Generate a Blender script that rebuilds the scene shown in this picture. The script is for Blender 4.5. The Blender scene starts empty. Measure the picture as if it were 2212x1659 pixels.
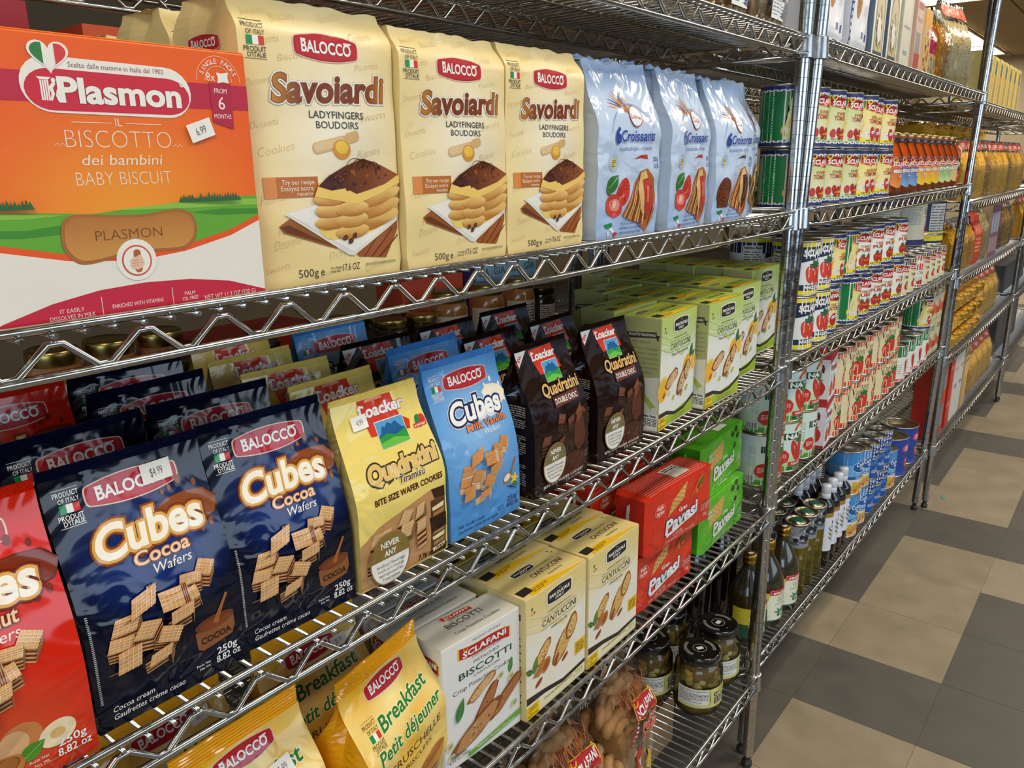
import bpy, bmesh, math, random
from mathutils import Vector, Matrix, noise
PI = math.pi
S = 0.0259                      # one shelf "inch" in metres
scene = bpy.context.scene
COL = scene.collection
# ---------------------------------------------------------------- camera
CX, CY, CZ = -61.796, -21.657, 53.691
YAW, PITCH, ROLL = math.radians(51.802), math.radians(15.433), math.radians(-0.612)
fw = Vector((math.sin(YAW)*math.cos(PITCH), math.cos(YAW)*math.cos(PITCH), -math.sin(PITCH)))
r0 = Vector((math.cos(YAW), -math.sin(YAW), 0)); u0 = r0.cross(fw)
rr = r0*math.cos(ROLL) + u0*math.sin(ROLL); uu = -r0*math.sin(ROLL) + u0*math.cos(ROLL)
cam = bpy.data.cameras.new('camera'); cam.sensor_width = 36.0; cam.lens = 1737.3/2212*36.0
cam.clip_start = 0.02; cam.clip_end = 60
cam.dof.use_dof = False
camo = bpy.data.objects.new('camera', cam); COL.objects.link(camo)
m = Matrix((rr, uu, -fw)).transposed().to_4x4(); m.translation = Vector((CX, CY, CZ))*S
camo.matrix_world = m
scene.camera = camo
# ---------------------------------------------------------------- daylight and exposure
world = bpy.data.worlds.new('daylight'); scene.world = world; world.use_nodes = True
wn = world.node_tree; wn.nodes.clear()
wo = wn.nodes.new('ShaderNodeOutputWorld'); wb = wn.nodes.new('ShaderNodeBackground')
wr = wn.nodes.new('ShaderNodeValToRGB'); wt = wn.nodes.new('ShaderNodeTexCoord'); wsx = wn.nodes.new('ShaderNodeSeparateXYZ')
wr.color_ramp.elements[0].position = 0.47; wr.color_ramp.elements[0].color = (0.10, 0.09, 0.08, 1)
wr.color_ramp.elements[1].position = 0.56; wr.color_ramp.elements[1].color = (0.55, 0.75, 1.0, 1)
wm = wn.nodes.new('ShaderNodeMath'); wm.operation = 'MULTIPLY_ADD'; wm.inputs[1].default_value = 0.5; wm.inputs[2].default_value = 0.5
wn.links.new(wt.outputs['Generated'], wsx.inputs[0]); wn.links.new(wsx.outputs['Z'], wm.inputs[0])
wn.links.new(wm.outputs[0], wr.inputs[0]); wn.links.new(wr.outputs[0], wb.inputs['Color'])
wb.inputs['Strength'].default_value = 0.40
wn.links.new(wb.outputs[0], wo.inputs[0])
vs = scene.view_settings
scene.display_settings.display_device = 'sRGB'
vs.view_transform = 'Standard'; vs.look = 'None'; vs.gamma = 1.0; vs.use_curve_mapping = False
vs.exposure = 0.18
LAMP = 15.0                      # ceiling fluorescents
WINDOW = 60.0                   # storefront daylight
def area_light(name, loc, target, sx, sy, power, color):
    l = bpy.data.lights.new(name, 'AREA'); l.shape = 'RECTANGLE'; l.size = sx*S; l.size_y = sy*S
    l.energy = power; l.color = color
    o = bpy.data.objects.new(name, l); COL.objects.link(o)
    o.location = Vector(loc)*S
    d = (Vector(target) - Vector(loc)).normalized()
    o.rotation_euler = d.to_track_quat('-Z', 'Y').to_euler()
    return o
# big shop windows behind and to the left of the photographer
area_light('storefront_daylight', (-230, -120, 60), (0, 0, 45), 120, 70, WINDOW, (0.62, 0.80, 1.0))
area_light('shop_window_daylight', (20, -190, 70), (20, 0, 40), 160, 60, WINDOW*0.8, (0.70, 0.85, 1.0))
# ---------------------------------------------------------------- colours, materials
def lin(h):
    if not isinstance(h, str): return tuple(h) if len(h) == 4 else (*h, 1.0)
    h = h.lstrip('#'); out = []
    for i in (0, 2, 4):
        c = int(h[i:i+2], 16)/255.0
        out.append(c/12.92 if c <= 0.04045 else ((c+0.055)/1.055)**2.4)
    return (*out, 1.0)
def mix(a, b, t):
    a = lin(a); b = lin(b); return tuple(a[i]+(b[i]-a[i])*t for i in range(4))
MATS = {}
def mat(name, rough=0.5, metal=0.0, spec=0.5, coat=0.0, coat_rough=0.05, bump=0.0, bscale=30.0, bdetail=3.0, bdist=0.002, distort=0.0, vary=0.0, vscale=20.0, col=None, emit=0.0, rvary=0.0):
    mm = bpy.data.materials.new(name); mm.use_nodes = True; nt = mm.node_tree; N = nt.nodes; L = nt.links
    b = N['Principled BSDF']
    if col is None:
        a = N.new('ShaderNodeAttribute'); a.attribute_name = 'Col'; src = a.outputs['Color']
    else:
        a = N.new('ShaderNodeRGB'); a.outputs[0].default_value = lin(col); src = a.outputs[0]
    tc = N.new('ShaderNodeTexCoord')
    if vary:
        nz = N.new('ShaderNodeTexNoise'); nz.inputs['Scale'].default_value = vscale; nz.inputs['Detail'].default_value = 4
        L.new(tc.outputs['Object'], nz.inputs['Vector'])
        mr = N.new('ShaderNodeMapRange'); mr.inputs[1].default_value = 0.3; mr.inputs[2].default_value = 0.7
        mr.inputs[3].default_value = 1-vary; mr.inputs[4].default_value = 1+vary
        L.new(nz.outputs[0], mr.inputs[0])
        mx = N.new('ShaderNodeMix'); mx.data_type = 'RGBA'; mx.blend_type = 'MULTIPLY'; mx.inputs[0].default_value = 1.0
        L.new(src, mx.inputs[6]); L.new(mr.outputs[0], mx.inputs[7]); src = mx.outputs[2]
        if rvary:
            m2 = N.new('ShaderNodeMapRange'); m2.inputs[1].default_value = 0.3; m2.inputs[2].default_value = 0.7
            m2.inputs[3].default_value = max(0.02, rough-rvary); m2.inputs[4].default_value = rough+rvary
            L.new(nz.outputs[0], m2.inputs[0]); L.new(m2.outputs[0], b.inputs['Roughness'])
    L.new(src, b.inputs['Base Color'])
    if not rvary: b.inputs['Roughness'].default_value = rough
    b.inputs['Metallic'].default_value = metal
    b.inputs['Specular IOR Level'].default_value = spec
    b.inputs['Coat Weight'].default_value = coat; b.inputs['Coat Roughness'].default_value = coat_rough
    if emit:
        L.new(src, b.inputs['Emission Color']); b.inputs['Emission Strength'].default_value = emit
    if bump:
        nb = N.new('ShaderNodeTexNoise'); nb.inputs['Scale'].default_value = bscale; nb.inputs['Detail'].default_value = bdetail
        nb.inputs['Distortion'].default_value = distort
        L.new(tc.outputs['Object'], nb.inputs['Vector'])
        bp = N.new('ShaderNodeBump'); bp.inputs['Strength'].default_value = bump; bp.inputs['Distance'].default_value = bdist
        L.new(nb.outputs[0], bp.inputs['Height']); L.new(bp.outputs[0], b.inputs['Normal'])
        if coat: L.new(bp.outputs[0], b.inputs['Coat Normal'])
    MATS[name] = mm; return mm
def glassmat(name, tint, rough=0.03, bump=0.0, bscale=30, ior=1.5, gl=1.0):
    mm = bpy.data.materials.new(name); mm.use_nodes = True; nt = mm.node_tree; N = nt.nodes; L = nt.links
    N.clear(); o = N.new('ShaderNodeOutputMaterial'); t = N.new('ShaderNodeBsdfTransparent'); g = N.new('ShaderNodeBsdfGlossy')
    t.inputs[0].default_value = lin(tint); g.inputs['Color'].default_value = (gl, gl, gl, 1); g.inputs['Roughness'].default_value = rough
    f = N.new('ShaderNodeFresnel'); f.inputs[0].default_value = ior; mx = N.new('ShaderNodeMixShader')
    L.new(f.outputs[0], mx.inputs[0]); L.new(t.outputs[0], mx.inputs[1]); L.new(g.outputs[0], mx.inputs[2]); L.new(mx.outputs[0], o.inputs[0])
    if bump:
        tc = N.new('ShaderNodeTexCoord'); nb = N.new('ShaderNodeTexNoise'); nb.inputs['Scale'].default_value = bscale; nb.inputs['Detail'].default_value = 2
        nb.inputs['Distortion'].default_value = 1.2
        L.new(tc.outputs['Object'], nb.inputs['Vector']); bp = N.new('ShaderNodeBump'); bp.inputs['Strength'].default_value = bump; bp.inputs['Distance'].default_value = 0.004
        L.new(nb.outputs[0], bp.inputs['Height']); L.new(bp.outputs[0], g.inputs['Normal']); L.new(bp.outputs[0], f.inputs['Normal'])
    MATS[name] = mm; return mm
mat('carton', rough=0.42, spec=0.4, bump=0.05, bscale=60, vary=0.02)
mat('paper', rough=0.7, spec=0.2)
mat('film', rough=0.12, spec=0.5, bump=0.8, bscale=16, bdetail=1.5, bdist=0.006, distort=1.8)
mat('satin_film', rough=0.36, spec=0.4, bump=0.35, bscale=18, bdetail=2.5, bdist=0.005, distort=1.0)
mat('chrome', rough=0.16, metal=1.0, vary=0.06, vscale=90, rvary=0.08)
mat('collar_metal', rough=0.26, metal=1.0, vary=0.08, vscale=60, rvary=0.08)
mat('tin', rough=0.28, metal=1.0)
mat('can_label', rough=0.38, spec=0.45)
mat('plastic', rough=0.35, spec=0.5)
mat('gloss', rough=0.12, spec=0.6, coat=0.5)
mat('food', rough=0.62, spec=0.25, bump=0.6, bscale=70, bdetail=4, bdist=0.003, vary=0.28, vscale=60)
mat('pasta', rough=0.5, spec=0.35, vary=0.12, vscale=50)
mat('cardboard', rough=0.8, spec=0.15, vary=0.08, vscale=40)
glassmat('glass', 'f2f5ee')
glassmat('oil_glass', 'f7f3dc')
glassmat('clear_film', 'fbfbfb', rough=0.10, bump=.7, bscale=28, ior=1.30)
# ---------------------------------------------------------------- mesh builder (works in inches)
class G:
    def __init__(s): s.v = []; s.f = []; s.c = []; s.mi = []; s.sm = []
    def add(s, vs, fs, col, mi=0, sm=False):
        b = len(s.v); s.v.extend(vs); multi = isinstance(col, list)
        if not multi: col = lin(col)
        for i, f in enumerate(fs):
            s.f.append([k+b for k in f]); s.c.append(col[i] if multi else col); s.mi.append(mi); s.sm.append(sm)
    def box(s, x0, y0, z0, x1, y1, z1, col, mi=0, bev=0.0):
        if bev <= 0:
            vs = [(x0,y0,z0),(x1,y0,z0),(x1,y1,z0),(x0,y1,z0),(x0,y0,z1),(x1,y0,z1),(x1,y1,z1),(x0,y1,z1)]
            s.add(vs, [(0,3,2,1),(4,5,6,7),(0,1,5,4),(1,2,6,5),(2,3,7,6),(3,0,4,7)], col, mi); return
        bm = bmesh.new(); bmesh.ops.create_cube(bm, size=1.0)
        for v in bm.verts: v.co = Vector(((x0+x1)/2+v.co.x*(x1-x0), (y0+y1)/2+v.co.y*(y1-y0), (z0+z1)/2+v.co.z*(z1-z0)))
        bmesh.ops.bevel(bm, geom=list(bm.edges), offset=bev, segments=2, affect='EDGES', profile=0.5)
        bm.verts.index_update()
        s.add([tuple(v.co) for v in bm.verts], [[v.index for v in f.verts] for f in bm.faces], col, mi); bm.free()
    def tube(s, pts, r, n=8, col='c0c0c0', mi=0, cap=True, closed=False):
        P = [Vector(p) for p in pts]; k = len(P); vs = []; fs = []
        T = []
        for i in range(k):
            a = P[i-1] if (i > 0 or closed) else P[i]; b = P[(i+1) % k] if (i < k-1 or closed) else P[i]
            T.append((b-a).normalized())
        up = Vector((0,0,1)) if abs(T[0].z) < 0.9 else Vector((1,0,0))
        x = T[0].cross(up).normalized(); prev = T[0]
        for i in range(k):
            q = prev.rotation_difference(T[i]); x = (q @ x); x = (x - T[i]*x.dot(T[i])).normalized(); y = T[i].cross(x); prev = T[i]
            rad = r[i] if isinstance(r, (list, tuple)) else r
            for j in range(n):
                a = 2*PI*j/n; vs.append(tuple(P[i] + x*(math.cos(a)*rad) + y*(math.sin(a)*rad)))
        for i in range(k if closed else k-1):
            i2 = (i+1) % k
            for j in range(n): fs.append((i*n+j, i*n+(j+1) % n, i2*n+(j+1) % n, i2*n+j))
        s.add(vs, fs, col, mi, True)
        if cap and not closed:
            b = len(s.v)-len(vs)
            for ring, rev in ((0, True), (k-1, False)):
                idx = [b+ring*n+j for j in range(n)]
                if rev: idx.reverse()
                s.f.append(idx); s.c.append(lin(col)); s.mi.append(mi); s.sm.append(False)
    def lathe(s, prof, n=28, col='c0c0c0', mi=0, cx=0, cy=0, cap0=False, cap1=False, a0=0.0, a1=2*PI, sm=True):
        # prof: list of (r, z) or (r, z, colour) from bottom to top
        full = abs(a1-a0-2*PI) < 1e-6; m = n if full else n+1; vs = []; fs = []; cs = []
        for p in prof:
            for j in range(m):
                a = a0+(a1-a0)*j/n; vs.append((cx+p[0]*math.cos(a), cy+p[0]*math.sin(a), p[1]))
        for i in range(len(prof)-1):
            c = lin(prof[i][2] if len(prof[i]) > 2 else col)
            for j in range(n):
                j2 = (j+1) % m; fs.append((i*m+j, i*m+j2, (i+1)*m+j2, (i+1)*m+j)); cs.append(c)
        s.add(vs, fs, cs, mi, sm)
        b = len(s.v)-len(vs)
        if cap0: s.f.append([b+j for j in range(m)][::-1]); s.c.append(lin(prof[0][2] if len(prof[0]) > 2 else col)); s.mi.append(mi); s.sm.append(False)
        if cap1: s.f.append([b+(len(prof)-1)*m+j for j in range(m)]); s.c.append(lin(prof[-1][2] if len(prof[-1]) > 2 else col)); s.mi.append(mi); s.sm.append(False)
    def blob(s, c, r, col, seed=0, amp=0.25, sub=2, mi=0, freq=1.0):
        bm = bmesh.new(); bmesh.ops.create_icosphere(bm, subdivisions=sub, radius=1.0)
        vs = []
        for v in bm.verts:
            d = 1+amp*noise.noise(v.co*1.3*freq+Vector((seed*7.1, seed*3.3, seed)))
            vs.append((c[0]+v.co.x*r[0]*d, c[1]+v.co.y*r[1]*d, c[2]+v.co.z*r[2]*d))
        bm.verts.index_update()
        s.add(vs, [[v.index for v in f.verts] for f in bm.faces], col, mi, True); bm.free()
    def mesh(s, name, mats):
        me = bpy.data.meshes.new(name)
        me.from_pydata([(a*S, b*S, c*S) for a, b, c in s.v], [], s.f)
        for mm in mats: me.materials.append(MATS[mm])
        ca = me.color_attributes.new('Col', 'FLOAT_COLOR', 'CORNER'); buf = []
        for f, c in zip(s.f, s.c):
            if isinstance(c, list):
                for cc in c: buf.extend(cc)
            else: buf.extend(c*len(f))
        ca.data.foreach_set('color', buf)
        me.polygons.foreach_set('material_index', s.mi); me.polygons.foreach_set('use_smooth', s.sm)
        me.update(); return me
def obj(name, me, parent=None, loc=(0,0,0), rot=0.0):
    o = bpy.data.objects.new(name, me); COL.objects.link(o); o.location = Vector(loc)*S
    o.rotation_euler = rot if isinstance(rot, (tuple, list)) else (0, 0, rot)
    if parent: o.parent = parent
    return o
def tag(o, label=None, cat=None, group=None, kind=None):
    if label: o['label'] = label
    if cat: o['category'] = cat
    if group: o['group'] = group
    if kind: o['kind'] = kind
    return o
YOFF = 0.0
class Proto:                                       # a product: named parts sharing mesh data between its copies
    def __init__(s, name, cat, parts, single=False): s.name = name; s.cat = cat; s.parts = parts; s.single = single
    def place(s, x, y, z, rot=0.0, label='', group=None, tilt=0.0, tilty=0.0, skip=(), extra=(), tie=True, scale=None):
        r = bpy.data.objects.new(s.name, s.parts[0][1] if s.single else None); COL.objects.link(r)
        r.location = Vector((x, y+YOFF, z))*S; r.rotation_euler = (tilt, tilty, rot)
        if not s.single: r.empty_display_size = 0.02
        if scale: r.scale = scale
        tag(r, label, s.cat, group)
        for p in list(s.parts[1 if s.single else 0:])+list(extra):
            if p[0] in skip: continue
            o = bpy.data.objects.new(p[0], p[1]); COL.objects.link(o); o.parent = r
            if len(p) > 2 and p[2]: tag(o, kind=p[2])
            if len(p) > 3:
                for q in p[3]:
                    o2 = bpy.data.objects.new(q[0], q[1]); COL.objects.link(o2); o2.parent = o
        return r
def struct(name, me, loc=(0,0,0)):
    o = obj(name, me, None, loc); o['kind'] = 'structure'; return o
# ---------------------------------------------------------------- the room
def floor_mesh():
    g = G(); T = 11.72; X0 = 0.4; Y0 = 0.03
    tan = ['988b74', '958871', '9a8d76', '938670']; drk = ['5a5650', '57534d', '5d5952', '58544e']
    rnd = random.Random(4)
    for k in range(-14, 44):
        for j in range(-14, 9):
            if j == -1: dark = k % 4 == 1
            elif j == 0: dark = k % 4 != 2
            elif j == -2: dark = k % 4 != 0
            elif j % 2: dark = (k+j) % 4 == 1
            else: dark = (k+j) % 4 != 1
            c = rnd.choice(drk if dark else tan); e = 0.018
            x0 = X0+T*k+e; x1 = X0+T*(k+1)-e; y0 = Y0+T*j+e; y1 = Y0+T*(j+1)-e
            g.add([(x0,y0,0),(x1,y0,0),(x1,y1,0),(x0,y1,0)], [(0,1,2,3)], c)
    xa, xb, ya, yb = X0-14*T, X0+44*T, Y0-14*T, Y0+9*T
    g.add([(xa,ya,-.06),(xb,ya,-.06),(xb,yb,-.06),(xa,yb,-.06)], [(0,1,2,3)], '4a4238')
    g.box(xa, ya, -3, xb, yb, -.07, '4a4238')
    return g.mesh('floor', ['floor_vinyl'])
mat('floor_vinyl', rough=0.5, spec=0.35, vary=0.13, vscale=9, bump=0.08, bscale=120, rvary=0.06)
struct('floor', floor_mesh())
mat('ceiling_board', rough=0.9, spec=0.1, vary=0.05, vscale=60, bump=0.2, bscale=300)
def ceiling_mesh():
    g = G(); z = 110.0; T = 23.6
    for k in range(-10, 24):
        for j in range(-7, 6):
            x0 = 16+T*k; y0 = 9.3+T*j; e = 0.35
            g.box(x0+e, y0+e, z, x0+T-e, y0+T-e, z+.8, 'b3a080')
    g.box(16-10*T, 9.3-7*T, z+.3, 16+24*T, 9.3+6*T, z+2, '6b5a40')
    return g.mesh('ceiling', ['ceiling_board'])
struct('ceiling', ceiling_mesh())
mat('wall_paint', rough=0.8, spec=0.2, vary=0.04, vscale=6)
g = G(); g.box(-164, 104, 0, 515, 108, 110, '6e6250'); struct('wall_back', g.mesh('wall_back', ['wall_paint']))
g = G(); g.box(510, -160, 0, 515, 104, 110, 'b0a48c'); struct('wall_right', g.mesh('wall_right', ['wall_paint']))
# fluorescent troffers: a warm row over the aisle and one over the next aisle
mat('lamp_diffuser', rough=0.4, col='fff3de', emit=LAMP)
mat('lamp_frame', rough=0.4, col='8a7a5c')
def troffer(w, d):
    f = G(); h = 0.9
    for a in ((0,0,w,1.1), (0,d-1.1,w,d), (0,0,1.1,d), (w-1.1,0,w,d)): f.box(a[0]-w/2, a[1]-d/2, -h, a[2]-w/2, a[3]-d/2, 0, 'c9bfa6')
    p = G(); n = int(w/2.4)
    for i in range(n):
        x0 = -w/2+1.1+(w-2.2)*i/n; x1 = -w/2+1.1+(w-2.2)*(i+1)/n
        p.add([(x0,-d/2+1.1,-.55),(x1-.2,-d/2+1.1,-.65),(x1-.2,d/2-1.1,-.65),(x0,d/2-1.1,-.55)], [(0,3,2,1)], 'ffffff')
        p.add([(x1-.2,-d/2+1.1,-.65),(x1,-d/2+1.1,-.55),(x1,d/2-1.1,-.55),(x1-.2,d/2-1.1,-.65)], [(0,3,2,1)], 'ffffff')
    return Proto('ceiling_light', 'light', [('lamp_frame', f.mesh('lamp_frame', ['lamp_frame'])), ('diffuser', p.mesh('diffuser', ['lamp_diffuser']))])
TR = troffer(46.5, 22.8)
ords = ['nearest', 'second', 'third', 'fourth', 'fifth', 'sixth', 'seventh', 'eighth', 'ninth', 'tenth', 'eleventh', 'twelfth']
for i in range(5):
    TR.place(-92+94*i, -36, 109.6, label=f'{ords[i]} recessed fluorescent light in the row above the aisle', group='lights above the aisle')
for i in range(4):
    TR.place(322+47.2*i, 68, 109.6, label=f'glowing fluorescent ceiling light above the top shelf, {ords[i]} in its row', group='lights above the next aisle')
TR.place(273, 48, 109.6, label='fluorescent ceiling light cut off by the top edge of the photo', group='lights above the next aisle')
# ---------------------------------------------------------------- chrome wire shelving
PITCH_W = 0.783
def sagf(x, L, s): return -4*s*(x/L)*(1-x/L)
def shelf_parts(L, D, sag, tag_):
    """rim (part) plus deck wires, zigzag trusses and corner collars (sub-parts); z = 0 is the collar top"""
    C = 'b9b7b2'
    rim = G(); n = 24
    for y in (-.42, D+.42):
        rim.tube([(L*(.006+.988*i/n), y, -.15+sagf(L*i/n, L, sag)) for i in range(n+1)], .135, 10, C)
        low = []
        for i in range(n+1):
            x = L*(.006+.988*i/n); z = -1.40+sagf(x, L, sag)
            if i == 0 or i == n: z += .16
            low.append((x, y, z))
        rim.tube(low, .135, 10, C)
    for x in (-.12, L+.12):
        rim.tube([(x, .5, -.15), (x, D-.5, -.15)], .135, 10, C); rim.tube([(x, .5, -1.40), (x, D-.5, -1.40)], .135, 10, C)
    dk = G(); k = int((L-2.2)/PITCH_W); x0 = (L-(k-1)*PITCH_W)/2
    for i in range(k):
        x = x0+i*PITCH_W; z = -.36+sagf(x, L, sag)
        dk.tube([(x, -.62, z), (x, D+.62, z)], .075, 6, C)
    for y in (D*.27, D*.73): dk.tube([(1, y, -.50+sagf(1, L, sag)), (L/2, y, -.50-sag), (L-1, y, -.50)], .10, 6, C)
    zz = G()
    def wave(a, b, n, axis, off, zt=-.52, zb=-1.32, r=.105, sg=True):
        pts = []
        for i in range(2*n+1):
            t = a+(b-a)*i/(2*n)
            z = zt if i % 2 == 0 else zb
            e = (b-a)/(2*n)*.16
            for dt in ((-e, e) if 0 < i < 2*n else (0,)):
                tt = t+dt; zz_ = z-(0.045 if i % 2 == 0 else -0.045)
                if axis == 'x': pts.append((tt, off, zz_+(sagf(tt, L, sag) if sg else 0)))
                else: pts.append((off, tt, zz_))
        zz.tube(pts, r, 8, C)
    m_ = int((k-1)/3)
    xs = x0+((k-1)-3*m_)/2*PITCH_W
    for y in (-.42, D+.42): wave(xs, xs+3*m_*PITCH_W, m_, 'x', y)
    wave(xs, xs+3*m_*PITCH_W, m_, 'x', D*.5, zt=-.48, r=.09)
    zz.tube([(1, D*.5, -1.38), (L/2, D*.5, -1.38-sag), (L-1, D*.5, -1.38)], .12, 8, C)
    zz.tube([(1, D*.5, -.46), (L/2, D*.5, -.46-sag), (L-1, D*.5, -.46)], .10, 8, C)
    for x in (-.12, L+.12): wave(.9, D-.9, 7, 'y', x)
    col = G()
    col.lathe([(.73,-1.52),(.66,-.03)], 28, 'c2c2c0'); col.lathe([(.52,-1.56),(.71,-1.56),(.73,-1.52)], 28, 'a8a8a6'); col.lathe([(.66,-.03),(.64,0),(.49,0)], 28, 'c2c2c0')
    nm = 'shelf'
    return (rim.mesh(nm, ['chrome']), dk.mesh('deck_wires', ['chrome']), zz.mesh('zigzag_truss', ['chrome']), col.mesh('collar', ['collar_metal']))
def post_mesh(h):
    g = G(); z = 1.2
    while z < h-1.0:                                   # straight tube with a fine turned groove every inch
        g.lathe([(.487, z+.035), (.487, z+.985)], 24, 'c4c4c2'); g.lathe([(.487, z), (.474, z+.012), (.474, z+.023), (.487, z+.035)], 24, '8a8a88', sm=False); z += .985
    g.lathe([(.487, z), (.487, h-.04)], 24, 'c4c4c2'); g.lathe([(.487, h-.04), (.45, h)], 24, 'c4c4c2', cap1=True)
    f = G(); f.lathe([(.46,0),(.48,.12),(.46,.5),(.30,.6),(.30,1.1),(.46,1.22)], 18, '2a2724', cap0=True)
    return g.mesh('post', ['chrome']), f.mesh('levelling_foot', ['plastic'])
POST = post_mesh(74.1); POST_FOOT = POST[1]
SHELFCACHE = {}
def shelving(x0, L, D, heights, label, ylean=(0, 0), y0=0.0, sags=None, xo=0.0, posttop=None, group='chrome wire shelving units'):
    root = bpy.data.objects.new('wire_shelving_unit', None); COL.objects.link(root); root.location = Vector((x0, y0, 0))*S
    tag(root, label, 'shelving unit', group)
    lean = math.atan2(ylean[1]-ylean[0], 62.0)
    for x in (0, L):
        for y in (0, D):
            p = obj('post', POST[0], root, (x, y+ylean[0], 0), (-lean*-1 if False else lean*-1*-1, 0, 0))
            p.rotation_euler = (-lean, 0, 0)
            obj('levelling_foot', POST_FOOT, p)
    for i, h in enumerate(heights):
        s = (sags or {}).get(i, 0.08); key = (L, D, s)
        if key not in SHELFCACHE: SHELFCACHE[key] = shelf_parts(L, D, s, 'x')
        rim, dk, zz, cl = SHELFCACHE[key]
        yo = ylean[0]+(ylean[1]-ylean[0])*h/62.0
        r = obj('shelf', rim, root, (0, yo, h))
        obj('deck_wires', dk, r); obj('zigzag_truss', zz, r)
        for x in (0, L):
            for y in (0, D): obj('collar', cl, r, (x, y, 0))
    return root
D1 = 17.4
H1 = [62.2, 50.05, 37.9, 25.8, 9.75]            # collar heights of the near unit
H2 = [62.2, 50.1, 38.1, 26.6, 10.2]
H3 = [61.3, 47.6, 36.6, 24.6, 10.4]
shelving(-71.5, 71.5, D1, H1, 'nearest chrome wire shelving unit, loaded with biscuit bags and boxes', sags={2: .26, 1: .10, 3: .22})
shelving(1.45, 68.3, D1, H2, 'middle chrome wire shelving unit, loaded with tomato cans and sauce jars', ylean=(1.1, -0.55))
shelving(71.6, 72.4, D1, H3, 'far chrome wire shelving unit, loaded with bags of pasta')
shelving(145.6, 71.0, D1, [61.3, 47.6, 36.6, 24.6, 10.4], 'farthest chrome wire shelving unit, at the end of the row')
shelving(-71.5, 71.5, 15.0, [66.0, 52.4, 39.6, 25.0, 10.0], 'chrome wire shelving unit standing back to back with the nearest one', y0=19.6)
shelving(1.45, 68.3, 15.0, [62.2, 51.0, 39.6, 25.0, 10.0], 'chrome wire shelving unit standing back to back with the middle one', y0=20.2)
def yl2(z): return 1.1-1.65*z/62.0
DECK = -.245                                    # goods stand on the deck wires, this far below the collar top
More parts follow.
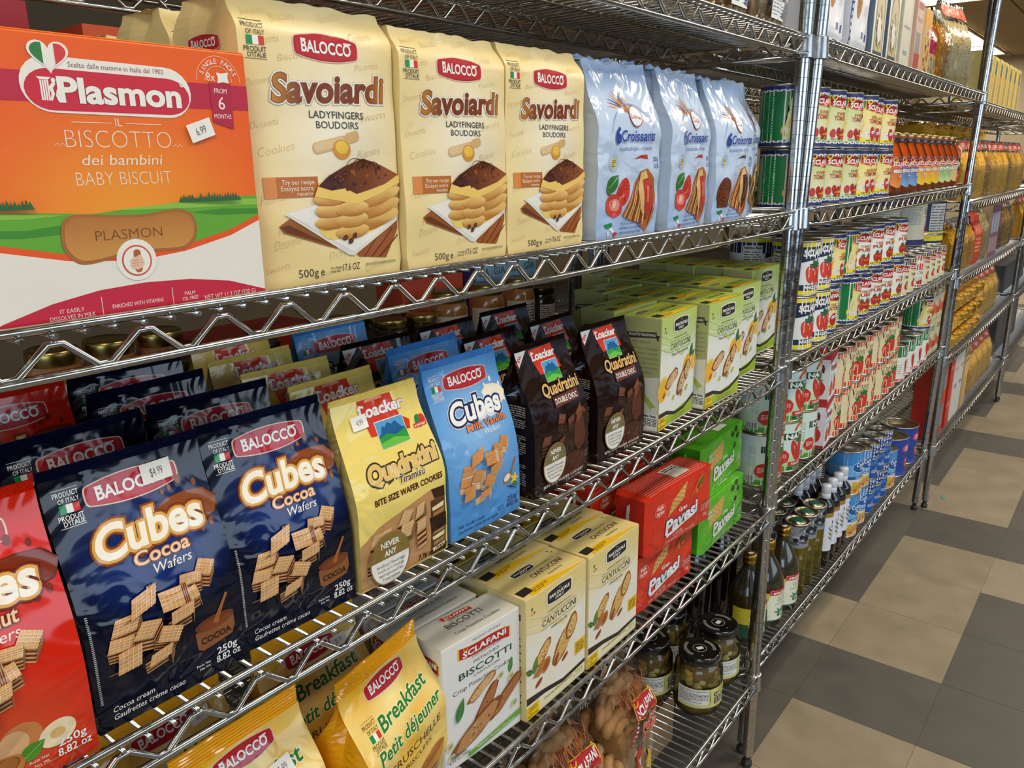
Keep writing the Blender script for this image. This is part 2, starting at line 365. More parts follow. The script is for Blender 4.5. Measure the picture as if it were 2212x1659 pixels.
# ---------------------------------------------------------------- printed artwork: flat shapes and lettering laid on a surface
TXT = {}
def tmesh(s, off, res):
    k = (s, off, res)
    if k in TXT: return TXT[k]
    cu = bpy.data.curves.new('t', 'FONT'); cu.body = s; cu.size = 1.0; cu.offset = off; cu.resolution_u = res; cu.fill_mode = 'FRONT'
    o = bpy.data.objects.new('t', cu); COL.objects.link(o)
    dg = bpy.context.evaluated_depsgraph_get(); dg.update()
    me = o.evaluated_get(dg).to_mesh()
    V = [(v.co.x, v.co.y) for v in me.vertices]; F = [tuple(p.vertices) for p in me.polygons]
    o.evaluated_get(dg).to_mesh_clear(); bpy.data.objects.remove(o); bpy.data.curves.remove(cu)
    TXT[k] = (V, F); return TXT[k]
_h = tmesh('H', 0, 2)[0]; CAPH = max(v[1] for v in _h)
class Art:
    def __init__(s, w, h): s.w = w; s.h = h; s.p = []; s.base = 0
    def _add(s, V, F, col, lay=None):
        if not V: return
        x0 = min(v[0] for v in V); x1 = max(v[0] for v in V); y0 = min(v[1] for v in V); y1 = max(v[1] for v in V)
        if lay is None:
            lay = s.base
            for q in s.p:
                b = q[4]
                if q[3] >= lay and x0 < b[1] and x1 > b[0] and y0 < b[3] and y1 > b[2]: lay = q[3]+1
        s.p.append((V, F, col if callable(col) else lin(col), lay, (x0, x1, y0, y1)))
    def poly(s, pts, col): s._add([tuple(p) for p in pts], [tuple(range(len(pts)))], col)
    def rect(s, x0, y0, x1, y1, col, n=1):
        if n == 1: s.poly([(x0,y0),(x1,y0),(x1,y1),(x0,y1)], col); return
        V = []; F = []
        for i in range(n+1): V += [(x0, y0+(y1-y0)*i/n), (x1, y0+(y1-y0)*i/n)]
        for i in range(n): F.append((2*i, 2*i+1, 2*i+3, 2*i+2))
        s._add(V, F, col)
    def ell(s, cx, cy, rx, ry, col, rot=0, n=28):
        c, d = math.cos(rot), math.sin(rot)
        s.poly([(cx+rx*math.cos(2*PI*i/n)*c-ry*math.sin(2*PI*i/n)*d, cy+rx*math.cos(2*PI*i/n)*d+ry*math.sin(2*PI*i/n)*c) for i in range(n)], col)
    def rrect(s, x0, y0, x1, y1, r, col, n=6, rot=0):
        pts = []
        for cx, cy, a in ((x1-r, y0+r, -PI/2), (x1-r, y1-r, 0), (x0+r, y1-r, PI/2), (x0+r, y0+r, PI)):
            for i in range(n+1): pts.append((cx+r*math.cos(a+PI/2*i/n), cy+r*math.sin(a+PI/2*i/n)))
        if rot:
            mx, my = (x0+x1)/2, (y0+y1)/2; c, d = math.cos(rot), math.sin(rot)
            pts = [(mx+(x-mx)*c-(y-my)*d, my+(x-mx)*d+(y-my)*c) for x, y in pts]
        s.poly(pts, col)
    def badge(s, cx, cy, w, h, col, rot=0, n=9, bul=.16):
        # barrel-shaped oval
        pts = []
        for i in range(n+1): t = -1+2*i/n; pts.append((t*w/2*.97, -h/2*(1-bul*2.2*t*t)))
        for i in range(1, n): t = -1+2*i/n; pts.append((w/2*(1+.03*(1-t*t)), t*h/2*(1-bul*2.2)))
        for i in range(n+1): t = 1-2*i/n; pts.append((t*w/2*.97, h/2*(1-bul*2.2*t*t)))
        for i in range(1, n): t = 1-2*i/n; pts.append((-w/2*(1+.03*(1-t*t)), t*h/2*(1-bul*2.2)))
        c, d = math.cos(rot), math.sin(rot)
        s.poly([(cx+x*c-y*d, cy+x*d+y*c) for x, y in pts], col)
    def line(s, pts, wd, col):
        V = []; F = []; k = len(pts)
        for i in range(k):
            a = pts[max(0, i-1)]; b = pts[min(k-1, i+1)]; dx, dy = b[0]-a[0], b[1]-a[1]; l = math.hypot(dx, dy) or 1
            w_ = wd[i] if isinstance(wd, (list, tuple)) else wd
            V += [(pts[i][0]-dy/l*w_/2, pts[i][1]+dx/l*w_/2), (pts[i][0]+dy/l*w_/2, pts[i][1]-dx/l*w_/2)]
        for i in range(k-1): F.append((2*i, 2*i+1, 2*i+3, 2*i+2))
        s._add(V, F, col)
    def arc(s, cx, cy, r, a0, a1, wd, col, n=16): s.line([(cx+r*math.cos(a0+(a1-a0)*i/n), cy+r*math.sin(a0+(a1-a0)*i/n)) for i in range(n+1)], wd, col)
    def text(s, t, x, y, size, col, w=None, al='c', bold=0.0, shear=0.0, rot=0.0, out=(), res=2, bend=0.0):
        V0 = tmesh(t, 0, 2)[0]
        if not V0: return
        x0 = min(v[0] for v in V0); x1 = max(v[0] for v in V0); k = size/CAPH
        sx = (w/(x1-x0)) if w else k; W = (x1-x0)*sx
        ox = {'l': 0, 'c': -W/2, 'r': -W}[al]; c, d = math.cos(rot), math.sin(rot)
        lays = [(bold+o, cc) for o, cc in sorted(out, key=lambda q: -q[0])]+[(bold, col)]
        for off, cc in lays:
            V, F = tmesh(t, off, res); P = []
            for vx, vy in V:
                px = (vx-x0)*sx+ox; py = vy*k; 
                if bend: py += bend*(1-(2*((vx-x0)*sx/W)-1)**2)
                px += shear*py
                P.append((x+px*c-py*d, y+px*d+py*c))
            s._add(P, F, cc)
    def fine(s, x0, y0, x1, y1, n, col, seed=0, fill=.55):
        # lines of unreadably small print
        rnd = random.Random(seed); h = (y1-y0)/n
        for i in range(n):
            x = x0; yy = y1-h*(i+1)
            while x < x1-h*.4:
                l = min(rnd.uniform(.8, 3.2)*h, x1-x); s.rect(x, yy+h*.2, x+l, yy+h*(.2+fill), col); x += l+h*.45
                if rnd.random() < .06: break
    def mask(s, x0, y0, x1, y1):
        for q in s.p: pass
    def emit(s, g, mp, mi=0, cell=None, off0=.012, step=.0045, sm=False):
        if cell is None:
            for V, F, col, lay, bb in s.p:
                o = off0+lay*step
                if callable(col): cs = [[lin(col(*V[k])) for k in f] for f in F]
                else: cs = [col]*len(F)
                g.add([mp(x, y, o) for x, y in V], F, cs, mi, sm)
            return
        bm = bmesh.new(); lc = bm.loops.layers.float_color.new('c')
        for V, F, col, lay, bb in s.p:
            vs = [bm.verts.new((x, y, lay)) for x, y in V]
            for f in F:
                try: fc = bm.faces.new([vs[k] for k in f])
                except ValueError: continue
                for lp in fc.loops: lp[lc] = lin(col(lp.vert.co.x, lp.vert.co.y)) if callable(col) else col
        big = [f for f in bm.faces if len(f.verts) > 4]
        if big: bmesh.ops.triangulate(bm, faces=big, ngon_method='EAR_CLIP')
        x0 = min(v.co.x for v in bm.verts); x1 = max(v.co.x for v in bm.verts); y0 = min(v.co.y for v in bm.verts); y1 = max(v.co.y for v in bm.verts)
        cx_, cy_ = cell if isinstance(cell, tuple) else (cell, cell)
        for ax, a, b, ce in ((0, x0, x1, cx_), (1, y0, y1, cy_)):
            if not ce: continue
            n = int((b-a)/ce)
            for i in range(1, n+1):
                co = [0, 0, 0]; co[ax] = a+(b-a)*i/(n+1); no = [0, 0, 0]; no[ax] = 1
                bmesh.ops.bisect_plane(bm, geom=list(bm.verts)+list(bm.edges)+list(bm.faces), plane_co=co, plane_no=no)
        bm.verts.index_update()
        vs = [mp(v.co.x, v.co.y, off0+v.co.z*step) for v in bm.verts]
        g.add(vs, [[v.index for v in f.verts] for f in bm.faces], [[tuple(lp[lc]) for lp in f.loops] for f in bm.faces], mi, sm)
        bm.free()
def plane_map(O, U, V):
    O = Vector(O); U = Vector(U).normalized(); V = Vector(V).normalized(); Nn = U.cross(V)
    return lambda x, y, o: tuple(O+U*x+V*y+Nn*o)
# ---- little pictures
def blobpts(cx, cy, rx, ry, rot=0, n=26, amp=.08, seed=0):
    c, d = math.cos(rot), math.sin(rot); out = []
    for i in range(n):
        a = 2*PI*i/n; k = 1+amp*noise.noise(Vector((math.cos(a)*1.7+seed*5.3, math.sin(a)*1.7, seed)))*2
        x = rx*math.cos(a)*k; y = ry*math.sin(a)*k; out.append((cx+x*c-y*d, cy+x*d+y*c))
    return out
def speck(A, cx, cy, rx, ry, rot, n, cols, sz, seed):
    rnd = random.Random(seed); c, d = math.cos(rot), math.sin(rot)
    for i in range(n):
        a = rnd.uniform(0, 2*PI); q = math.sqrt(rnd.random())*.88; x = rx*q*math.cos(a); y = ry*q*math.sin(a)
        z = sz*rnd.uniform(.5, 1.3)
        A.poly(blobpts(cx+x*c-y*d, cy+x*d+y*c, z, z*rnd.uniform(.5, .9), rnd.uniform(0, 3), 7, .1, seed+i), rnd.choice(cols))
def flag(A, x, y, w, h):
    A.rect(x, y, x+w/3, y+h, '159047'); A.rect(x+w/3, y, x+2*w/3, y+h, 'f4f2ea'); A.rect(x+2*w/3, y, x+w, y+h, 'd8382f')
def product_of_italy(A, x, y, w, h, col):
    A.line([(x, y+h), (x+w, y+h)], .02*w, col); A.line([(x, y), (x+w, y)], .02*w, col)
    A.text('PRODUCT', x+w/2, y+h*.80, h*.13, col, w=w*.98, bold=.012); A.text('OF ITALY', x+w*.56, y+h*.63, h*.12, col, w=w*.82, bold=.012)
    flag(A, x+w*.14, y+h*.36, w*.78, h*.23)
    A.text('PRODUIT', x+w/2, y+h*.18, h*.13, col, w=w*.98, bold=.012); A.text("D'ITALIE", x+w*.56, y+h*.04, h*.12, col, w=w*.82, bold=.012)
def balocco(A, cx, cy, w, h, rot=0.0, dark='8c1320'):
    A.badge(cx, cy, w*1.035, h*1.09, 'e9c9b4', rot); A.badge(cx, cy, w, h, 'b3202b', rot); A.badge(cx, cy+h*.0, w*.955, h*.90, 'bf2530', rot)
    c, d = math.cos(rot), math.sin(rot)
    ty = -h*.21
    A.text('BALOCCO', cx-ty*d, cy+ty*c, h*.42, 'f6f1ea', w=w*.80, bold=.03, rot=rot, out=((.022, '7c0f1b'),), res=3)
    tx = w*.285; A.line([(cx+(tx)*c-(h*.235)*d, cy+tx*d+h*.235*c), (cx+(w*.41)*c-(h*.235)*d, cy+w*.41*d+h*.235*c)], h*.07, 'f6f1ea')
    tx = -w*.41; A.line([(cx+(tx)*c-(h*.235)*d, cy+tx*d+h*.235*c), (cx+(-w*.33)*c-(h*.235)*d, cy-w*.33*d+h*.235*c)], h*.07, 'f6f1ea')
def wafer(A, o, a, b, t, top='d9a56c', hi='edcb98', cr='5a2c1a', side='d19a63', n=4):
    o = Vector(o); a = Vector(a); b = Vector(b); t = Vector(t)*1.35
    P = lambda v: (v.x, v.y)
    for p, q in ((o, a), (o+a, b)):                       # two visible sides
        A.poly([P(p), P(p+q), P(p+q+t), P(p+t)], side)
        for k in range(3):
            f = .14+.28*k; A.poly([P(p+t*f), P(p+q+t*f), P(p+q+t*(f+.15)), P(p+t*(f+.15))], cr)
    A.poly([P(o), P(o+a), P(o+a+b), P(o+b)], top)
    for i in range(1, n+1):
        f = i/(n+1.0); lw = .03*(a.length+b.length)/2
        A.line([P(o+a*f), P(o+a*f+b)], lw, hi); A.line([P(o+b*f), P(o+b*f+a)], lw, hi)
def wafer_pile(A, x, y, k, top='d9a56c', hi='efcf9f', cr='5a2c1a', side='d6a06a'):
    W = lambda ox, oy, a, b, t: wafer(A, (x+ox*k, y+oy*k), (a[0]*k, a[1]*k), (b[0]*k, b[1]*k), (t[0]*k, t[1]*k), top, hi, cr, side)
    W(3.05, 1.85, (.55,-.25), (.28,.42), (-.08,-.28))
    W(2.45, 1.68, (.75,-.1), (.1,.34), (-.02,-.26))
    W(.10, .95, (.8,-.02), (.22,.48), (0,-.30))
    W(2.35, 1.0, (.7,.15), (-.1,.45), (.02,-.30))
    W(.75, 1.25, (.85,.25), (.15,.62), (-.22,-.02))
    W(1.72, 1.12, (.75,-.02), (-.05,.68), (.16,.02))
    W(-.1, .48, (.75,-.12), (.15,.42), (.02,-.26))
    W(1.9, .62, (.8,.12), (.05,.42), (0,-.32))
    W(.68, .62, (.62,-.16), (.38,.48), (.02,-.33))
    W(1.35, .28, (.68,-.28), (.25,.48), (-.06,-.22))
    W(.08, -.30, (.75,.05), (.10,.72), (-.20,.02))
    W(.98, -.42, (.75,.12), (.12,.38), (.02,-.28))
def leaf(A, x, y, l, w, rot, col='3f7f38', vein='7fae5a'):
    c, d = math.cos(rot), math.sin(rot); n = 10; pts = []
    for sgn in (1, -1):
        for i in range(n+1):
            t = i/n if sgn == 1 else 1-i/n; px = t*l; py = sgn*w/2*math.sin(PI*t**.8); pts.append((x+px*c-py*d, y+px*d+py*c))
    A.poly(pts, col); A.line([(x, y), (x+l*.92*c, y+l*.92*d)], w*.06, vein)
def tomato(A, x, y, r, col='c8281c', hi='e8604a', tall=1.0, g='2f6b2c'):
    A.poly(blobpts(x, y, r, r*tall, 0, 20, .04, x), col); A.ell(x-r*.3, y+r*.3*tall, r*.25, r*.3*tall, hi, n=10)
    for a in (.4, 1.2, 2.0, 2.8): leaf(A, x, y+r*tall*.9, r*.7, r*.25, a, g, g)
def cantuccio(A, x, y, rx, ry, rot, seed=0, inner='dcb583', crust='8a4a20', nuts=('b7b45a', 'e8d9b8', '7a4a28')):
    A.poly(blobpts(x, y, rx, ry, rot, 28, .10, seed), crust); A.poly(blobpts(x+rx*.03, y-ry*.03, rx*.85, ry*.82, rot, 28, .12, seed+3), inner)
    speck(A, x, y, rx*.8, ry*.75, rot, 16, list(nuts)+['a8662f', 'c08a50'], min(rx, ry)*.14, seed+9)
def almond(A, x, y, l, w, rot, col='9a4f27'):
    A.ell(x, y, l/2, w/2, col, rot, 16); c, d = math.cos(rot), math.sin(rot)
    for k in (-.2, .15): A.line([(x-l*.35*c-k*w*d*-1, y-l*.35*d+k*w*c), (x+l*.35*c+k*w*d, y+l*.35*d+k*w*c)], w*.06, 'b56a3a')
def splash(A, cx, cy, rx, ry, col, edge, seed=0, n=64, spikes=9, amp=.28, out=.06):
    for e, cc in ((out, edge), (0, col)):
        pts = []
        for i in range(n):
            a = 2*PI*i/n; k = 1+amp*max(0, math.sin(a*spikes+seed))**3*(.6+.4*math.sin(a*2.3+seed)); pts.append((cx+(rx*k+e)*math.cos(a), cy+(ry*k+e)*math.sin(a)))
        A.poly(pts, cc)
# ---------------------------------------------------------------- bags
def smooth(t): t = max(0.0, min(1.0, t)); return t*t*(3-2*t)
class Bag:
    def __init__(s, w, h, d, prof, wprof=None, bul=.12, amp=.05, seed=0, nf=.55, topamp=0.0, gus=.12, backk=1.0):
        s.w = w; s.h = h; s.d = d; s.prof = prof; s.wprof = wprof or (lambda v: 1.0); s.bul = bul; s.amp = amp; s.seed = seed; s.nf = nf; s.topamp = topamp; s.gus = gus; s.backk = backk
    def front(s, x, y, o=0.0):
        u = 2*x/s.w-1; v = min(1, max(0, y/s.h))
        e = max(0.0, 1-u*u)
        n = s.amp*noise.noise(Vector((x*s.nf, y*s.nf, s.seed*3.7)))*(min(1, 4*v+.3))
        n += s.amp*.16*noise.noise(Vector((x*s.nf*2.0, y*s.nf*1.7, s.seed*1.7+9)))*min(1, 4*v+.2)
        Y = -(s.d/2*s.prof(v))-s.bul*e**.7*math.sin(PI*min(1, max(0, v*.92+.06)))**.7-n-o
        z = max(y, .0)
        if s.topamp and v > .8: z += s.topamp*((v-.8)/.2)**2*noise.noise(Vector((x*1.1, s.seed*5.1, 2)))*(1)
        X = u*s.w/2*s.wprof(v)
        return (X, Y, z)
    def back(s, x, y):
        X, Y, z = s.front(x, y); v = y/s.h
        return (X, max(s.d/2*s.prof(v)*s.backk, Y+.03), z)
    def body(s, g, bc, sidec, nx=14, ny=22, v0=0.0, v1=1.0, mi=0, sidelow=None):
        Y0 = s.h*v0; Y1 = s.h*v1
        def grid(fn, flip, colf):
            vs = []; fs = []; cs = []
            for j in range(ny+1):
                for i in range(nx+1): vs.append(fn(s.w*i/nx, Y0+(Y1-Y0)*j/ny))
            for j in range(ny):
                for i in range(nx):
                    a = j*(nx+1)+i; q = [a, a+1, a+nx+2, a+nx+1]
                    P = [(s.w*(k % (nx+1))/nx, Y0+(Y1-Y0)*(k//(nx+1))/ny) for k in q]
                    cs.append([lin(colf(*p)) for p in P] if callable(colf) else lin(colf))
                    if flip: q = q[::-1]
                    fs.append(q)
            g.add(vs, fs, cs, mi, True)
        grid(lambda x, y: s.front(x, y), False, bc); grid(lambda x, y: s.back(x, y), True, sidec)
        for side in (0, 1):
            x = s.w*side; vs = []; fs = []
            for j in range(ny+1):
                y = Y0+(Y1-Y0)*j/ny; a = s.front(x, y); b = s.back(x, y); half = (b[1]-a[1])/2
                pull = s.gus*min(1, half)+max(0, s.d/2-half)*.55*(1 if half > .05 else .3)
                pull = min(pull, s.w*.35)
                sg = 1 if side else -1
                mid = (a[0]-sg*pull, (a[1]+b[1])/2, a[2]); q1 = (a[0]-sg*pull*.25, a[1]*.75+b[1]*.25, a[2]); q2 = (a[0]-sg*pull*.25, a[1]*.25+b[1]*.75, a[2])
                vs += [a, q1, mid, q2, b]
            for j in range(ny):
                for k in range(4):
                    q = [j*5+k, j*5+k+1, j*5+k+6, j*5+k+5]; fs.append(q[::-1] if side == 0 else q)
            if side == 0: fs = [f[::-1] for f in fs]; fs = [f[::-1] for f in fs]
            g.add(vs, fs, sidec if not callable(sidec) else sidec(0, 0), mi, False)
        c = sidec if not callable(sidec) else sidec(0, 0)
        for yy in (Y0, Y1):
            A = [s.front(s.w*i/nx, yy) for i in range(nx+1)]; B = [s.back(s.w*i/nx, yy) for i in range(nx+1)]
            g.add(A+B, [(i, i+1, nx+2+i, nx+1+i) for i in range(nx)], c, mi)
    def seal(s, v0, col, h=None, n=8, jag=0.0, over=1.0, tiltb=0.0, crimp=.022, mi=0):
        # crimped fin standing on the closed top of the bag
        g = G(); nx = 16; y0 = s.h*v0; hh = h if h else s.h*(1-v0); vs = []; fs = []
        for j in range(n*2+1):
            t = j/(n*2.0)
            for i in range(nx+1):
                x = s.w*i/nx; p = s.front(x, min(y0, s.h)); b = s.back(x, min(y0, s.h)); X = p[0]*over
                Y = (p[1]+b[1])/2+tiltb*t*t*hh+(crimp if j % 2 else -crimp)+.06*noise.noise(Vector((x*.8, s.seed*3.1, t)))
                z = p[2]+hh*t*(1+jag*noise.noise(Vector((x*1.3, s.seed, 4))))
                vs.append((X, Y, z))
        k = nx+1
        for j in range(n*2):
            for i in range(nx): fs.append((j*k+i, j*k+i+1, (j+1)*k+i+1, (j+1)*k+i))
        m_ = len(vs); vs += [(a, b+.05, c) for a, b, c in vs]; fs += [tuple(q+m_ for q in f[::-1]) for f in fs]
        top = n*2*k; fs += [(top+i, top+i+1, m_+top+i+1, m_+top+i) for i in range(nx)]
        for e in (0, nx): fs += [(j*k+e, (j+1)*k+e, m_+(j+1)*k+e, m_+j*k+e) for j in range(n*2)]
        g.add(vs, fs, col, mi, False); return g
def tagmesh(w, h, txt, rot=0.0, col='f3f1ea', fn=None, cx=0, cy=0):
    """paper price sticker laid on a face given by fn(x, y, offset)"""
    g = G(); c, d = math.cos(rot), math.sin(rot); A = Art(w, h)
    A.rect(-w/2, -h/2, w/2, h/2, col); A.text(txt, 0, -h*.22, h*.42, '55534f', bold=-.006, w=w*.42)
    A.emit(g, lambda x, y, o: fn(cx+x*c-y*d, cy+x*d+y*c, o), cell=.4, off0=.075, step=.006)
    return g.mesh('price_tag', ['paper'])
# ---- cocoa / hazelnut / vanilla wafer-cube pouches
def p_cube(v): return 1-.97*smooth((v-.30)/.70)**1.15
def cubes(kind):
    w, h, d = 4.95, 7.95, 3.0; B = Bag(w, h, d, p_cube, bul=.10, amp=.05, seed={'navy': 1, 'red': 2, 'vanilla': 3}[kind], gus=.2)
    base = {'navy': '070c20', 'red': 'd2240c', 'vanilla': '4f94d6'}[kind]
    mid = {'navy': '0e2a70', 'red': 'e8401c', 'vanilla': '8fbdea'}[kind]
    def bc(x, y):
        u, v = x/w, y/h
        if kind == 'navy': t = max(0, 1-math.hypot((u-.55)/.6, (v-.62)/.28)); return mix(base, mid, min(1, t*1.5))
        if kind == 'red': t = max(0, 1-math.hypot((u-.5)/.6, (v-.15)/.3)); return mix(base, 'd96a3a', t*.6)
        t = max(0, 1-math.hypot((u-.5)/.7, (v-.6)/.5)); return mix(base, mid, t)
    A = Art(w, h); W = lambda u: u*w; H = lambda v: v*h
    product_of_italy(A, W(.06), H(.785), W(.145), H(.135), 'f0efe8')
    balocco(A, W(.52), H(.868), W(.56), H(.105), .0)
    br, ed, lt, go = {'navy': ('8a4a24', '6b2f14', 'f6efe0', 'dca650'), 'red': ('7a2c12', '5a1d0c', 'f6efe0', 'dca650'), 'vanilla': ('f0e8d2', 'e6dcc0', 'f4f3ef', '1f2c50')}[kind]
    if kind != 'vanilla':
        splash(A, W(.80), H(.715), W(.15), H(.055), br, ed, 1.0, amp=.55, out=.03)
        for px, py, r in ((.80, .83, .02), (.90, .80, .016), (.73, .81, .014), (.95, .72, .014), (.93, .64, .018), (.86, .63, .02), (.68, .80, .012)): A.ell(W(px), H(py), w*r, w*r*1.5, br, n=12)
    else:
        splash(A, W(.84), H(.735), W(.12), H(.05), 'efe6cf', 'dccfae', 2.0, amp=.5, out=.02)
        for px, py, r in ((.84, .82, .018), (.95, .78, .014), (.97, .69, .012), (.74, .80, .012)): A.ell(W(px), H(py), w*r, w*r*1.5, 'f2ead6', n=12)
    if kind == 'vanilla': outl = ((.105, 'd9dde2'), (.072, '23305a'))
    else: outl = ((.115, ed), (.095, br), (.06, go))
    A.text('Cubes', W(.53), H(.638), H(.112), lt, w=W(.68), bold=.03, shear=.16, rot=.025, out=outl, res=4, bend=H(.010))
    if kind == 'vanilla':
        A.text('Milk Vanilla', W(.62), H(.588), H(.036), 'f08a3c', w=W(.56), bold=.02, shear=.12, out=((.04, '16305f'),))
        A.text('Wafers', W(.66), H(.545), H(.030), 'eef2f4', w=W(.24), shear=.2)
    else:
        A.text('Cocoa' if kind == 'navy' else 'Hazelnut', W(.56), H(.582), H(.048), 'f0c9a0', w=W(.36), bold=.02, shear=.12, out=((.05, br),), res=3)
        A.text('Wafers', W(.60), H(.532), H(.036), 'f3ead8', w=W(.26), shear=.22)
    # a soft printed glow, then the pile of wafers
    gl = {'navy': '1c3f86', 'red': 'e2603a', 'vanilla': '9cc6ee'}[kind]
    if kind == 'navy': wafer_pile(A, W(.125), H(.255), w*.192)
    elif kind == 'red': wafer_pile(A, W(.10), H(.285), w*.19, 'dfae72', 'f0d3a4', '6a351c')
    else: wafer_pile(A, W(.14), H(.25), w*.185, 'd9924e', 'e9b47c', 'e6d8be', 'd9a878')
    if kind == 'navy':
        A.poly([(W(.655), H(.225)), (W(.665), H(.15)), (W(.70), H(.135)), (W(.92), H(.15)), (W(.945), H(.185)), (W(.94), H(.255)), (W(.80), H(.262))], '8a5530')
        A.ell(W(.80), H(.243), W(.145), H(.030), '6a3a1e'); A.ell(W(.80), H(.238), W(.12), H(.022), '7d3f20')
        for k in range(7): A.line([(W(.67+.04*k), H(.20+.002*k)), (W(.68+.038*k), H(.152))], .012, 'a5703f')
        A.line([(W(.80), H(.235)), (W(.86), H(.30)), (W(.905), H(.345))], [.22, .12, .10], 'a3632f')
        A.text('COCOA', W(.80), H(.165), H(.026), '3a1d10', w=W(.22), bold=.03)
        A.text('Cocoa cream', W(.09), H(.068), H(.022), 'eceae2', al='l', w=W(.26), shear=.2); A.text('Gaufrettes crème cacao', W(.09), H(.035), H(.022), 'eceae2', al='l', w=W(.46), shear=.2)
        A.fine(W(.03), H(.12), W(.045), H(.48), 46, 'b8b8b4', 3)
    elif kind == 'red':
        A.ell(W(.62), H(.185), W(.11), H(.06), 'c87f46'); A.ell(W(.58), H(.175), W(.08), H(.052), 'd9a878'); A.ell(W(.80), H(.145), W(.10), H(.05), 'f0dcb4', .2); A.ell(W(.80), H(.145), W(.04), H(.02), 'd9b070')
        leaf(A, W(.42), H(.09), .75, .6, 1.9, '5d9a2e', '8fc05a'); leaf(A, W(.60), H(.10), .75, .5, .5, '4f8f2a', '8fc05a'); leaf(A, W(.30), H(.08), .7, .5, 2.6, '4c8a2c', '8fc05a')
        A.ell(W(.50), H(.095), W(.125), H(.052), 'c47a3c', .25); A.ell(W(.50), H(.105), W(.10), H(.035), '8a4c20', .25); A.ell(W(.53), H(.112), W(.06), H(.028), 'b06a30', .25)
        A.line([(W(.42), H(.045)), (W(.95), H(.05))], .03, 'e08a5a')
    else:
        A.ell(W(.80), H(.235), W(.075), H(.03), 'a86a3a', .4); A.ell(W(.795), H(.24), W(.055), H(.02), 'f1ead8', .4); A.line([(W(.84), H(.25)), (W(.93), H(.345))], .13, 'a86a3a')
        for a in range(5): A.ell(W(.90)+.16*math.cos(a*1.26), H(.215)+.16*math.sin(a*1.26), .15, .08, 'f0c83c', a*1.26, 12)
        leaf(A, W(.87), H(.20), .5, .2, -.6, '3d7a35'); A.line([(W(.78), H(.19)), (W(.86), H(.165))], .04, '3a2414'); A.line([(W(.82), H(.185)), (W(.92), H(.15))], .04, '3a2414')
        A.text('Milk Vanilla cream', W(.09), H(.060), H(.020), '24406e', al='l', w=W(.36), shear=.2); A.text('Gaufrettes crème lait et vanille', W(.09), H(.030), H(.020), '24406e', al='l', w=W(.56), shear=.2)
    tc = 'eff0ea' if kind != 'vanilla' else '28406e'
    A.text('250g', W(.945), H(.085), H(.030), tc, al='r', w=W(.15), bold=.015); A.text('8.82 oz', W(.965), H(.048), H(.030), tc, al='r', w=W(.18), bold=.015)
    A.text('Poids Net', W(.74), H(.070), H(.011), tc, al='r', w=W(.10)); A.text('Net Wt.', W(.74), H(.052), H(.011), tc, al='r', w=W(.08))
    g = G(); sd = {'navy': '060a18', 'red': 'b41e0c', 'vanilla': '4d88c4'}[kind]
    B.body(g, bc, sd, 18, 28, 0, .962)
    A.emit(g, B.front, cell=.34)
    # small print panel on the gusset
    m1 = g.mesh('pouch', ['film'])
    s = B.seal(.962, base if kind != 'navy' else '0b1230', n=5).mesh('top_seal', ['film'])
    return B, Proto('wafer_pouch', 'biscuit bag', [('pouch', m1), ('top_seal', s)])
CUBES = {k: cubes(k) for k in ('navy', 'red', 'vanilla')}
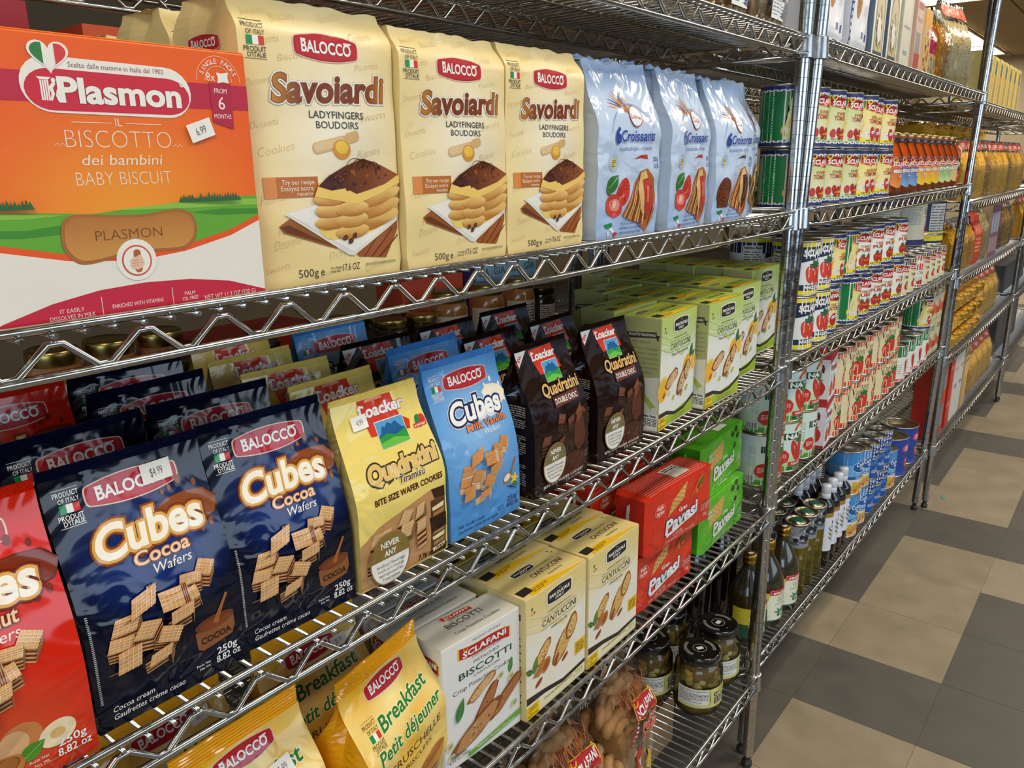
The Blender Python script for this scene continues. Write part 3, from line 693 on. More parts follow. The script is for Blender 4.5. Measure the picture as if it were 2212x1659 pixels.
# ---- small square wafer pouches (cream tiramisu and dark chocolate)
def p_quad(v): return 1-.97*smooth((v-.42)/.58)**1.1
def quadr(kind):
    w, h, d = 4.95, 7.55, 2.9; B = Bag(w, h, d, p_quad, wprof=lambda v: 1-.07*smooth((v-.45)/.5), bul=.08, amp=.06, seed=5 if kind == 'cream' else 6, gus=.22)
    base = 'f2da78' if kind == 'cream' else '22110b'
    A = Art(w, h); W = lambda u: u*w; H = lambda v: v*h
    if kind == 'cream':
        A.poly([(W(.27), H(.965)), (W(.66), H(.965)), (W(.71), H(.835)), (W(.80), H(.80)), (W(.775), H(.755)), (W(.33), H(.775))], 'd93a1c')
        A.badge(W(.46), H(.955), W(.20), H(.02), 'e9a088'); A.text('1925', W(.46), H(.948), H(.012), 'd93a1c')
        A.text('Loacker', W(.525), H(.872), H(.058), 'f7f4ee', w=W(.50), bold=.035, shear=.05, rot=.0, out=((.03, 'b52a14'),), res=3); A.line([(W(.262), H(.918)), (W(.285), H(.936)), (W(.335), H(.928))], [.05,.10,.08], 'f7f4ee')
        ph = (W(.405), H(.705), W(.725), H(.835))
    else:
        A.poly([(W(.24), H(.955)), (W(.68), H(.965)), (W(.76), H(.80)), (W(.345), H(.79))], 'd8391c')
        A.text('Loacker', W(.50), H(.885), H(.050), 'f7f4ee', w=W(.43), bold=.035, shear=.05, out=((.03, 'b52a14'),), res=3); A.line([(W(.262), H(.922)), (W(.285), H(.938)), (W(.33), H(.930))], [.05,.09,.07], 'f7f4ee')
        ph = (W(.42), H(.735), W(.70), H(.86))
        A.poly([(W(.0), H(.965)), (W(.205), H(.965)), (W(.045), H(.865))], 'e6e4de'); A.text('NEW', W(.075), H(.905), H(.026), 'd4301c', w=W(.12), bold=.04, rot=.75)
    x0, y0, x1, y1 = ph; pw = x1-x0; pH = y1-y0
    A.rect(x0-.03, y0-.03, x1+.03, y1+.03, 'e9efe0'); A.rect(x0, y0, x1, y1, '5aa0d4')
    A.poly([(x0, y0+pH*.45), (x0+pw*.1, y0+pH*.55), (x0+pw*.2, y0+pH*.82), (x0+pw*.3, y0+pH*.74), (x0+pw*.42, y0+pH*.9), (x0+pw*.55, y0+pH*.78), (x0+pw*.7, y0+pH*.88), (x0+pw*.85, y0+pH*.6), (x1, y0+pH*.5), (x1, y0+pH*.35), (x0, y0+pH*.3)], '1f5f94')
    A.poly([(x0, y0+pH*.42), (x0+pw*.3, y0+pH*.5), (x0+pw*.6, y0+pH*.36), (x1, y0+pH*.5), (x1, y0), (x0, y0)], '2f9a3e'); A.poly([(x0, y0+pH*.2), (x0+pw*.5, y0+pH*.3), (x1, y0+pH*.12), (x1, y0), (x0, y0)], '6cbf4a')
    if kind == 'cream':
        A.ell(W(.90), H(.775), W(.045), H(.035), '159047', n=14); A.ell(W(.95), H(.775), W(.04), H(.032), 'd8382f', n=14); A.rrect(W(.82), H(.745), W(.985), H(.768), .05, 'd8382f'); A.text('#1 IN ITALY', W(.90), H(.750), H(.011), 'f8f4ee', w=W(.14), bold=.03)
        A.text('Quadratini', W(.555), H(.565), H(.085), 'e7c069', w=W(.78), bold=.035, shear=.12, rot=.02, out=((.095, '3a2a18'), (.065, '5a4426'), (.02, 'f6e7b4')), res=4, bend=H(.0))
        A.text('Tiramisù', W(.60), H(.517), H(.036), '54230f', w=W(.30), bold=.015, shear=.18, out=((.05, 'f8f0cf'),))
        A.text('BITE SIZE WAFER COOKIES', W(.565), H(.452), H(.032), '4c2412', w=W(.78), bold=.03, rot=.01)
        A.poly([(W(.0), H(.01)), (W(.97), H(.01)), (W(.97), H(.40)), (W(.80), H(.41)), (W(.50), H(.36)), (W(.2), H(.33)), (W(.0), H(.26))], 'c08f5e')
        A.poly([(W(.80), H(.41)), (W(.975), H(.40)), (W(.98), H(.335)), (W(.84), H(.345))], '3c2012')
        A.poly([(W(.79), H(.345)), (W(.975), H(.335)), (W(.975), H(.01)), (W(.78), H(.01))], '5b3a20')
        for k in range(7):
            yy = .30-.035*k+(.0 if k < 2 else -.04); A.poly([(W(.80+.02*(k % 2)), H(yy)), (W(.96), H(yy+.01)), (W(.95), H(yy-.018)), (W(.81), H(yy-.022))], ('f0dfae', 'a87a44')[k % 2])
        A.poly([(W(.77), H(.245)), (W(.98), H(.24)), (W(.98), H(.155)), (W(.79), H(.15))], '2d1810'); speck(A, W(.88), H(.20), W(.09), H(.04), 0, 14, ['5a3824', '1c0e08'], .05, 4)
        Wf = lambda ox, oy, a, b, t: wafer(A, (W(ox), H(oy)), a, b, t, 'e2b67a', 'f3d8a6', '5a3018', 'd8a870')
        Wf(.10, .235, (.95,.02), (.2,.45), (0,-.55)); Wf(.40, .29, (.55,-.1), (.35,.55), (-.1,-.4)); Wf(.60, .28, (.45,.12), (.12,.55), (.08,-.4)); Wf(.38, .21, (.7,-.02), (.28,.62), (.1,-.22)); Wf(.60, .205, (.5,.12), (.02,.45), (.04,-.6)); Wf(.06, .14, (.8,-.05), (.2,.4), (0,-.4))
        cx, cy, R_ = W(.285), H(.135), W(.205)
        A.text('7.76 oz (220g)', W(.80), H(.02), H(.030), '2c1c10', w=W(.36), shear=.2, bold=.02)
    else:
        A.text('Quadratini', W(.60), H(.655), H(.075), 'd9ae6a', w=W(.66), bold=.03, shear=.1, out=((.055, '120805'),), res=4)
        A.poly([(W(.40), H(.632)), (W(.86), H(.645)), (W(.86), H(.578)), (W(.41), H(.565))], '6a3422'); A.text('DOUBLE CHOC', W(.63), H(.588), H(.034), 'ece4d8', w=W(.40), bold=.02)
        Wf = lambda ox, oy, a, b, t: wafer(A, (W(ox), H(oy)), a, b, t, '6e4230', '8d5c44', '2a120a', '5a3222')
        Wf(.10, .36, (.6,-.05), (.2,.4), (0,-.45)); Wf(.38, .47, (.55,-.15), (.25,.42), (-.02,-.3)); Wf(.58, .42, (.55,.18), (-.05,.35), (.02,-.3)); Wf(.36, .30, (.5,.1), (.2,.4), (.1,-.25))
        A.poly(blobpts(W(.82), H(.34), .55, .95, .2, 20, .35, 3), '5a2c1e'); A.poly(blobpts(W(.80), H(.47), .22, .55, -.4, 18, .2, 5), '7b4630')
        for k in range(3): A.arc(W(.82), H(.44), .4+.07*k, .4, 2.6, .035, '9a5e40')
        A.poly(blobpts(W(.6), H(.11), 1.6, .55, .12, 24, .3, 8), '4a241a')
        A.text('BITE SIZE WAFER COOKIES', W(.52), H(.045), H(.018), 'd8cfc2', w=W(.75), bold=.02); A.text('7.76 oz (220g)', W(.70), H(.018), H(.018), 'd8cfc2', w=W(.3))
        cx, cy, R_ = W(.32), H(.205), W(.195)
    A.ell(cx, cy, R_*1.06, R_*1.14, '8a7040'); A.ell(cx, cy, R_, R_*1.07, 'efece2')
    pts = [(cx+R_*math.cos(a), cy+R_*1.07*math.sin(a)) for a in [PI*(.02+.96*i/16) for i in range(17)]]
    A.poly(pts, '8a7038' if kind == 'cream' else '7f7048')
    A.text('NEVER', cx, cy+R_*.55, R_*.24, 'f4f1e6', w=R_*.95, bold=.03); A.text('ANY', cx, cy+R_*.17, R_*.24, 'f4f1e6', w=R_*.6, bold=.03)
    for k, t in enumerate(('Artificial Flavorings', 'Artificial Colorings', 'Hydrogenated Fats', 'Preservatives')): A.text(t, cx, cy-R_*(.24+.2*k), R_*.13, '44403a', w=R_*(1.5, 1.42, 1.3, .9)[k])
    g = G(); B.body(g, lambda x, y: base, 'd9c172' if kind == 'cream' else '1d0f0a', 16, 26, 0, .968)
    A.emit(g, B.front, cell=.34)
    if kind != 'cream':                                   # ingredients printed on the gusset
        A2 = Art(2, 7)
        for k in range(3): A2.fine(.15, .6+1.5*k, 1.35, 1.75+1.5*k, 10, 'a59a90', k+2)
        A2.emit(g, lambda x, y, o: (-w/2-o+.02+.09*(1-abs(x-.7)/.7), B.d/2-x-1.0, y), off0=.05)
    m1 = g.mesh('pouch', ['film']); s = B.seal(.968, base, n=4).mesh('top_seal', ['film'])
    return B, Proto('wafer_pouch', 'biscuit bag', [('pouch', m1), ('top_seal', s)])
QUAD = {k: quadr(k) for k in ('cream', 'dark')}
# ---- ladyfinger bags
def ladyfinger():
    w, h, d = 6.25, 9.0, 3.6
    B = Bag(w, h, d, lambda v: 1-.35*smooth((v-.88)/.12), wprof=lambda v: 1-.03*smooth((.06-v)/.06)-.035*smooth((v-.93)/.07), bul=.16, amp=.11, seed=11, nf=.5, topamp=.18, gus=.10)
    cream = 'f0d998'
    def bc(x, y):
        u, v = x/w, y/h; t = max(0, 1-math.hypot((u-.55)/.55, (v-.55)/.5)); return mix(cream, 'f7f0dc', t)
    A = Art(w, h); W = lambda u: u*w; H = lambda v: v*h
    rnd = random.Random(7); words = ['Sweets', 'Desserts', 'Cookies', 'Biscuits', 'Pastries', 'Desserts']
    for i, (u, v) in enumerate([(.05,.93),(.62,.95),(.85,.90),(.30,.80),(.88,.80),(.02,.70),(.92,.62),(.03,.56),(.16,.48),(.86,.48),(.04,.30),(.10,.14),(.04,.055),(.55,.10),(.80,.03),(.30,.93),(.20,.20),(.46,.03),(.90,.13),(.04,.83)]):
        A.text(words[i % 6], W(u), H(v), .20+.12*rnd.random(), 'd2b981', al='c' if .12 < u < .85 else ('l' if u <= .12 else 'r'), bold=-.022, shear=.35, rot=.18, w=.9+.5*rnd.random())
    product_of_italy(A, W(.025), H(.79), W(.125), H(.125), '5a4f38')
    balocco(A, W(.525), H(.85), W(.40), H(.092), -.01)
    A.text('Savoiardi', W(.53), H(.664), H(.092), lambda x, y: mix('c9852a', '7a3416', smooth((x/w-.12)/.25)) if x < W(.75) else mix('7a3416', 'b5702a', smooth((x/w-.75)/.15)), w=W(.74), bold=.018, shear=.16, rot=.035, out=((.07, 'cfc3a8'), (.055, 'fbf8f0'), (.025, '8f5a24')), res=4)
    A.text('LADYFINGERS', W(.56), H(.606), H(.025), '3d3a34', w=W(.36), bold=.004); A.text('BOUDOIRS', W(.56), H(.570), H(.025), '3d3a34', w=W(.28), bold=.004)
    A.rrect(W(.38), H(.49), W(.62), H(.533), .18, 'd8b078', rot=.2); A.rrect(W(.60), H(.52), W(.70), H(.56), .15, 'd8b078', rot=.25); A.rrect(W(.39), H(.497), W(.60), H(.53), .15, 'e3c596', rot=.2)
    A.ell(W(.575), H(.495), W(.062), H(.036), 'dd9a3c', -.2); A.ell(W(.575), H(.502), W(.045), H(.024), 'f4c84e', -.2)
    A.rect(W(.065), H(.325), W(.40), H(.398), 'b86a28'); A.rect(W(.065), H(.325), W(.14), H(.398), 'd98a40')
    A.text('Try our recipe', W(.375), H(.371), H(.017), 'f6ead2', al='r', w=W(.20)); A.text('Essayez notre', W(.365), H(.349), H(.017), 'f6ead2', al='r', w=W(.20)); A.text('recette', W(.36), H(.331), H(.014), 'f6ead2', al='r', w=W(.10))
    # napkin, plate, layered cake
    A.poly([(W(.13), H(.225)), (W(.21), H(.255)), (W(.52), H(.15)), (W(.50), H(.125)), (W(.16), H(.20))], '9a5a2a'); A.poly([(W(.14), H(.222)), (W(.19), H(.228)), (W(.47), H(.14)), (W(.17), H(.205))], '6d3a1a')
    A.poly([(W(.64), H(.105)), (W(.66), H(.085)), (W(.87), H(.068)), (W(.985), H(.18)), (W(.985), H(.235)), (W(.70), H(.12))], '9c5626')
    for k in range(3): A.line([(W(.70+.06*k), H(.082-.003*k)), (W(.90+.04*k), H(.215-.03*k))], .05, '6b3415')
    A.poly([(W(.165), H(.268)), (W(.38), H(.30)), (W(.985), H(.27)), (W(.985), H(.215)), (W(.625), H(.092)), (W(.58), H(.098))], 'e4e0d4'); A.poly([(W(.19), H(.268)), (W(.38), H(.296)), (W(.985), H(.268)), (W(.98), H(.228)), (W(.62), H(.105))], 'efece4')
    A.poly(blobpts(W(.66), H(.225), W(.28), H(.060), .12, 28, .08, 2), 'f0cf72')
    def finger(u, v, ru, rv, rot, k):
        A.poly(blobpts(W(u), H(v), W(ru), H(rv), rot, 24, .05, k), lambda x, y: mix('b5702a', 'f0c878', smooth((y/h-v+rv)/(1.7*rv))))
    for k, v in enumerate((.335, .292, .249)): A.poly([(W(.52), H(v-.05)), (W(.72), H(v-.065)), (W(.99), H(v+.012)), (W(.99), H(v+.045)), (W(.70), H(v+.0)), (W(.52), H(v+.01))], ('e9c06a', 'c98a40', 'dba858')[k])
    for k, v in enumerate((.215, .258, .301)):
        finger(.46, v+.012, .105, .026, .0, k); finger(.84, v+.010, .165, .027, .26, k+3); finger(.62, v-.028, .125, .029, .05, k+6)
    A.poly([(W(.36), H(.325)), (W(.42), H(.345)), (W(.50), H(.31)), (W(.58), H(.325)), (W(.66), H(.29)), (W(.74), H(.315)), (W(.84), H(.325)), (W(.94), H(.36)), (W(1.0), H(.365)), (W(1.0), H(.395)), (W(.74), H(.345)), (W(.55), H(.36)), (W(.40), H(.375))], 'efca6c')
    A.poly([(W(.39), H(.362)), (W(.47), H(.40)), (W(.58), H(.432)), (W(.72), H(.462)), (W(.86), H(.435)), (W(.99), H(.398)), (W(.88), H(.362)), (W(.76), H(.342)), (W(.66), H(.328)), (W(.58), H(.352)), (W(.48), H(.345))], lambda x, y: mix('4a1d0d', '9a5424', smooth((x/w-.5)/.5)))
    speck(A, W(.68), H(.392), W(.26), H(.048), .10, 30, ['5c2810', 'a0581f', '3d180b'], .07, 3)
    for k in range(5): A.arc(W(.655+.035*k), H(.415), .42-.03*k, .2, 2.9, .025, '4a2413')
    for px, py in ((.515, .395), (.55, .38), (.585, .405), (.56, .165), (.60, .150), (.63, .170)): A.ell(W(px), H(py), .13, .085, '4b2416', .5, 12); A.line([(W(px)-.09, H(py)-.04), (W(px)+.09, H(py)+.05)], .02, '9c6a4c')
    A.text('500g', W(.24), H(.030), H(.030), '4a4436', al='l', w=W(.13)); A.text('e', W(.385), H(.030), H(.030), '4a4436', al='l'); A.text('Net Weight', W(.455), H(.048), H(.010), '4a4436', al='l', w=W(.075)); A.text('Poids Net', W(.455), H(.034), H(.010), '4a4436', al='l', w=W(.065)); A.text('17.6 OZ', W(.54), H(.036), H(.027), '4a4436', al='l', w=W(.125)); A.text('SERVING SUGGESTION / SUGGESTION À CONSEILLER', W(.71), H(.045), H(.011), '7a705a', al='l', w=W(.24))
    g = G(); B.body(g, bc, 'e8cf8c', 24, 36); A.emit(g, B.front, cell=.32)
    A2 = Art(3, 9)
    A2.fine(.3, 3.6, 1.6, 5.6, 16, '8a7650', 4); A2.text('Biscuits', 1.3, 7.0, .28, 'cdb277', rot=.3, bold=-.02, shear=.3); A2.text('Cookies', 1.5, 2.2, .26, 'cdb277', rot=.3, bold=-.02, shear=.3)
    balocco(A2, 1.75, 7.65, 1.7, .52); A2.text('Savoiardi', 1.75, 7.0, .36, '8a4a1e', w=2.2, bold=.015, shear=.16)
    A2.emit(g, lambda x, y, o: (-w/2+.01-o, 1.75-x*1.0, y), off0=.02)
    m1 = g.mesh('pouch', ['satin_film'])
    # folded-over top flap
    f = G(); n = 14; vs = []; fs = []
    prof = [(-1.15, -.08), (-.7, .10), (0.0, .20), (.7, .16), (1.1, -.05)]
    for j, (y, z) in enumerate(prof):
        for i in range(n+1):
            u = 2*i/n-1; vs.append((u*w/2*(.945-.02*j), y, h+z+.10*noise.noise(Vector((u*2.3, j*.9, 3)))-.10*u*u))
    k = n+1
    for j in range(len(prof)-1):
        for i in range(n): fs.append((j*k+i, j*k+i+1, (j+1)*k+i+1, (j+1)*k+i))
    f.add(vs, fs, 'efd795', 0, False)
    return B, Proto('ladyfinger_bag', 'biscuit bag', [('pouch', m1), ('folded_top', f.mesh('folded_top', ['satin_film']))])
LADY = ladyfinger()
# ---- croissant bags
def croissant(kind):
    w, h, d = 6.0, 8.9, 3.6
    B = Bag(w, h, d, lambda v: .93+.07*math.sin(PI*v)-.62*smooth((v-.60)/.40), wprof=lambda v: 1-.04*smooth((.1-v)/.1)-.05*smooth((v-.7)/.3), bul=.22, amp=.16, seed={'jam': 21, 'choc': 22}[kind], nf=.75, topamp=.35, gus=.10)
    def bc(x, y):
        u, v = x/w, y/h; t = smooth((v-.05)/.3)*(1-smooth((v-.75)/.2)); return mix('a9c4ea', 'c9d9f0', t*.8)
    A = Art(w, h); W = lambda u: u*w; H = lambda v: v*h
    for k in range(9): A.line([(W(.48), H(.72)), (W(.48)-1.0*math.cos(.25+k*.16), H(.72)+.75*math.sin(.25+k*.16)), (W(.48)-1.75*math.cos(.15+k*.17), H(.72)+1.25*math.sin(.2+k*.16))], [.10, .07, .02], ('e0a040', 'c8483c', '3e68b4', 'e8b858')[k % 4])
    A.ell(W(.56), H(.70), W(.10), H(.062), 'b5533c', n=24); A.ell(W(.56), H(.70), W(.092), H(.056), 'eef3f8', n=24); A.text('Doras', W(.56), H(.685), H(.030), 'c8402c', w=W(.155), bold=.01)
    A.arc(W(.52), H(.50), W(.40), .55, 2.75, .05, '8ea9d8', 22)
    A.text('6', W(.20), H(.545), H(.085), '27479c', al='l', bold=.04, shear=.15, w=W(.085)); A.text('Croissants', W(.30), H(.555), H(.060), '27479c', al='l', w=W(.56), bold=.015, shear=.15, rot=.02, res=3)
    A.text('di pastasfoglia - of pastry', W(.55), H(.505), H(.026), '4a64a8', w=W(.56), shear=.2, bold=-.01, rot=.02)
    jc = 'b8342c' if kind == 'jam' else '5a2c1c'
    A.poly([(W(.48), H(.455)), (W(.62), H(.478)), (W(.74), H(.482)), (W(.75), H(.455)), (W(.62), H(.462))], jc)
    A.ell(W(.20), H(.435), W(.075), H(.05), 'b9cbe6'); A.rect(W(.165), H(.405), W(.225), H(.458), 'f0d65a'); A.fine(W(.17), H(.41), W(.22), H(.452), 4, '6a6030', 1)
    A.text('300g', W(.90), H(.44), H(.03), '27479c', w=W(.10), shear=.2); A.text('10.58', W(.90), H(.40), H(.03), '27479c', w=W(.10), shear=.2)
    if kind == 'jam':
        leaf(A, W(.13), H(.27), 1.25, .85, .75, '3f7a3a', '9cc08a'); leaf(A, W(.20), H(.25), .7, .3, 2.4, '3a7236', '9cc08a')
        A.poly(blobpts(W(.36), H(.27), .55, .75, -.5, 20, .05, 1), 'c83a30'); speck(A, W(.36), H(.27), .45, .62, -.5, 20, ['f0c070', 'a02018'], .04, 2)
        A.poly(blobpts(W(.24), H(.19), .68, .60, -.3, 20, .08, 2), 'd24a3c'); A.poly(blobpts(W(.25), H(.195), .40, .32, -.3, 16, .1, 3), 'e89080'); A.ell(W(.25), H(.2), .14, .2, 'f4c8b8', -.3, 12)
    else:
        A.ell(W(.22), H(.22), W(.155), H(.105), '5c2f1c'); A.ell(W(.22), H(.225), W(.135), H(.088), '7c4426')
        for k in range(3): A.arc(W(.22), H(.225), W(.035+.035*k), 0, 5.2, .05, '4a2414', 18)
        A.rect(W(.10), H(.11), W(.34), H(.15), '6a3820')
    A.poly([(W(.36), H(.13)), (W(.44), H(.21)), (W(.55), H(.30)), (W(.62), H(.385)), (W(.74), H(.40)), (W(.86), H(.34)), (W(.93), H(.24)), (W(.90), H(.10)), (W(.78), H(.02)), (W(.62), H(.08)), (W(.48), H(.10))], 'b4632c')
    for k in range(9):
        t = k/8.0; A.line([(W(.40+.30*t), H(.12-.05*t)), (W(.47+.24*t), H(.20-.02*t)), (W(.57+.10*t), H(.34-.03*t))], [.14, .10, .03], ('ddaa62', '8a4520', 'e6c080')[k % 3])
    A.poly([(W(.62), H(.375)), (W(.70), H(.39)), (W(.76), H(.32)), (W(.74), H(.2)), (W(.70), H(.12)), (W(.64), H(.18)), (W(.60), H(.28))], 'e2bd7a')
    A.poly([(W(.66), H(.335)), (W(.74), H(.345)), (W(.82), H(.28)), (W(.84), H(.18)), (W(.76), H(.09)), (W(.70), H(.16)), (W(.68), H(.26))], 'c03e34' if kind == 'jam' else '4a2418')
    A.poly([(W(.72), H(.30)), (W(.77), H(.29)), (W(.76), H(.2)), (W(.73), H(.2))], 'dc7a68' if kind == 'jam' else '7a4a34')
    for k in range(4): A.line([(W(.80+.02*k), H(.30-.02*k)), (W(.88-.01*k), H(.20-.03*k)), (W(.80), H(.05))], [.04, .09, .04], ('8a4520', 'd29a54')[k % 2])
    # little map of Italy and small print
    A.poly([(W(.10), H(.085)), (W(.22), H(.095)), (W(.23), H(.075)), (W(.17), H(.06)), (W(.12), H(.065))], '2f8a4e'); A.poly([(W(.17), H(.06)), (W(.22), H(.065)), (W(.27), H(.035)), (W(.24), H(.03))], 'eef0ee'); A.poly([(W(.26), H(.04)), (W(.32), H(.03)), (W(.29), H(.018)), (W(.26), H(.004)), (W(.24), H(.03))], 'c8402c'); A.ell(W(.16), H(.03), .09, .16, 'e6eaf0')
    for k in range(3): A.text(('Farcitura alla Fragola', 'strawberry jam filling', 'with strawberry jam filling')[k] if kind == 'jam' else ('Crema al Cioccolato', 'with chocolate filling', 'farciti con crema')[k], W(.52), H(.075-.026*k), H(.016), '2b4a94', w=W(.36), shear=.2)
    g = G(); B.body(g, bc, lambda x, y: 'c3d3e6', 26, 40); A.emit(g, B.front, cell=.28, off0=.016)
    m1 = g.mesh('pouch', ['film'])
    s = B.seal(1.0, 'bccfea', h=.22, n=3, jag=.8, crimp=.05).mesh('top_seal', ['film'])
    return B, Proto('croissant_bag', 'croissant bag', [('pouch', m1), ('top_seal', s)])
CROI = {k: croissant(k) for k in ('jam', 'choc')}
# ---- yellow breakfast-biscuit pillow bags
def breakfast():
    w, h, d = 5.7, 8.2, 3.2
    B = Bag(w, h, d, lambda v: (.72+.28*smooth(v/.3))*(1-.96*smooth((v-.50)/.40)), wprof=lambda v: 1-.03*smooth((v-.6)/.3), bul=.10, amp=.12, seed=31, nf=.5, gus=.12)
    def bc(x, y): return mix('f0b41c', 'fbe596', .5+.8*noise.noise(Vector((x*.5, y*.45, 3))))
    A = Art(w, h); W = lambda u: u*w; H = lambda v: v*h
    balocco(A, W(.50), H(.835), W(.46), H(.095), .02)
    product_of_italy(A, W(.10), H(.60), W(.135), H(.145), '7a5a18')
    A.text('Breakfast', W(.56), H(.665), H(.066), '2f7d34', w=W(.62), bold=.02, shear=.15, rot=.05, out=((.05, 'f6ecb8'),), res=3)
    A.text('Petit déjeuner', W(.53), H(.545), H(.066), '2f7d34', w=W(.82), bold=.02, shear=.15, rot=.05, out=((.05, 'f6ecb8'),), res=3)
    A.text('CRUSCHELLE', W(.56), H(.43), H(.046), '5a4410', w=W(.70), rot=.04, bold=.0); A.text('BISCUITS', W(.58), H(.372), H(.030), '6a5218', w=W(.36), rot=.04)
    A.poly([(W(.55), H(.26)), (W(.95), H(.30)), (W(.92), H(.10)), (W(.85), H(.03)), (W(.65), H(.03)), (W(.58), H(.1))], 'd99a3c'); A.ell(W(.75), H(.28), W(.20), H(.035), 'b5702c', .1); cantuccio(A, W(.80), H(.12), .6, .45, .3, 2, 'c08a4a', '7a4520'); cantuccio(A, W(.30), H(.10), .8, .5, .2, 5, 'c08a4a', '7a4520')
    A.ell(W(.20), H(.22), W(.13), H(.05), '4a8f30')
    g = G(); B.body(g, bc, 'f0a818', 16, 24, 0, .90); A.emit(g, B.front, cell=.34)
    A2 = Art(3, 7); A2.rect(.2, 1.0, 2.9, 3.4, '5faa3c'); A2.text('Biscuits préparés', 1.55, 3.65, .26, '5a4410', w=2.2)
    for k in range(3): A2.text(('✓ sans agents de conservation', '✓ sans huiles hydrogénées', '✓ sans colorants')[k].replace('✓ ', ''), .5, 2.8-.55*k, .24, 'f4f2dc', al='l', w=2.2)
    A2.emit(g, lambda x, y, o: (-w/2-o+.02+.08*(1-abs(x-1.5)/1.5), 1.5-x, y), off0=.03)
    return B, Proto('biscuit_pillow_bag', 'biscuit bag', [('pouch', g.mesh('pouch', ['film'])), ('top_seal', B.seal(.90, 'f0a91a', n=6, crimp=.035).mesh('top_seal', ['film']))])
BREAK = breakfast()
# ---------------------------------------------------------------- cartons
def carton(name, cat, w, h, d, front, side, top, artF=None, artL=None, artT=None, bev=.045, mt='carton', lid=True, lidname='lid_flap', frontfn=None, artR=None):
    g = G(); g.box(-w/2, -d/2, 0, w/2, d/2, h, side, 0, bev)
    # printed front panel
    if frontfn:
        n = 10; vs = []; fs = []; cs = []
        for j in range(n+1):
            for i in range(n+1): vs.append((-w/2+bev+(w-2*bev)*i/n, -d/2-.004, bev+(h-2*bev)*j/n))
        for j in range(n):
            for i in range(n):
                q = (j*(n+1)+i, j*(n+1)+i+1, (j+1)*(n+1)+i+1, (j+1)*(n+1)+i); fs.append(q); cs.append([lin(frontfn(vs[k][0]+w/2, vs[k][2])) for k in q])
        g.add(vs, fs, cs)
    else: g.add([(-w/2+bev,-d/2-.004,bev),(w/2-bev,-d/2-.004,bev),(w/2-bev,-d/2-.004,h-bev),(-w/2+bev,-d/2-.004,h-bev)], [(0,1,2,3)], front)
    if artF: artF.emit(g, plane_map((-w/2,-d/2,0), (1,0,0), (0,0,1)))
    if artL: artL.emit(g, plane_map((-w/2,d/2,0), (0,-1,0), (0,0,1)))
    if artR: artR.emit(g, plane_map((w/2,-d/2,0), (0,1,0), (0,0,1)))
    parts = []
    if lid:
        l = G(); l.box(-w/2+.03, -d/2+.03, h, w/2-.03, d/2-.01, h+.035, top, 0, .012)
        l.box(-w/2+.04, d/2-.03, h-.25, w/2-.04, d/2+.02, h+.03, top)
        if artT: artT.emit(l, plane_map((-w/2,-d/2,h+.035), (1,0,0), (0,1,0)))
        parts.append((lidname, l.mesh(lidname, [mt])))
    return Proto(name, cat, [('carton_body', g.mesh('carton_body', [mt]))]+parts)
def pan_logo(A, cx, cy, w, h):
    A.badge(cx, cy, w*1.10, h*1.14, 'f0eee4', bul=.10); A.badge(cx, cy, w, h, '2b2724', bul=.10)
    A.ell(cx, cy+h*.27, w*.07, h*.12, '2b2724'); A.arc(cx, cy+h*.24, h*.12, .2, 2.9, h*.03, 'd8d4c8', 8)
    A.text('PAN DUCALE', cx, cy-h*.08, h*.22, 'f2efe6', w=w*.86, bold=.035); A.text('ITALY', cx, cy-h*.36, h*.17, 'f2efe6', w=w*.36, bold=.03)
def italy_dots(A, x, y, k):
    A.poly([(x, y+k), (x+.5*k, y+1.1*k), (x+.5*k, y+.6*k), (x+.2*k, y+.5*k)], '2f8a4e'); A.poly([(x+.3*k, y+.5*k), (x+.6*k, y+.6*k), (x+.8*k, y+.2*k)], 'f0ece0'); A.poly([(x+.6*k, y+.35*k), (x+1.1*k, y+.1*k), (x+.8*k, y-.3*k)], 'c8402c'); A.ell(x+.2*k, y-.1*k, .12*k, .2*k, '2f8a4e', n=8)
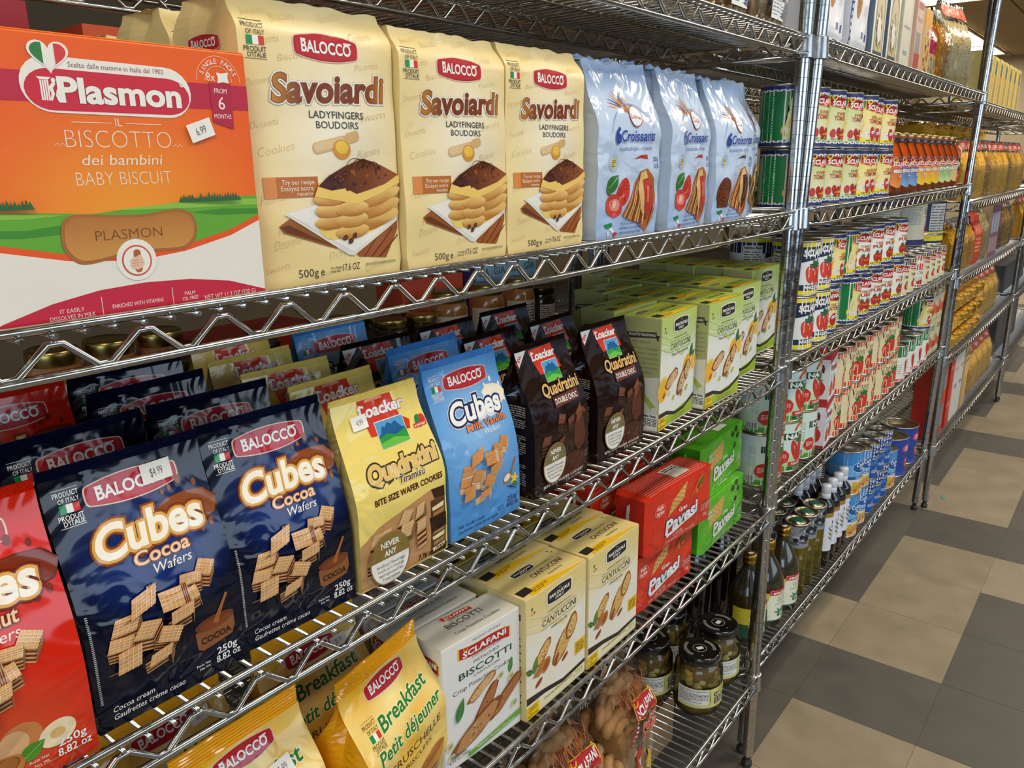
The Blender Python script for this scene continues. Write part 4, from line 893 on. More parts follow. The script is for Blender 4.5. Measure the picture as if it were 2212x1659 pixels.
def cantuccini(kind):
    w, h, d = 5.6, 7.1, 2.5; gr = kind == 'green'
    top_c = 'b2c04a' if gr else 'ead48e'; W = lambda u: u*w; H = lambda v: v*h
    hi = 'b9cf74' if gr else 'e8d28a'; lo = 'e9ebe4' if gr else 'f0ead8'
    fn = lambda x, y: mix(lo, hi, smooth((y/h-.62)/.25))
    A = Art(w, h)
    for k, (a, b) in enumerate(((.80, .62), (.86, .70), (.74, .78))): A.line([(W(.01), H(a)), (W(.25), H(a-.05)), (W(.6), H(b)), (W(.985), H(b+.12))], [.10, .3, .3, .1], mix(hi, 'ffffff', .15))
    pan_logo(A, W(.53), H(.90), W(.38), H(.115)); italy_dots(A, W(.08), H(.87), .32)
    A.text('traditional italian biscuits', W(.53), H(.785), H(.018), '4a4a34', w=W(.38), shear=.2)
    A.line([(W(.24), H(.765)), (W(.81), H(.765))], .02, '5a5a40'); A.text('CANTUCCINI', W(.53), H(.695), H(.052), '2c2c20', w=W(.56), shear=.1, bold=.0); A.line([(W(.24), H(.675)), (W(.81), H(.675))], .02, '5a5a40')
    A.text('Pistacchio e limone' if gr else 'mandorla', W(.53), H(.632), H(.028), '3c3c2c', w=W(.46 if gr else .26), shear=.2)
    if gr:
        A.ell(W(.78), H(.50), W(.15), H(.085), 'f0b428', .4); A.ell(W(.93), H(.49), W(.085), H(.085), 'f6ecc8', n=20); A.ell(W(.93), H(.49), W(.07), H(.07), 'f0bc34', n=20)
        for k in range(6): A.line([(W(.93), H(.49)), (W(.93)+.36*math.cos(k*1.05), H(.49)+.42*math.sin(k*1.05))], .025, 'f8eecb')
        leaf(A, W(.84), H(.545), 1.0, .5, 1.3, '3a6a38'); leaf(A, W(.88), H(.56), .6, .25, .5, '46763c')
        A.ell(W(.10), H(.37), W(.13), H(.12), 'f4d070', -.5, 20); A.ell(W(.09), H(.365), W(.11), H(.10), 'efb63a', -.5, 20)
        cantuccio(A, W(.32), H(.43), W(.19), H(.058), .45, 1); cantuccio(A, W(.66), H(.385), W(.24), H(.075), .75, 2); cantuccio(A, W(.75), H(.45), W(.12), H(.055), 1.2, 3)
        for px, py, c in ((.12, .31, 'b0482c'), (.26, .305, 'd9c9a0'), (.39, .245, 'b4b448'), (.55, .265, 'a0502c'), (.62, .245, 'aab040'), (.76, .275, 'b8bc50')): A.ell(W(px), H(py), .24, .15, c, .6, 14); A.ell(W(px)-.04, H(py)+.04, .10, .05, mix(c, 'ffffff', .3), .6, 8)
        A.poly([(W(.01), H(.02)), (W(.99), H(.02)), (W(.99), H(.15)), (W(.6), H(.125)), (W(.3), H(.10)), (W(.01), H(.11))], 'a3bb32')
        A.poly([(W(.01), H(.16)), (W(.22), H(.155)), (W(.45), H(.105)), (W(.7), H(.115)), (W(.99), H(.185)), (W(.99), H(.145)), (W(.7), H(.075)), (W(.45), H(.068)), (W(.22), H(.12)), (W(.01), H(.125))][:5]+[(W(.99), H(.15)), (W(.7), H(.082)), (W(.45), H(.075)), (W(.22), H(.118)), (W(.01), H(.12))], '3a2a22')
        A.text('Crunchy pistachio', W(.55), H(.048), H(.018), '4c5a20', w=W(.38), shear=.25); A.text('and lemon biscuits', W(.55), H(.022), H(.018), '4c5a20', w=W(.38), shear=.25)
    else:
        cantuccio(A, W(.27), H(.485), W(.16), H(.055), .7, 4, 'dcae62', '9a5a22', ('f4ead2', 'f0e2c0', 'b07a3c')); cantuccio(A, W(.60), H(.43), W(.24), H(.080), .8, 5, 'dcae62', '9a5a22', ('f4ead2', 'f0e2c0', 'b07a3c')); cantuccio(A, W(.74), H(.53), W(.14), H(.065), 1.0, 6, 'dcae62', '9a5a22', ('f4ead2', 'f0e2c0', 'b07a3c'))
        leaf(A, W(.12), H(.36), 1.0, .45, 1.3, '5a8038'); leaf(A, W(.10), H(.38), .7, .35, 2.6, '4a7030'); A.poly([(W(.10), H(.335)), (W(.18), H(.385)), (W(.30), H(.46)), (W(.27), H(.36)), (W(.20), H(.31))], 'b8763a'); A.ell(W(.31), H(.365), W(.085), H(.045), 'c08040', .8); A.ell(W(.31), H(.365), W(.06), H(.03), 'a85a24', .8)
        almond(A, W(.49), H(.345), .62, .30, 1.0); almond(A, W(.63), H(.30), .66, .28, .5); almond(A, W(.20), H(.255), .72, .32, .5)
        A.rect(W(.80), H(.225), W(.99), H(.345), 'f0c02c'); A.fine(W(.82), H(.24), W(.97), H(.33), 4, '8a6a10', 2)
        A.poly([(W(.01), H(.02)), (W(.99), H(.02)), (W(.99), H(.13)), (W(.5), H(.10)), (W(.01), H(.11))], 'f0e4b4')
        A.poly([(W(.01), H(.195)), (W(.30), H(.165)), (W(.6), H(.12)), (W(.99), H(.135)), (W(.99), H(.105)), (W(.6), H(.085)), (W(.3), H(.125)), (W(.01), H(.135))], '352a22')
        A.text('Crunchy almond biscuits', W(.52), H(.068), H(.022), '5a4a24', w=W(.48), shear=.25); A.text('250 g', W(.88), H(.070), H(.018), '5a4a24', w=W(.13)); A.text('Net wt 8.8 oz', W(.86), H(.045), H(.012), '5a4a24', w=W(.17))
    A.rect(W(.005), H(.008), W(.20), H(.115), 'f2c81e'); A.text('SENZA', W(.10), H(.09), H(.012), '6a5a10', w=W(.12), bold=.02); A.text('CONSERVANTI', W(.10), H(.07), H(.012), '6a5a10', w=W(.16), bold=.02); A.text('NO', W(.07), H(.045), H(.012), '6a5a10', bold=.02); A.text('PRESERVATIVES', W(.10), H(.025), H(.012), '6a5a10', w=W(.16), bold=.02)
    L = Art(d, h); lc = 'aaac72' if gr else 'd9c48a'
    if gr:
        L.poly([(.05, .05), (d-.05, .05), (d-.05, 3.5), (d*.4, 3.3), (.05, 3.9)], 'dcd8c8')
        L.poly([(.25, 6.15), (d-.3, 6.28), (d-.3, 5.92), (.25, 5.80)], '3a3432'); L.poly([(.05, 6.0), (.3, 6.0), (.3, 5.7), (.12, 5.65), (.2, 5.8)], '2c2826'); L.poly([(d-.05, 6.05), (d-.3, 6.1), (d-.3, 5.8), (d-.12, 5.75), (d-.2, 5.9)], '2c2826')
        L.text('PRODOTTO TRADIZIONALE', d/2, 5.98, .15, 'd8d4c4', w=d*.70, bold=.03, rot=.04); L.text('ALTA QUALITÀ', d/2, 5.55, .14, '5a5c3c', w=d*.45)
        for k in range(6): L.text(('Come nuove famiglie', 'tengono la ricetta', 'originale preparata', 'nel borgo del nostro', 'nel tempo per tradizione', 'italiana del forno')[k], d/2, 5.15-.30*k, .17, '5c5e40', w=d*(.84, .8, .86, .82, .86, .6)[k], shear=.35, bold=-.015)
        L.poly([(.5, 3.2), (1.2, 3.35), (1.3, 2.9), (1.6, 2.3), (2.3, 1.6), (2.0, 1.5), (2.05, 1.2), (1.7, 1.75), (1.2, 2.3), (.9, 2.8), (.5, 2.9)], 'a8b848'); L.ell(1.25, 2.75, .10, .10, '22201e')
        L.rect(1.1, .1, d-.06, 1.1, 'f0eee6'); L.text('Facts', 1.75, .92, .16, '222', w=.8, bold=.05) if False else L.text('Nutrition Facts', 1.75, .92, .14, '222222', w=1.15, bold=.05); L.fine(1.15, .12, d-.1, .85, 7, '3a3a38', 5)
    else:
        L.poly([(.3, 6.15), (d-.3, 6.28), (d-.3, 5.92), (.3, 5.80)], '3a3432'); L.fine(.3, 1.0, d-.3, 5.2, 20, '6a5c34', 7)
    T = Art(w, d)
    T.poly([(W(.40), .02), (W(.99), .02), (W(.99), .60), (W(.7), .35)], top_c if not gr else 'a8b83c')
    T.poly([(W(.12), .03), (W(.97), .03), (W(.60), .33), (W(.40), .62), (W(.15), .62)], 'f0c01c'); T.rect(W(.04), .30, W(.20), .86, '2c2824'); T.fine(W(.18), .15, W(.42), .5, 3, '8a6a10', 3)
    pan_logo(T, W(.24), d*.78, W(.24), .42) if gr else pan_logo(T, W(.42), d*.80, W(.30), .45)
    T.text('traditional italian biscuits', W(.58), d*.66, .10, '4a4a2c', w=W(.36), shear=.2) if not gr else None
    T.text('CANTUCCINI', W(.62), d*.42, .34, '33331c', w=W(.48), shear=.1, bold=.005); T.text('Pistacchio e limone' if gr else 'mandorla', W(.64), d*.26, .17, '3c3c20', w=W(.34 if gr else .22), shear=.2)
    italy_dots(T, W(.88), d*.82, .25)
    return carton('biscuit_box', 'biscuit box', w, h, d, lo, lc, top_c, A, L, T, frontfn=fn)
CANT = {k: cantuccini(k) for k in ('green', 'yellow')}
def plasmon():
    w, h, d = 8.1, 7.1, 2.6; A = Art(w, h); ox, oy = .25, .18
    P = lambda pts: [(x+ox, y+oy) for x, y in pts]
    fn = lambda x, y: mix('f59a1c', 'ef5f05', smooth(math.hypot((x-w*.5)/(w*.62), (y-h*.38)/(h*.50))))
    # fields, swoosh and biscuit
    A.poly(P([(-.22, 2.6), (.7, 2.72), (1.6, 2.68), (2.7, 2.60), (4.0, 2.66), (5.3, 2.80), (6.6, 2.90), (7.83, 2.88), (7.83, 1.5), (-.22, 1.5)]), '63a82c')
    A.poly(P([(-.22, 2.35), (1.2, 2.28), (2.6, 2.42), (2.6, 2.15), (1.0, 2.1), (-.22, 2.2)]), '3f8a24'); A.poly(P([(3.2, 2.66), (5.3, 2.78), (7.83, 2.80), (7.83, 2.62), (5.5, 2.62)]), '8cc040'); A.poly(P([(5.6, 2.5), (6.6, 2.55), (7.83, 2.5), (7.83, 2.35), (6.5, 2.38)]), '3f8a24'); A.poly(P([(-.22, 2.7), (.9, 2.68), (2.2, 2.6), (1.2, 2.55), (-.22, 2.6)]), '8abf3c')
    sw = [(-.22, 2.1), (.6, 1.95), (2.07, 1.62), (3.8, 1.46), (5.3, 1.60), (6.8, 1.93), (7.83, 2.32)]
    A.poly(P(sw+[(x, y-.32) for x, y in sw[::-1]]), 'ea5512')
    A.poly(P([(x, y-.17) for x, y in sw]+[(7.83, -.16), (-.22, -.16)]), 'e9e5da')
    for x0, x1 in ((-.2, 1.4), (5.35, 7.15)):
        k = x0; r_ = random.Random(3)
        while k < x1: hgt = r_.uniform(.12, .26); A.poly(P([(k-.08, 2.78), (k, 2.80+hgt), (k+.09, 2.78)]), '2d6636'); k += .085
    A.poly(P([(-.22, 5.32), (7.83, 5.34), (7.83, 6.02), (-.22, 6.02)]), 'bd1f3d')
    # maker's badge
    bp = []
    for i in range(13): a = PI/2-PI*i/12; bp.append((5.28+.72*math.cos(a), 5.70+.65*math.sin(a)))
    for i in range(13): a = -PI/2-PI*i/12; bp.append((2.28+.72*math.cos(a), 5.74+.66*math.sin(a)))
    A.poly(P(bp), 'f0ece2')
    rp = []
    for i in range(13): a = PI/2-PI*i/12; rp.append((5.30+.64*math.cos(a), 5.60+.47*math.sin(a)))
    for i in range(13): a = -PI/2-PI*i/12; rp.append((2.28+.63*math.cos(a), 5.62+.49*math.sin(a)))
    A.poly(P(rp), 'cf2038')
    A.text('Scelto dalle mamme in Italia dal 1902', 4.0+ox, 6.17+oy, .125, '96606a', w=2.5)
    A.text('Plasmon', 4.05+ox, 5.35+oy, .56, 'f3f0e6', w=3.2, bold=.036, out=((.012, '8c1020'),), res=4); A.ell(5.74+ox, 5.93+oy, .06, .06, 'f3f0e6', n=12); A.text('R', 5.74+ox, 5.90+oy, .06, 'cf2038')
    A.poly(P([(1.95, 5.90), (2.30, 5.90), (2.22, 5.84), (2.02, 5.84)]), 'f3f0e6')
    for k in range(4): A.rect(2.02+ox+.055*k, 5.36+oy, 2.06+ox+.055*k, 5.83+oy, 'f3f0e6')
    A.line(P([(2.36, 5.78), (2.26, 5.66), (2.30, 5.52), (2.24, 5.36)]), [.08, .10, .08, .05], 'f3f0e6'); A.ell(2.34+ox, 5.83+oy, .055, .06, 'f3f0e6', n=10); A.line(P([(2.42, 5.62), (2.38, 5.48), (2.42, 5.35)]), .05, 'f3f0e6')
    hp = [(math.sin(t)**3*.42, (13*math.cos(t)-5*math.cos(2*t)-2*math.cos(3*t)-math.cos(4*t))/16*.36) for t in [2*PI*i/40 for i in range(40)]]
    for k, c in ((1.16, 'f0ece2'), (1.0, None)):
        if c: A.poly(P([(2.32+x*k, 6.42+y*k) for x, y in hp]), c)
    import itertools
    for a, b, c in ((-1, -.14, '2f7d3a'), (-.14, .14, 'f0ece2'), (.14, 1, 'd83a3a')):
        A.poly(P([(2.32+max(a*1.0 if a > -1 else -9, min(b if b < 1 else 9, x)), 6.42+y) for x, y in hp]), c)
    # right-hand stamp
    for r_ in (.70, .43): A.arc(6.92+ox, 6.08+oy, r_, .05, 3.1, .018, 'f8c090', 20)
    for i, ch in enumerate('SINGLE PACKS'):
        a = PI*(.86-.72*i/11); A.text(ch, 6.92+ox+.50*math.cos(a), 6.08+oy+.50*math.sin(a), .13, 'f6e6d4', rot=a-PI/2, bold=.01)
    A.text('8x', 6.67+ox, 6.10+oy, .22, 'f6ede0', w=.27); A.poly(P([(6.86, 6.34), (7.02, 6.32), (7.24, 6.36), (7.22, 6.2), (7.25, 6.07), (7.05, 6.09), (6.88, 6.05), (6.90, 6.2)]), 'f3efe6')
    A.poly(P([(6.60, 6.06), (7.29, 6.06), (7.27, 4.80), (6.62, 4.98)]), 'b51c3a'); A.text('FROM', 6.94+ox, 5.78+oy, .13, 'f6ede4', w=.40); A.text('6', 6.94+ox, 5.34+oy, .34, 'f6ede4'); A.text('MONTHS', 6.94+ox, 5.09+oy, .12, 'f6ede4', w=.55)
    c = 'f3e3cf'
    A.text('IL', 3.84+ox, 4.80+oy, .19, c); A.line(P([(2.64, 4.87), (3.66, 4.87)]), .016, c); A.line(P([(4.02, 4.87), (5.03, 4.87)]), .016, c)
    A.text('BISCOTTO', 3.84+ox, 4.25+oy, .44, c, w=2.85, bold=-.025, res=4); A.text('dei bambini', 3.82+ox, 3.82+oy, .26, c, w=2.15, shear=.18, res=3, bold=.0); A.text('BABY BISCUIT', 3.84+ox, 3.31+oy, .34, c, w=2.6, bold=-.02, res=3)
    for sx in (2.15, 5.3): A.line(P([(sx, 4.30), (sx+.08, 4.36), (sx+.14, 4.29), (sx+.2, 4.36), (sx+.26, 4.29)]), .012, c)
    bb = [(1.95, 2.0), (2.02, 2.4), (2.25, 2.58), (2.6, 2.60), (3.4, 2.54), (4.2, 2.52), (4.9, 2.60), (5.3, 2.60), (5.62, 2.45), (5.72, 2.1), (5.62, 1.75), (5.35, 1.52), (5.0, 1.48), (4.2, 1.50), (3.4, 1.44), (2.6, 1.32), (2.25, 1.38), (2.02, 1.65)]
    bb = [tuple(sum(c*v for c, v in zip(((-t**3+2*t*t-t)/2, (3*t**3-5*t*t+2)/2, (-3*t**3+4*t*t+t)/2, (t**3-t*t)/2), (bb[i-1][q], bb[i][q], bb[(i+1) % len(bb)][q], bb[(i+2) % len(bb)][q]))) for q in (0, 1)) for i in range(len(bb)) for t in (0, .25, .5, .75)]
    A.poly(P(bb), 'a8662c'); A.poly(P([(3.83+(x-3.83)*.955, 2.0+(y-2.0)*.86) for x, y in bb]), lambda x, y: mix('cd9244', 'b8742f', smooth((y-oy-1.4)/1.1)))
    A.text('PLASMON', 3.73+ox, 1.90+oy, .26, '7a4519', w=1.85, bold=-.012, res=3)
    A.ell(3.83+ox, 1.32+oy, .56, .56, 'efebe2'); A.ell(3.83+ox, 1.30+oy, .42, .42, 'd9523c'); A.ell(3.83+ox, 1.30+oy, .375, .375, 'efebe2')
    A.rrect(3.75+ox, .98+oy, 3.95+ox, 1.60+oy, .09, 'a8642c'); A.poly(blobpts(3.82+ox, 1.24+oy, .20, .18, 0, 16, .1, 4), 'eac0a4'); A.ell(3.92+ox, 1.34+oy, .07, .12, 'eac0a4', .4, 10)
    for k in range(3): A.line(P([(3.68, 1.30-.07*k), (3.85, 1.32-.07*k)]), .012, 'c89478')
    # red foot of the panel
    A.poly(P([(-.22, -.14), (.3, .08), (1.5, .42), (2.73, .62), (4.0, .68), (5.34, .62), (6.6, .42), (7.83, .02), (7.83, -.17), (-.22, -.17)]), 'c4203c')
    A.text('IT EASILY', 1.95+ox, .14+oy, .105, 'f4dcd8', w=.62); A.text('DISSOLVES IN MILK', 1.95+ox, -.02+oy, .105, 'f4dcd8', w=1.15); A.text('ENRICHED WITH VITAMINS', 3.72+ox, .09+oy, .105, 'f4dcd8', w=1.45); A.text('PALM', 5.27+ox, .17+oy, .105, 'f4dcd8', w=.32); A.text('OIL FREE', 5.27+ox, .02+oy, .105, 'f4dcd8', w=.50); A.text('NET WT 11.3 OZ (320 G)', 6.60+ox, -.05+oy, .14, 'f4dcd8', w=1.75)
    for sx in (2.73, 4.74): A.line(P([(sx, -.08), (sx, .44)]), .018, 'f4dcd8')
    pr = carton('baby_biscuit_box', 'biscuit box', w, h, d, 'f07a10', 'f06a08', 'f57a10', A, None, None, frontfn=fn)
    t = tagmesh(.78, .50, '6.99', .32, fn=plane_map((-w/2,-d/2,0), (1,0,0), (0,0,1)), cx=6.16+ox, cy=4.75+oy)
    pr.parts.append(('price_tag', t)); return pr
PLAS = plasmon()
def sclafani_word(A, cx, cy, w, h, rot=.0, bend=0, red='c4232f'):
    pts = []; n = 10
    for i in range(n+1): t = -1+2*i/n; pts.append((cx+t*w/2, cy-h*.5+h*.28*(-t)+h*.12*math.sin(t*3)))
    for i in range(n+1): t = 1-2*i/n; pts.append((cx+t*w/2, cy+h*.5-h*.28*t*-1*-1+h*.12*math.sin(t*3)-h*.0))
    for e, c in ((1.06, 'e8c23c'), (1.0, red)): A.poly([(cx+(x-cx)*e, cy+(y-cy)*e) for x, y in pts], c)
    A.text('SCLAFANI', cx, cy-h*.26, h*.52, 'f5f0e6', w=w*.86, bold=.035, rot=.0, out=((.03, '6a1018'),), res=2)
    A.arc(cx-w*.38, cy+h*.55, h*.22, 2.6, 6.4, h*.10, 'e8b820', 10); A.arc(cx+w*.40, cy+h*.30, h*.18, -.8, 2.6, h*.08, 'e8b820', 8)
def white_biscotti():
    w, h, d = 5.3, 6.75, 2.15; A = Art(w, h); W = lambda u: u*w; H = lambda v: v*h
    A.text('PRODUCT OF ITALY', W(.56), H(.945), H(.016), '5a5a54', w=W(.36))
    sclafani_word(A, W(.53), H(.875), W(.64), H(.085)); A.text('A GUS SCLAFANI BRAND', W(.55), H(.815), H(.012), '5a5a54', w=W(.38))
    A.text('PISTACHIO', W(.55), H(.765), H(.024), '3c4438', w=W(.33)); A.text('BISCOTTI', W(.54), H(.690), H(.050), '2c5040', w=W(.68), bold=.015); A.text('CANTUCCINI', W(.55), H(.655), H(.020), '3c4438', w=W(.34)); A.text('Crisp Pistachio Cookies', W(.51), H(.592), H(.034), '3c5048', w=W(.78))
    cantuccio(A, W(.48), H(.53), W(.21), H(.045), .45, 1, 'd9b07a', 'a86a34', ('a8b84c', 'c8c070', '8a5428')); cantuccio(A, W(.52), H(.36), W(.27), H(.060), .9, 2, 'b07044', '8a4e28', ('a8b84c', '9aa840', '7a4020')); cantuccio(A, W(.80), H(.34), W(.28), H(.055), .6, 3, 'b07044', '8a4e28', ('a8b84c', '9aa840', '7a4020')); cantuccio(A, W(.40), H(.235), W(.37), H(.075), .42, 4, 'c08a58', '8a4e28', ('b4c058', 'c4c878', '7a4020'))
    for px, py in ((.86, .47), (.72, .53), (.05, .22), (.90, .22), (.07, .12)): A.ell(W(px), H(py), .26, .17, 'd8cca4', .5, 14); A.ell(W(px)+.05, H(py), .15, .10, '9cab48', .5, 12)
    leaf(A, W(.15), H(.37), 1.3, .5, 1.2, '3f7a3c'); leaf(A, W(.85), H(.50), .9, .35, 1.4, '4a8a40')
    A.poly([(W(.28), H(.03)), (W(.99), H(.09)), (W(.99), H(.14)), (W(.28), H(.06))], '6aa83c'); A.text('Natural Artisan Product', W(.64), H(.07), H(.022), 'eef4da', w=W(.52), shear=.2, rot=.07); A.text('6.34 oz (180g)', W(.17), H(.07), H(.022), '44463f', w=W(.26)); A.fine(W(.06), H(.10), W(.26), H(.13), 2, '8a8a80', 2)
    T = Art(w, d)
    T.text('BISCOTTI', W(.50), d*.50, .38, '3c4a40', w=W(.44), rot=0); T.text('PISTACHIO', W(.5), d*.72, .14, '5a5a50', w=W(.24)); T.text('Crisp Pistachio Cookies', W(.55), d*.22, .22, '4a5a50', w=W(.56)); sclafani_word(T, W(.5), d*.86, W(.34), .30)
    L = Art(d, h); sclafani_word(L, d*.5, h*.86, d*.8, .55, red='8c2430'); leaf(L, d*.4, h*.68, .7, .3, 2.2, '3c5a30'); leaf(L, d*.65, h*.64, .8, .3, 1.2, '3c4a28'); cantuccio(L, d*.5, h*.5, .8, .45, .3, 5, '9a7a50', '6a4424')
    return carton('biscuit_box', 'biscuit box', w, h, d, 'e8e6df', 'dddbd4', 'dcdad2', A, L, T)
WBIS = white_biscotti()
def small_box(name, cat, w, h, d, col, side, top, words=(), art=None, lid=False, mt='carton'):
    A = art or Art(w, h)
    for t, u, v, sz, c, ww in words: A.text(t, u*w, v*h, sz*h, c, w=ww*w, bold=.02)
    return carton(name, cat, w, h, d, col, side, top, A, lid=lid, mt=mt)
# ---- cracker flow-packs (red and green)
def crackers(kind):
    w, h, d = 8.7, 3.95, 2.55; rd = kind == 'red'; base = 'd8341c' if rd else '5fb82a'; dk = 'b8241a' if rd else '3f9a20'
    g = G(); nx, ny = 18, 10; W = lambda u: u*w; H = lambda v: v*h
    def P(u, v, face):   # soft pillowed block
        a = 1-abs(u)**10*.12; return a
    def fr(x, y, o=0.0):
        u = 2*x/w-1; v = 2*y/h-1; b = .10*(1-u*u)*(1-v*v); n = .05*noise.noise(Vector((x*.8, y*.9, 4 if rd else 5)))
        pin = max(0, abs(u)-.9)*6
        return (x-w/2, -d/2*(1-.28*pin)-b-n-o, h/2+(y-h/2)*(1-.10*pin))
    def tp(x, y, o=0.0):
        u = 2*x/w-1; v = 2*y/d-1; pin = max(0, abs(u)-.9)*6
        f = fr(x, h); return (x-w/2, f[1]+( -2*f[1])*y/d, h/2+h/2*(1-.10*pin)+.06*(1-u*u)*(1-v*v)+.03*noise.noise(Vector((x*1.2, y, 8)))+o)
    def grid(fn, W_, H_, nx, ny, c, flip=False):
        vs = [fn(W_*i/nx, H_*j/ny) for j in range(ny+1) for i in range(nx+1)]; fs = []
        for j in range(ny):
            for i in range(nx): q = (j*(nx+1)+i, j*(nx+1)+i+1, (j+1)*(nx+1)+i+1, (j+1)*(nx+1)+i); fs.append(q[::-1] if flip else q)
        g.add(vs, fs, c, 0, True)
    grid(fr, w, h, nx, ny, base); grid(tp, w, d, nx, 6, base)
    grid(lambda x, y: (fr(x, y)[0], -fr(x, y)[1], fr(x, y)[2]), w, h, nx, ny, dk, True)
    g.add([(-w/2*.98,-d/2*.8,.02),(w/2*.98,-d/2*.8,.02),(w/2*.98,d/2*.8,.02),(-w/2*.98,d/2*.8,.02)], [(0,3,2,1)], dk)
    for sgn in (-1, 1):
        xx = 0 if sgn < 0 else w; E = [fr(xx, h*j/6) for j in range(7)]; Bk = [(a, -b, c) for a, b, c in E]
        vs = E+Bk; fs = [(j, j+1, 8+j, 7+j) if sgn > 0 else (j, 7+j, 8+j, j+1) for j in range(6)]; g.add(vs, fs, dk)
    A = Art(w, h)
    for (ox, oy, a, b) in ((.28, .52, (2.0, .75), (.55, 1.0)), (.60, .60, (1.35, 1.15), (.45, .30))) if rd else ((.15, .45, (2.4, .5), (.35, 1.35)),):
        o = (W(ox), H(oy)); A.poly([o, (o[0]+a[0], o[1]+a[1]), (o[0]+a[0]+b[0], o[1]+a[1]+b[1]), (o[0]+b[0], o[1]+b[1])], 'dcae62')
        for i in range(5):
            for j in range(4):
                f1 = (i+.5)/5; f2 = (j+.5)/4; A.ell(o[0]+a[0]*f1+b[0]*f2, o[1]+a[1]*f1+b[1]*f2, .09, .06, 'b07a34', n=8)
    if rd: speck(A, W(.76), H(.80), .8, .25, .7, 12, ['4a7a30', 'd8902c', 'c8482c', '3f6a2c'], .14, 3)
    else:
        for px, py in ((.68, .88), (.80, .80), (.76, .95), (.74, .62)): A.ell(W(px), H(py), .32, .24, '2c3420', n=14); A.ell(W(px)-.08, H(py)+.08, .09, .06, '6a7050', n=8)
    A.text('Gran', W(.50), H(.50), H(.075), 'f6f2ea', w=W(.12), bold=.02)
    A.text('Pavesi', W(.49), H(.265), H(.23), 'f4f1ec', w=W(.46), bold=.035, shear=.12, rot=.08, out=((.045, '2c3a78' if rd else '2c6a40'),), res=3)
    A.poly([(W(.27), H(.16)), (W(.72), H(.30)), (W(.73), H(.33)), (W(.27), H(.22))], 'f4f1ec')
    A.ell(W(.17), H(.72), .62, .38, mix(base, 'ffffff', .5), .1); A.ell(W(.17), H(.72), .58, .35, base, .1); A.text('Sfoglia', W(.17), H(.74), H(.06), 'f4e4dc', w=.75, bold=.02); A.text('fragrante', W(.17), H(.66), H(.06), 'f4e4dc', w=.85, bold=.02)
    A.text('IL CRACKER', W(.44), H(.12), H(.045), 'f0d8cc', w=W(.14)); A.text('CON GRANO 100% ITALIANO', W(.48), H(.045), H(.05), 'f0d8cc', w=W(.44), rot=.01); A.text('250g', W(.88), H(.10), H(.06), 'f0d8cc', w=W(.06)); A.fine(W(.80), H(.22), W(.93), H(.36), 3, mix(base, 'ffffff', .4), 3)
    A.emit(g, fr, cell=.5)
    T = Art(w, d)
    for k in range(11): T.rect(W(.08), d*(.10+.078*k), W(.92), d*(.10+.078*k)+.045, mix(base, 'ffffff', .35) if rd else '2f7a1c')
    T.rect(W(.52), d*.25, W(.74), d*.82, 'ece8e0'); T.fine(W(.54), d*.6, W(.72), d*.78, 2, '55524c', 2)
    T.emit(g, tp, cell=.5)
    pk = g.mesh('wrapper', ['film'])
    s = G()
    for sgn in (-1, 1):
        vs = []; fs = []
        for j in range(7):
            for i in range(6): x = sgn*(w/2-.02+.42*i/5); vs.append((x, .05*(1 if i % 2 else -1)+(-d/2*.72+d*.72*j/6), .30+(h*.86-.3)*(.5+.5*math.sin(0))*0+h*.5))
        vs = []
        for j in range(9):
            z = h*(.12+.76*j/8)
            for i in range(6): vs.append((sgn*(w/2-.03+.36*i/5), (.04 if i % 2 else -.04)+.10*noise.noise(Vector((z, sgn, i*.2))), z))
        fs = [(j*6+i, j*6+i+1, (j+1)*6+i+1, (j+1)*6+i) for j in range(8) for i in range(5)]
        s.add(vs, fs, 'b8b0a4' if rd else base)
    return Proto('cracker_pack', 'cracker pack', [('wrapper', pk), ('end_fin', s.mesh('end_fin', ['film']))])
CRACK = {k: crackers(k) for k in ('red', 'green')}
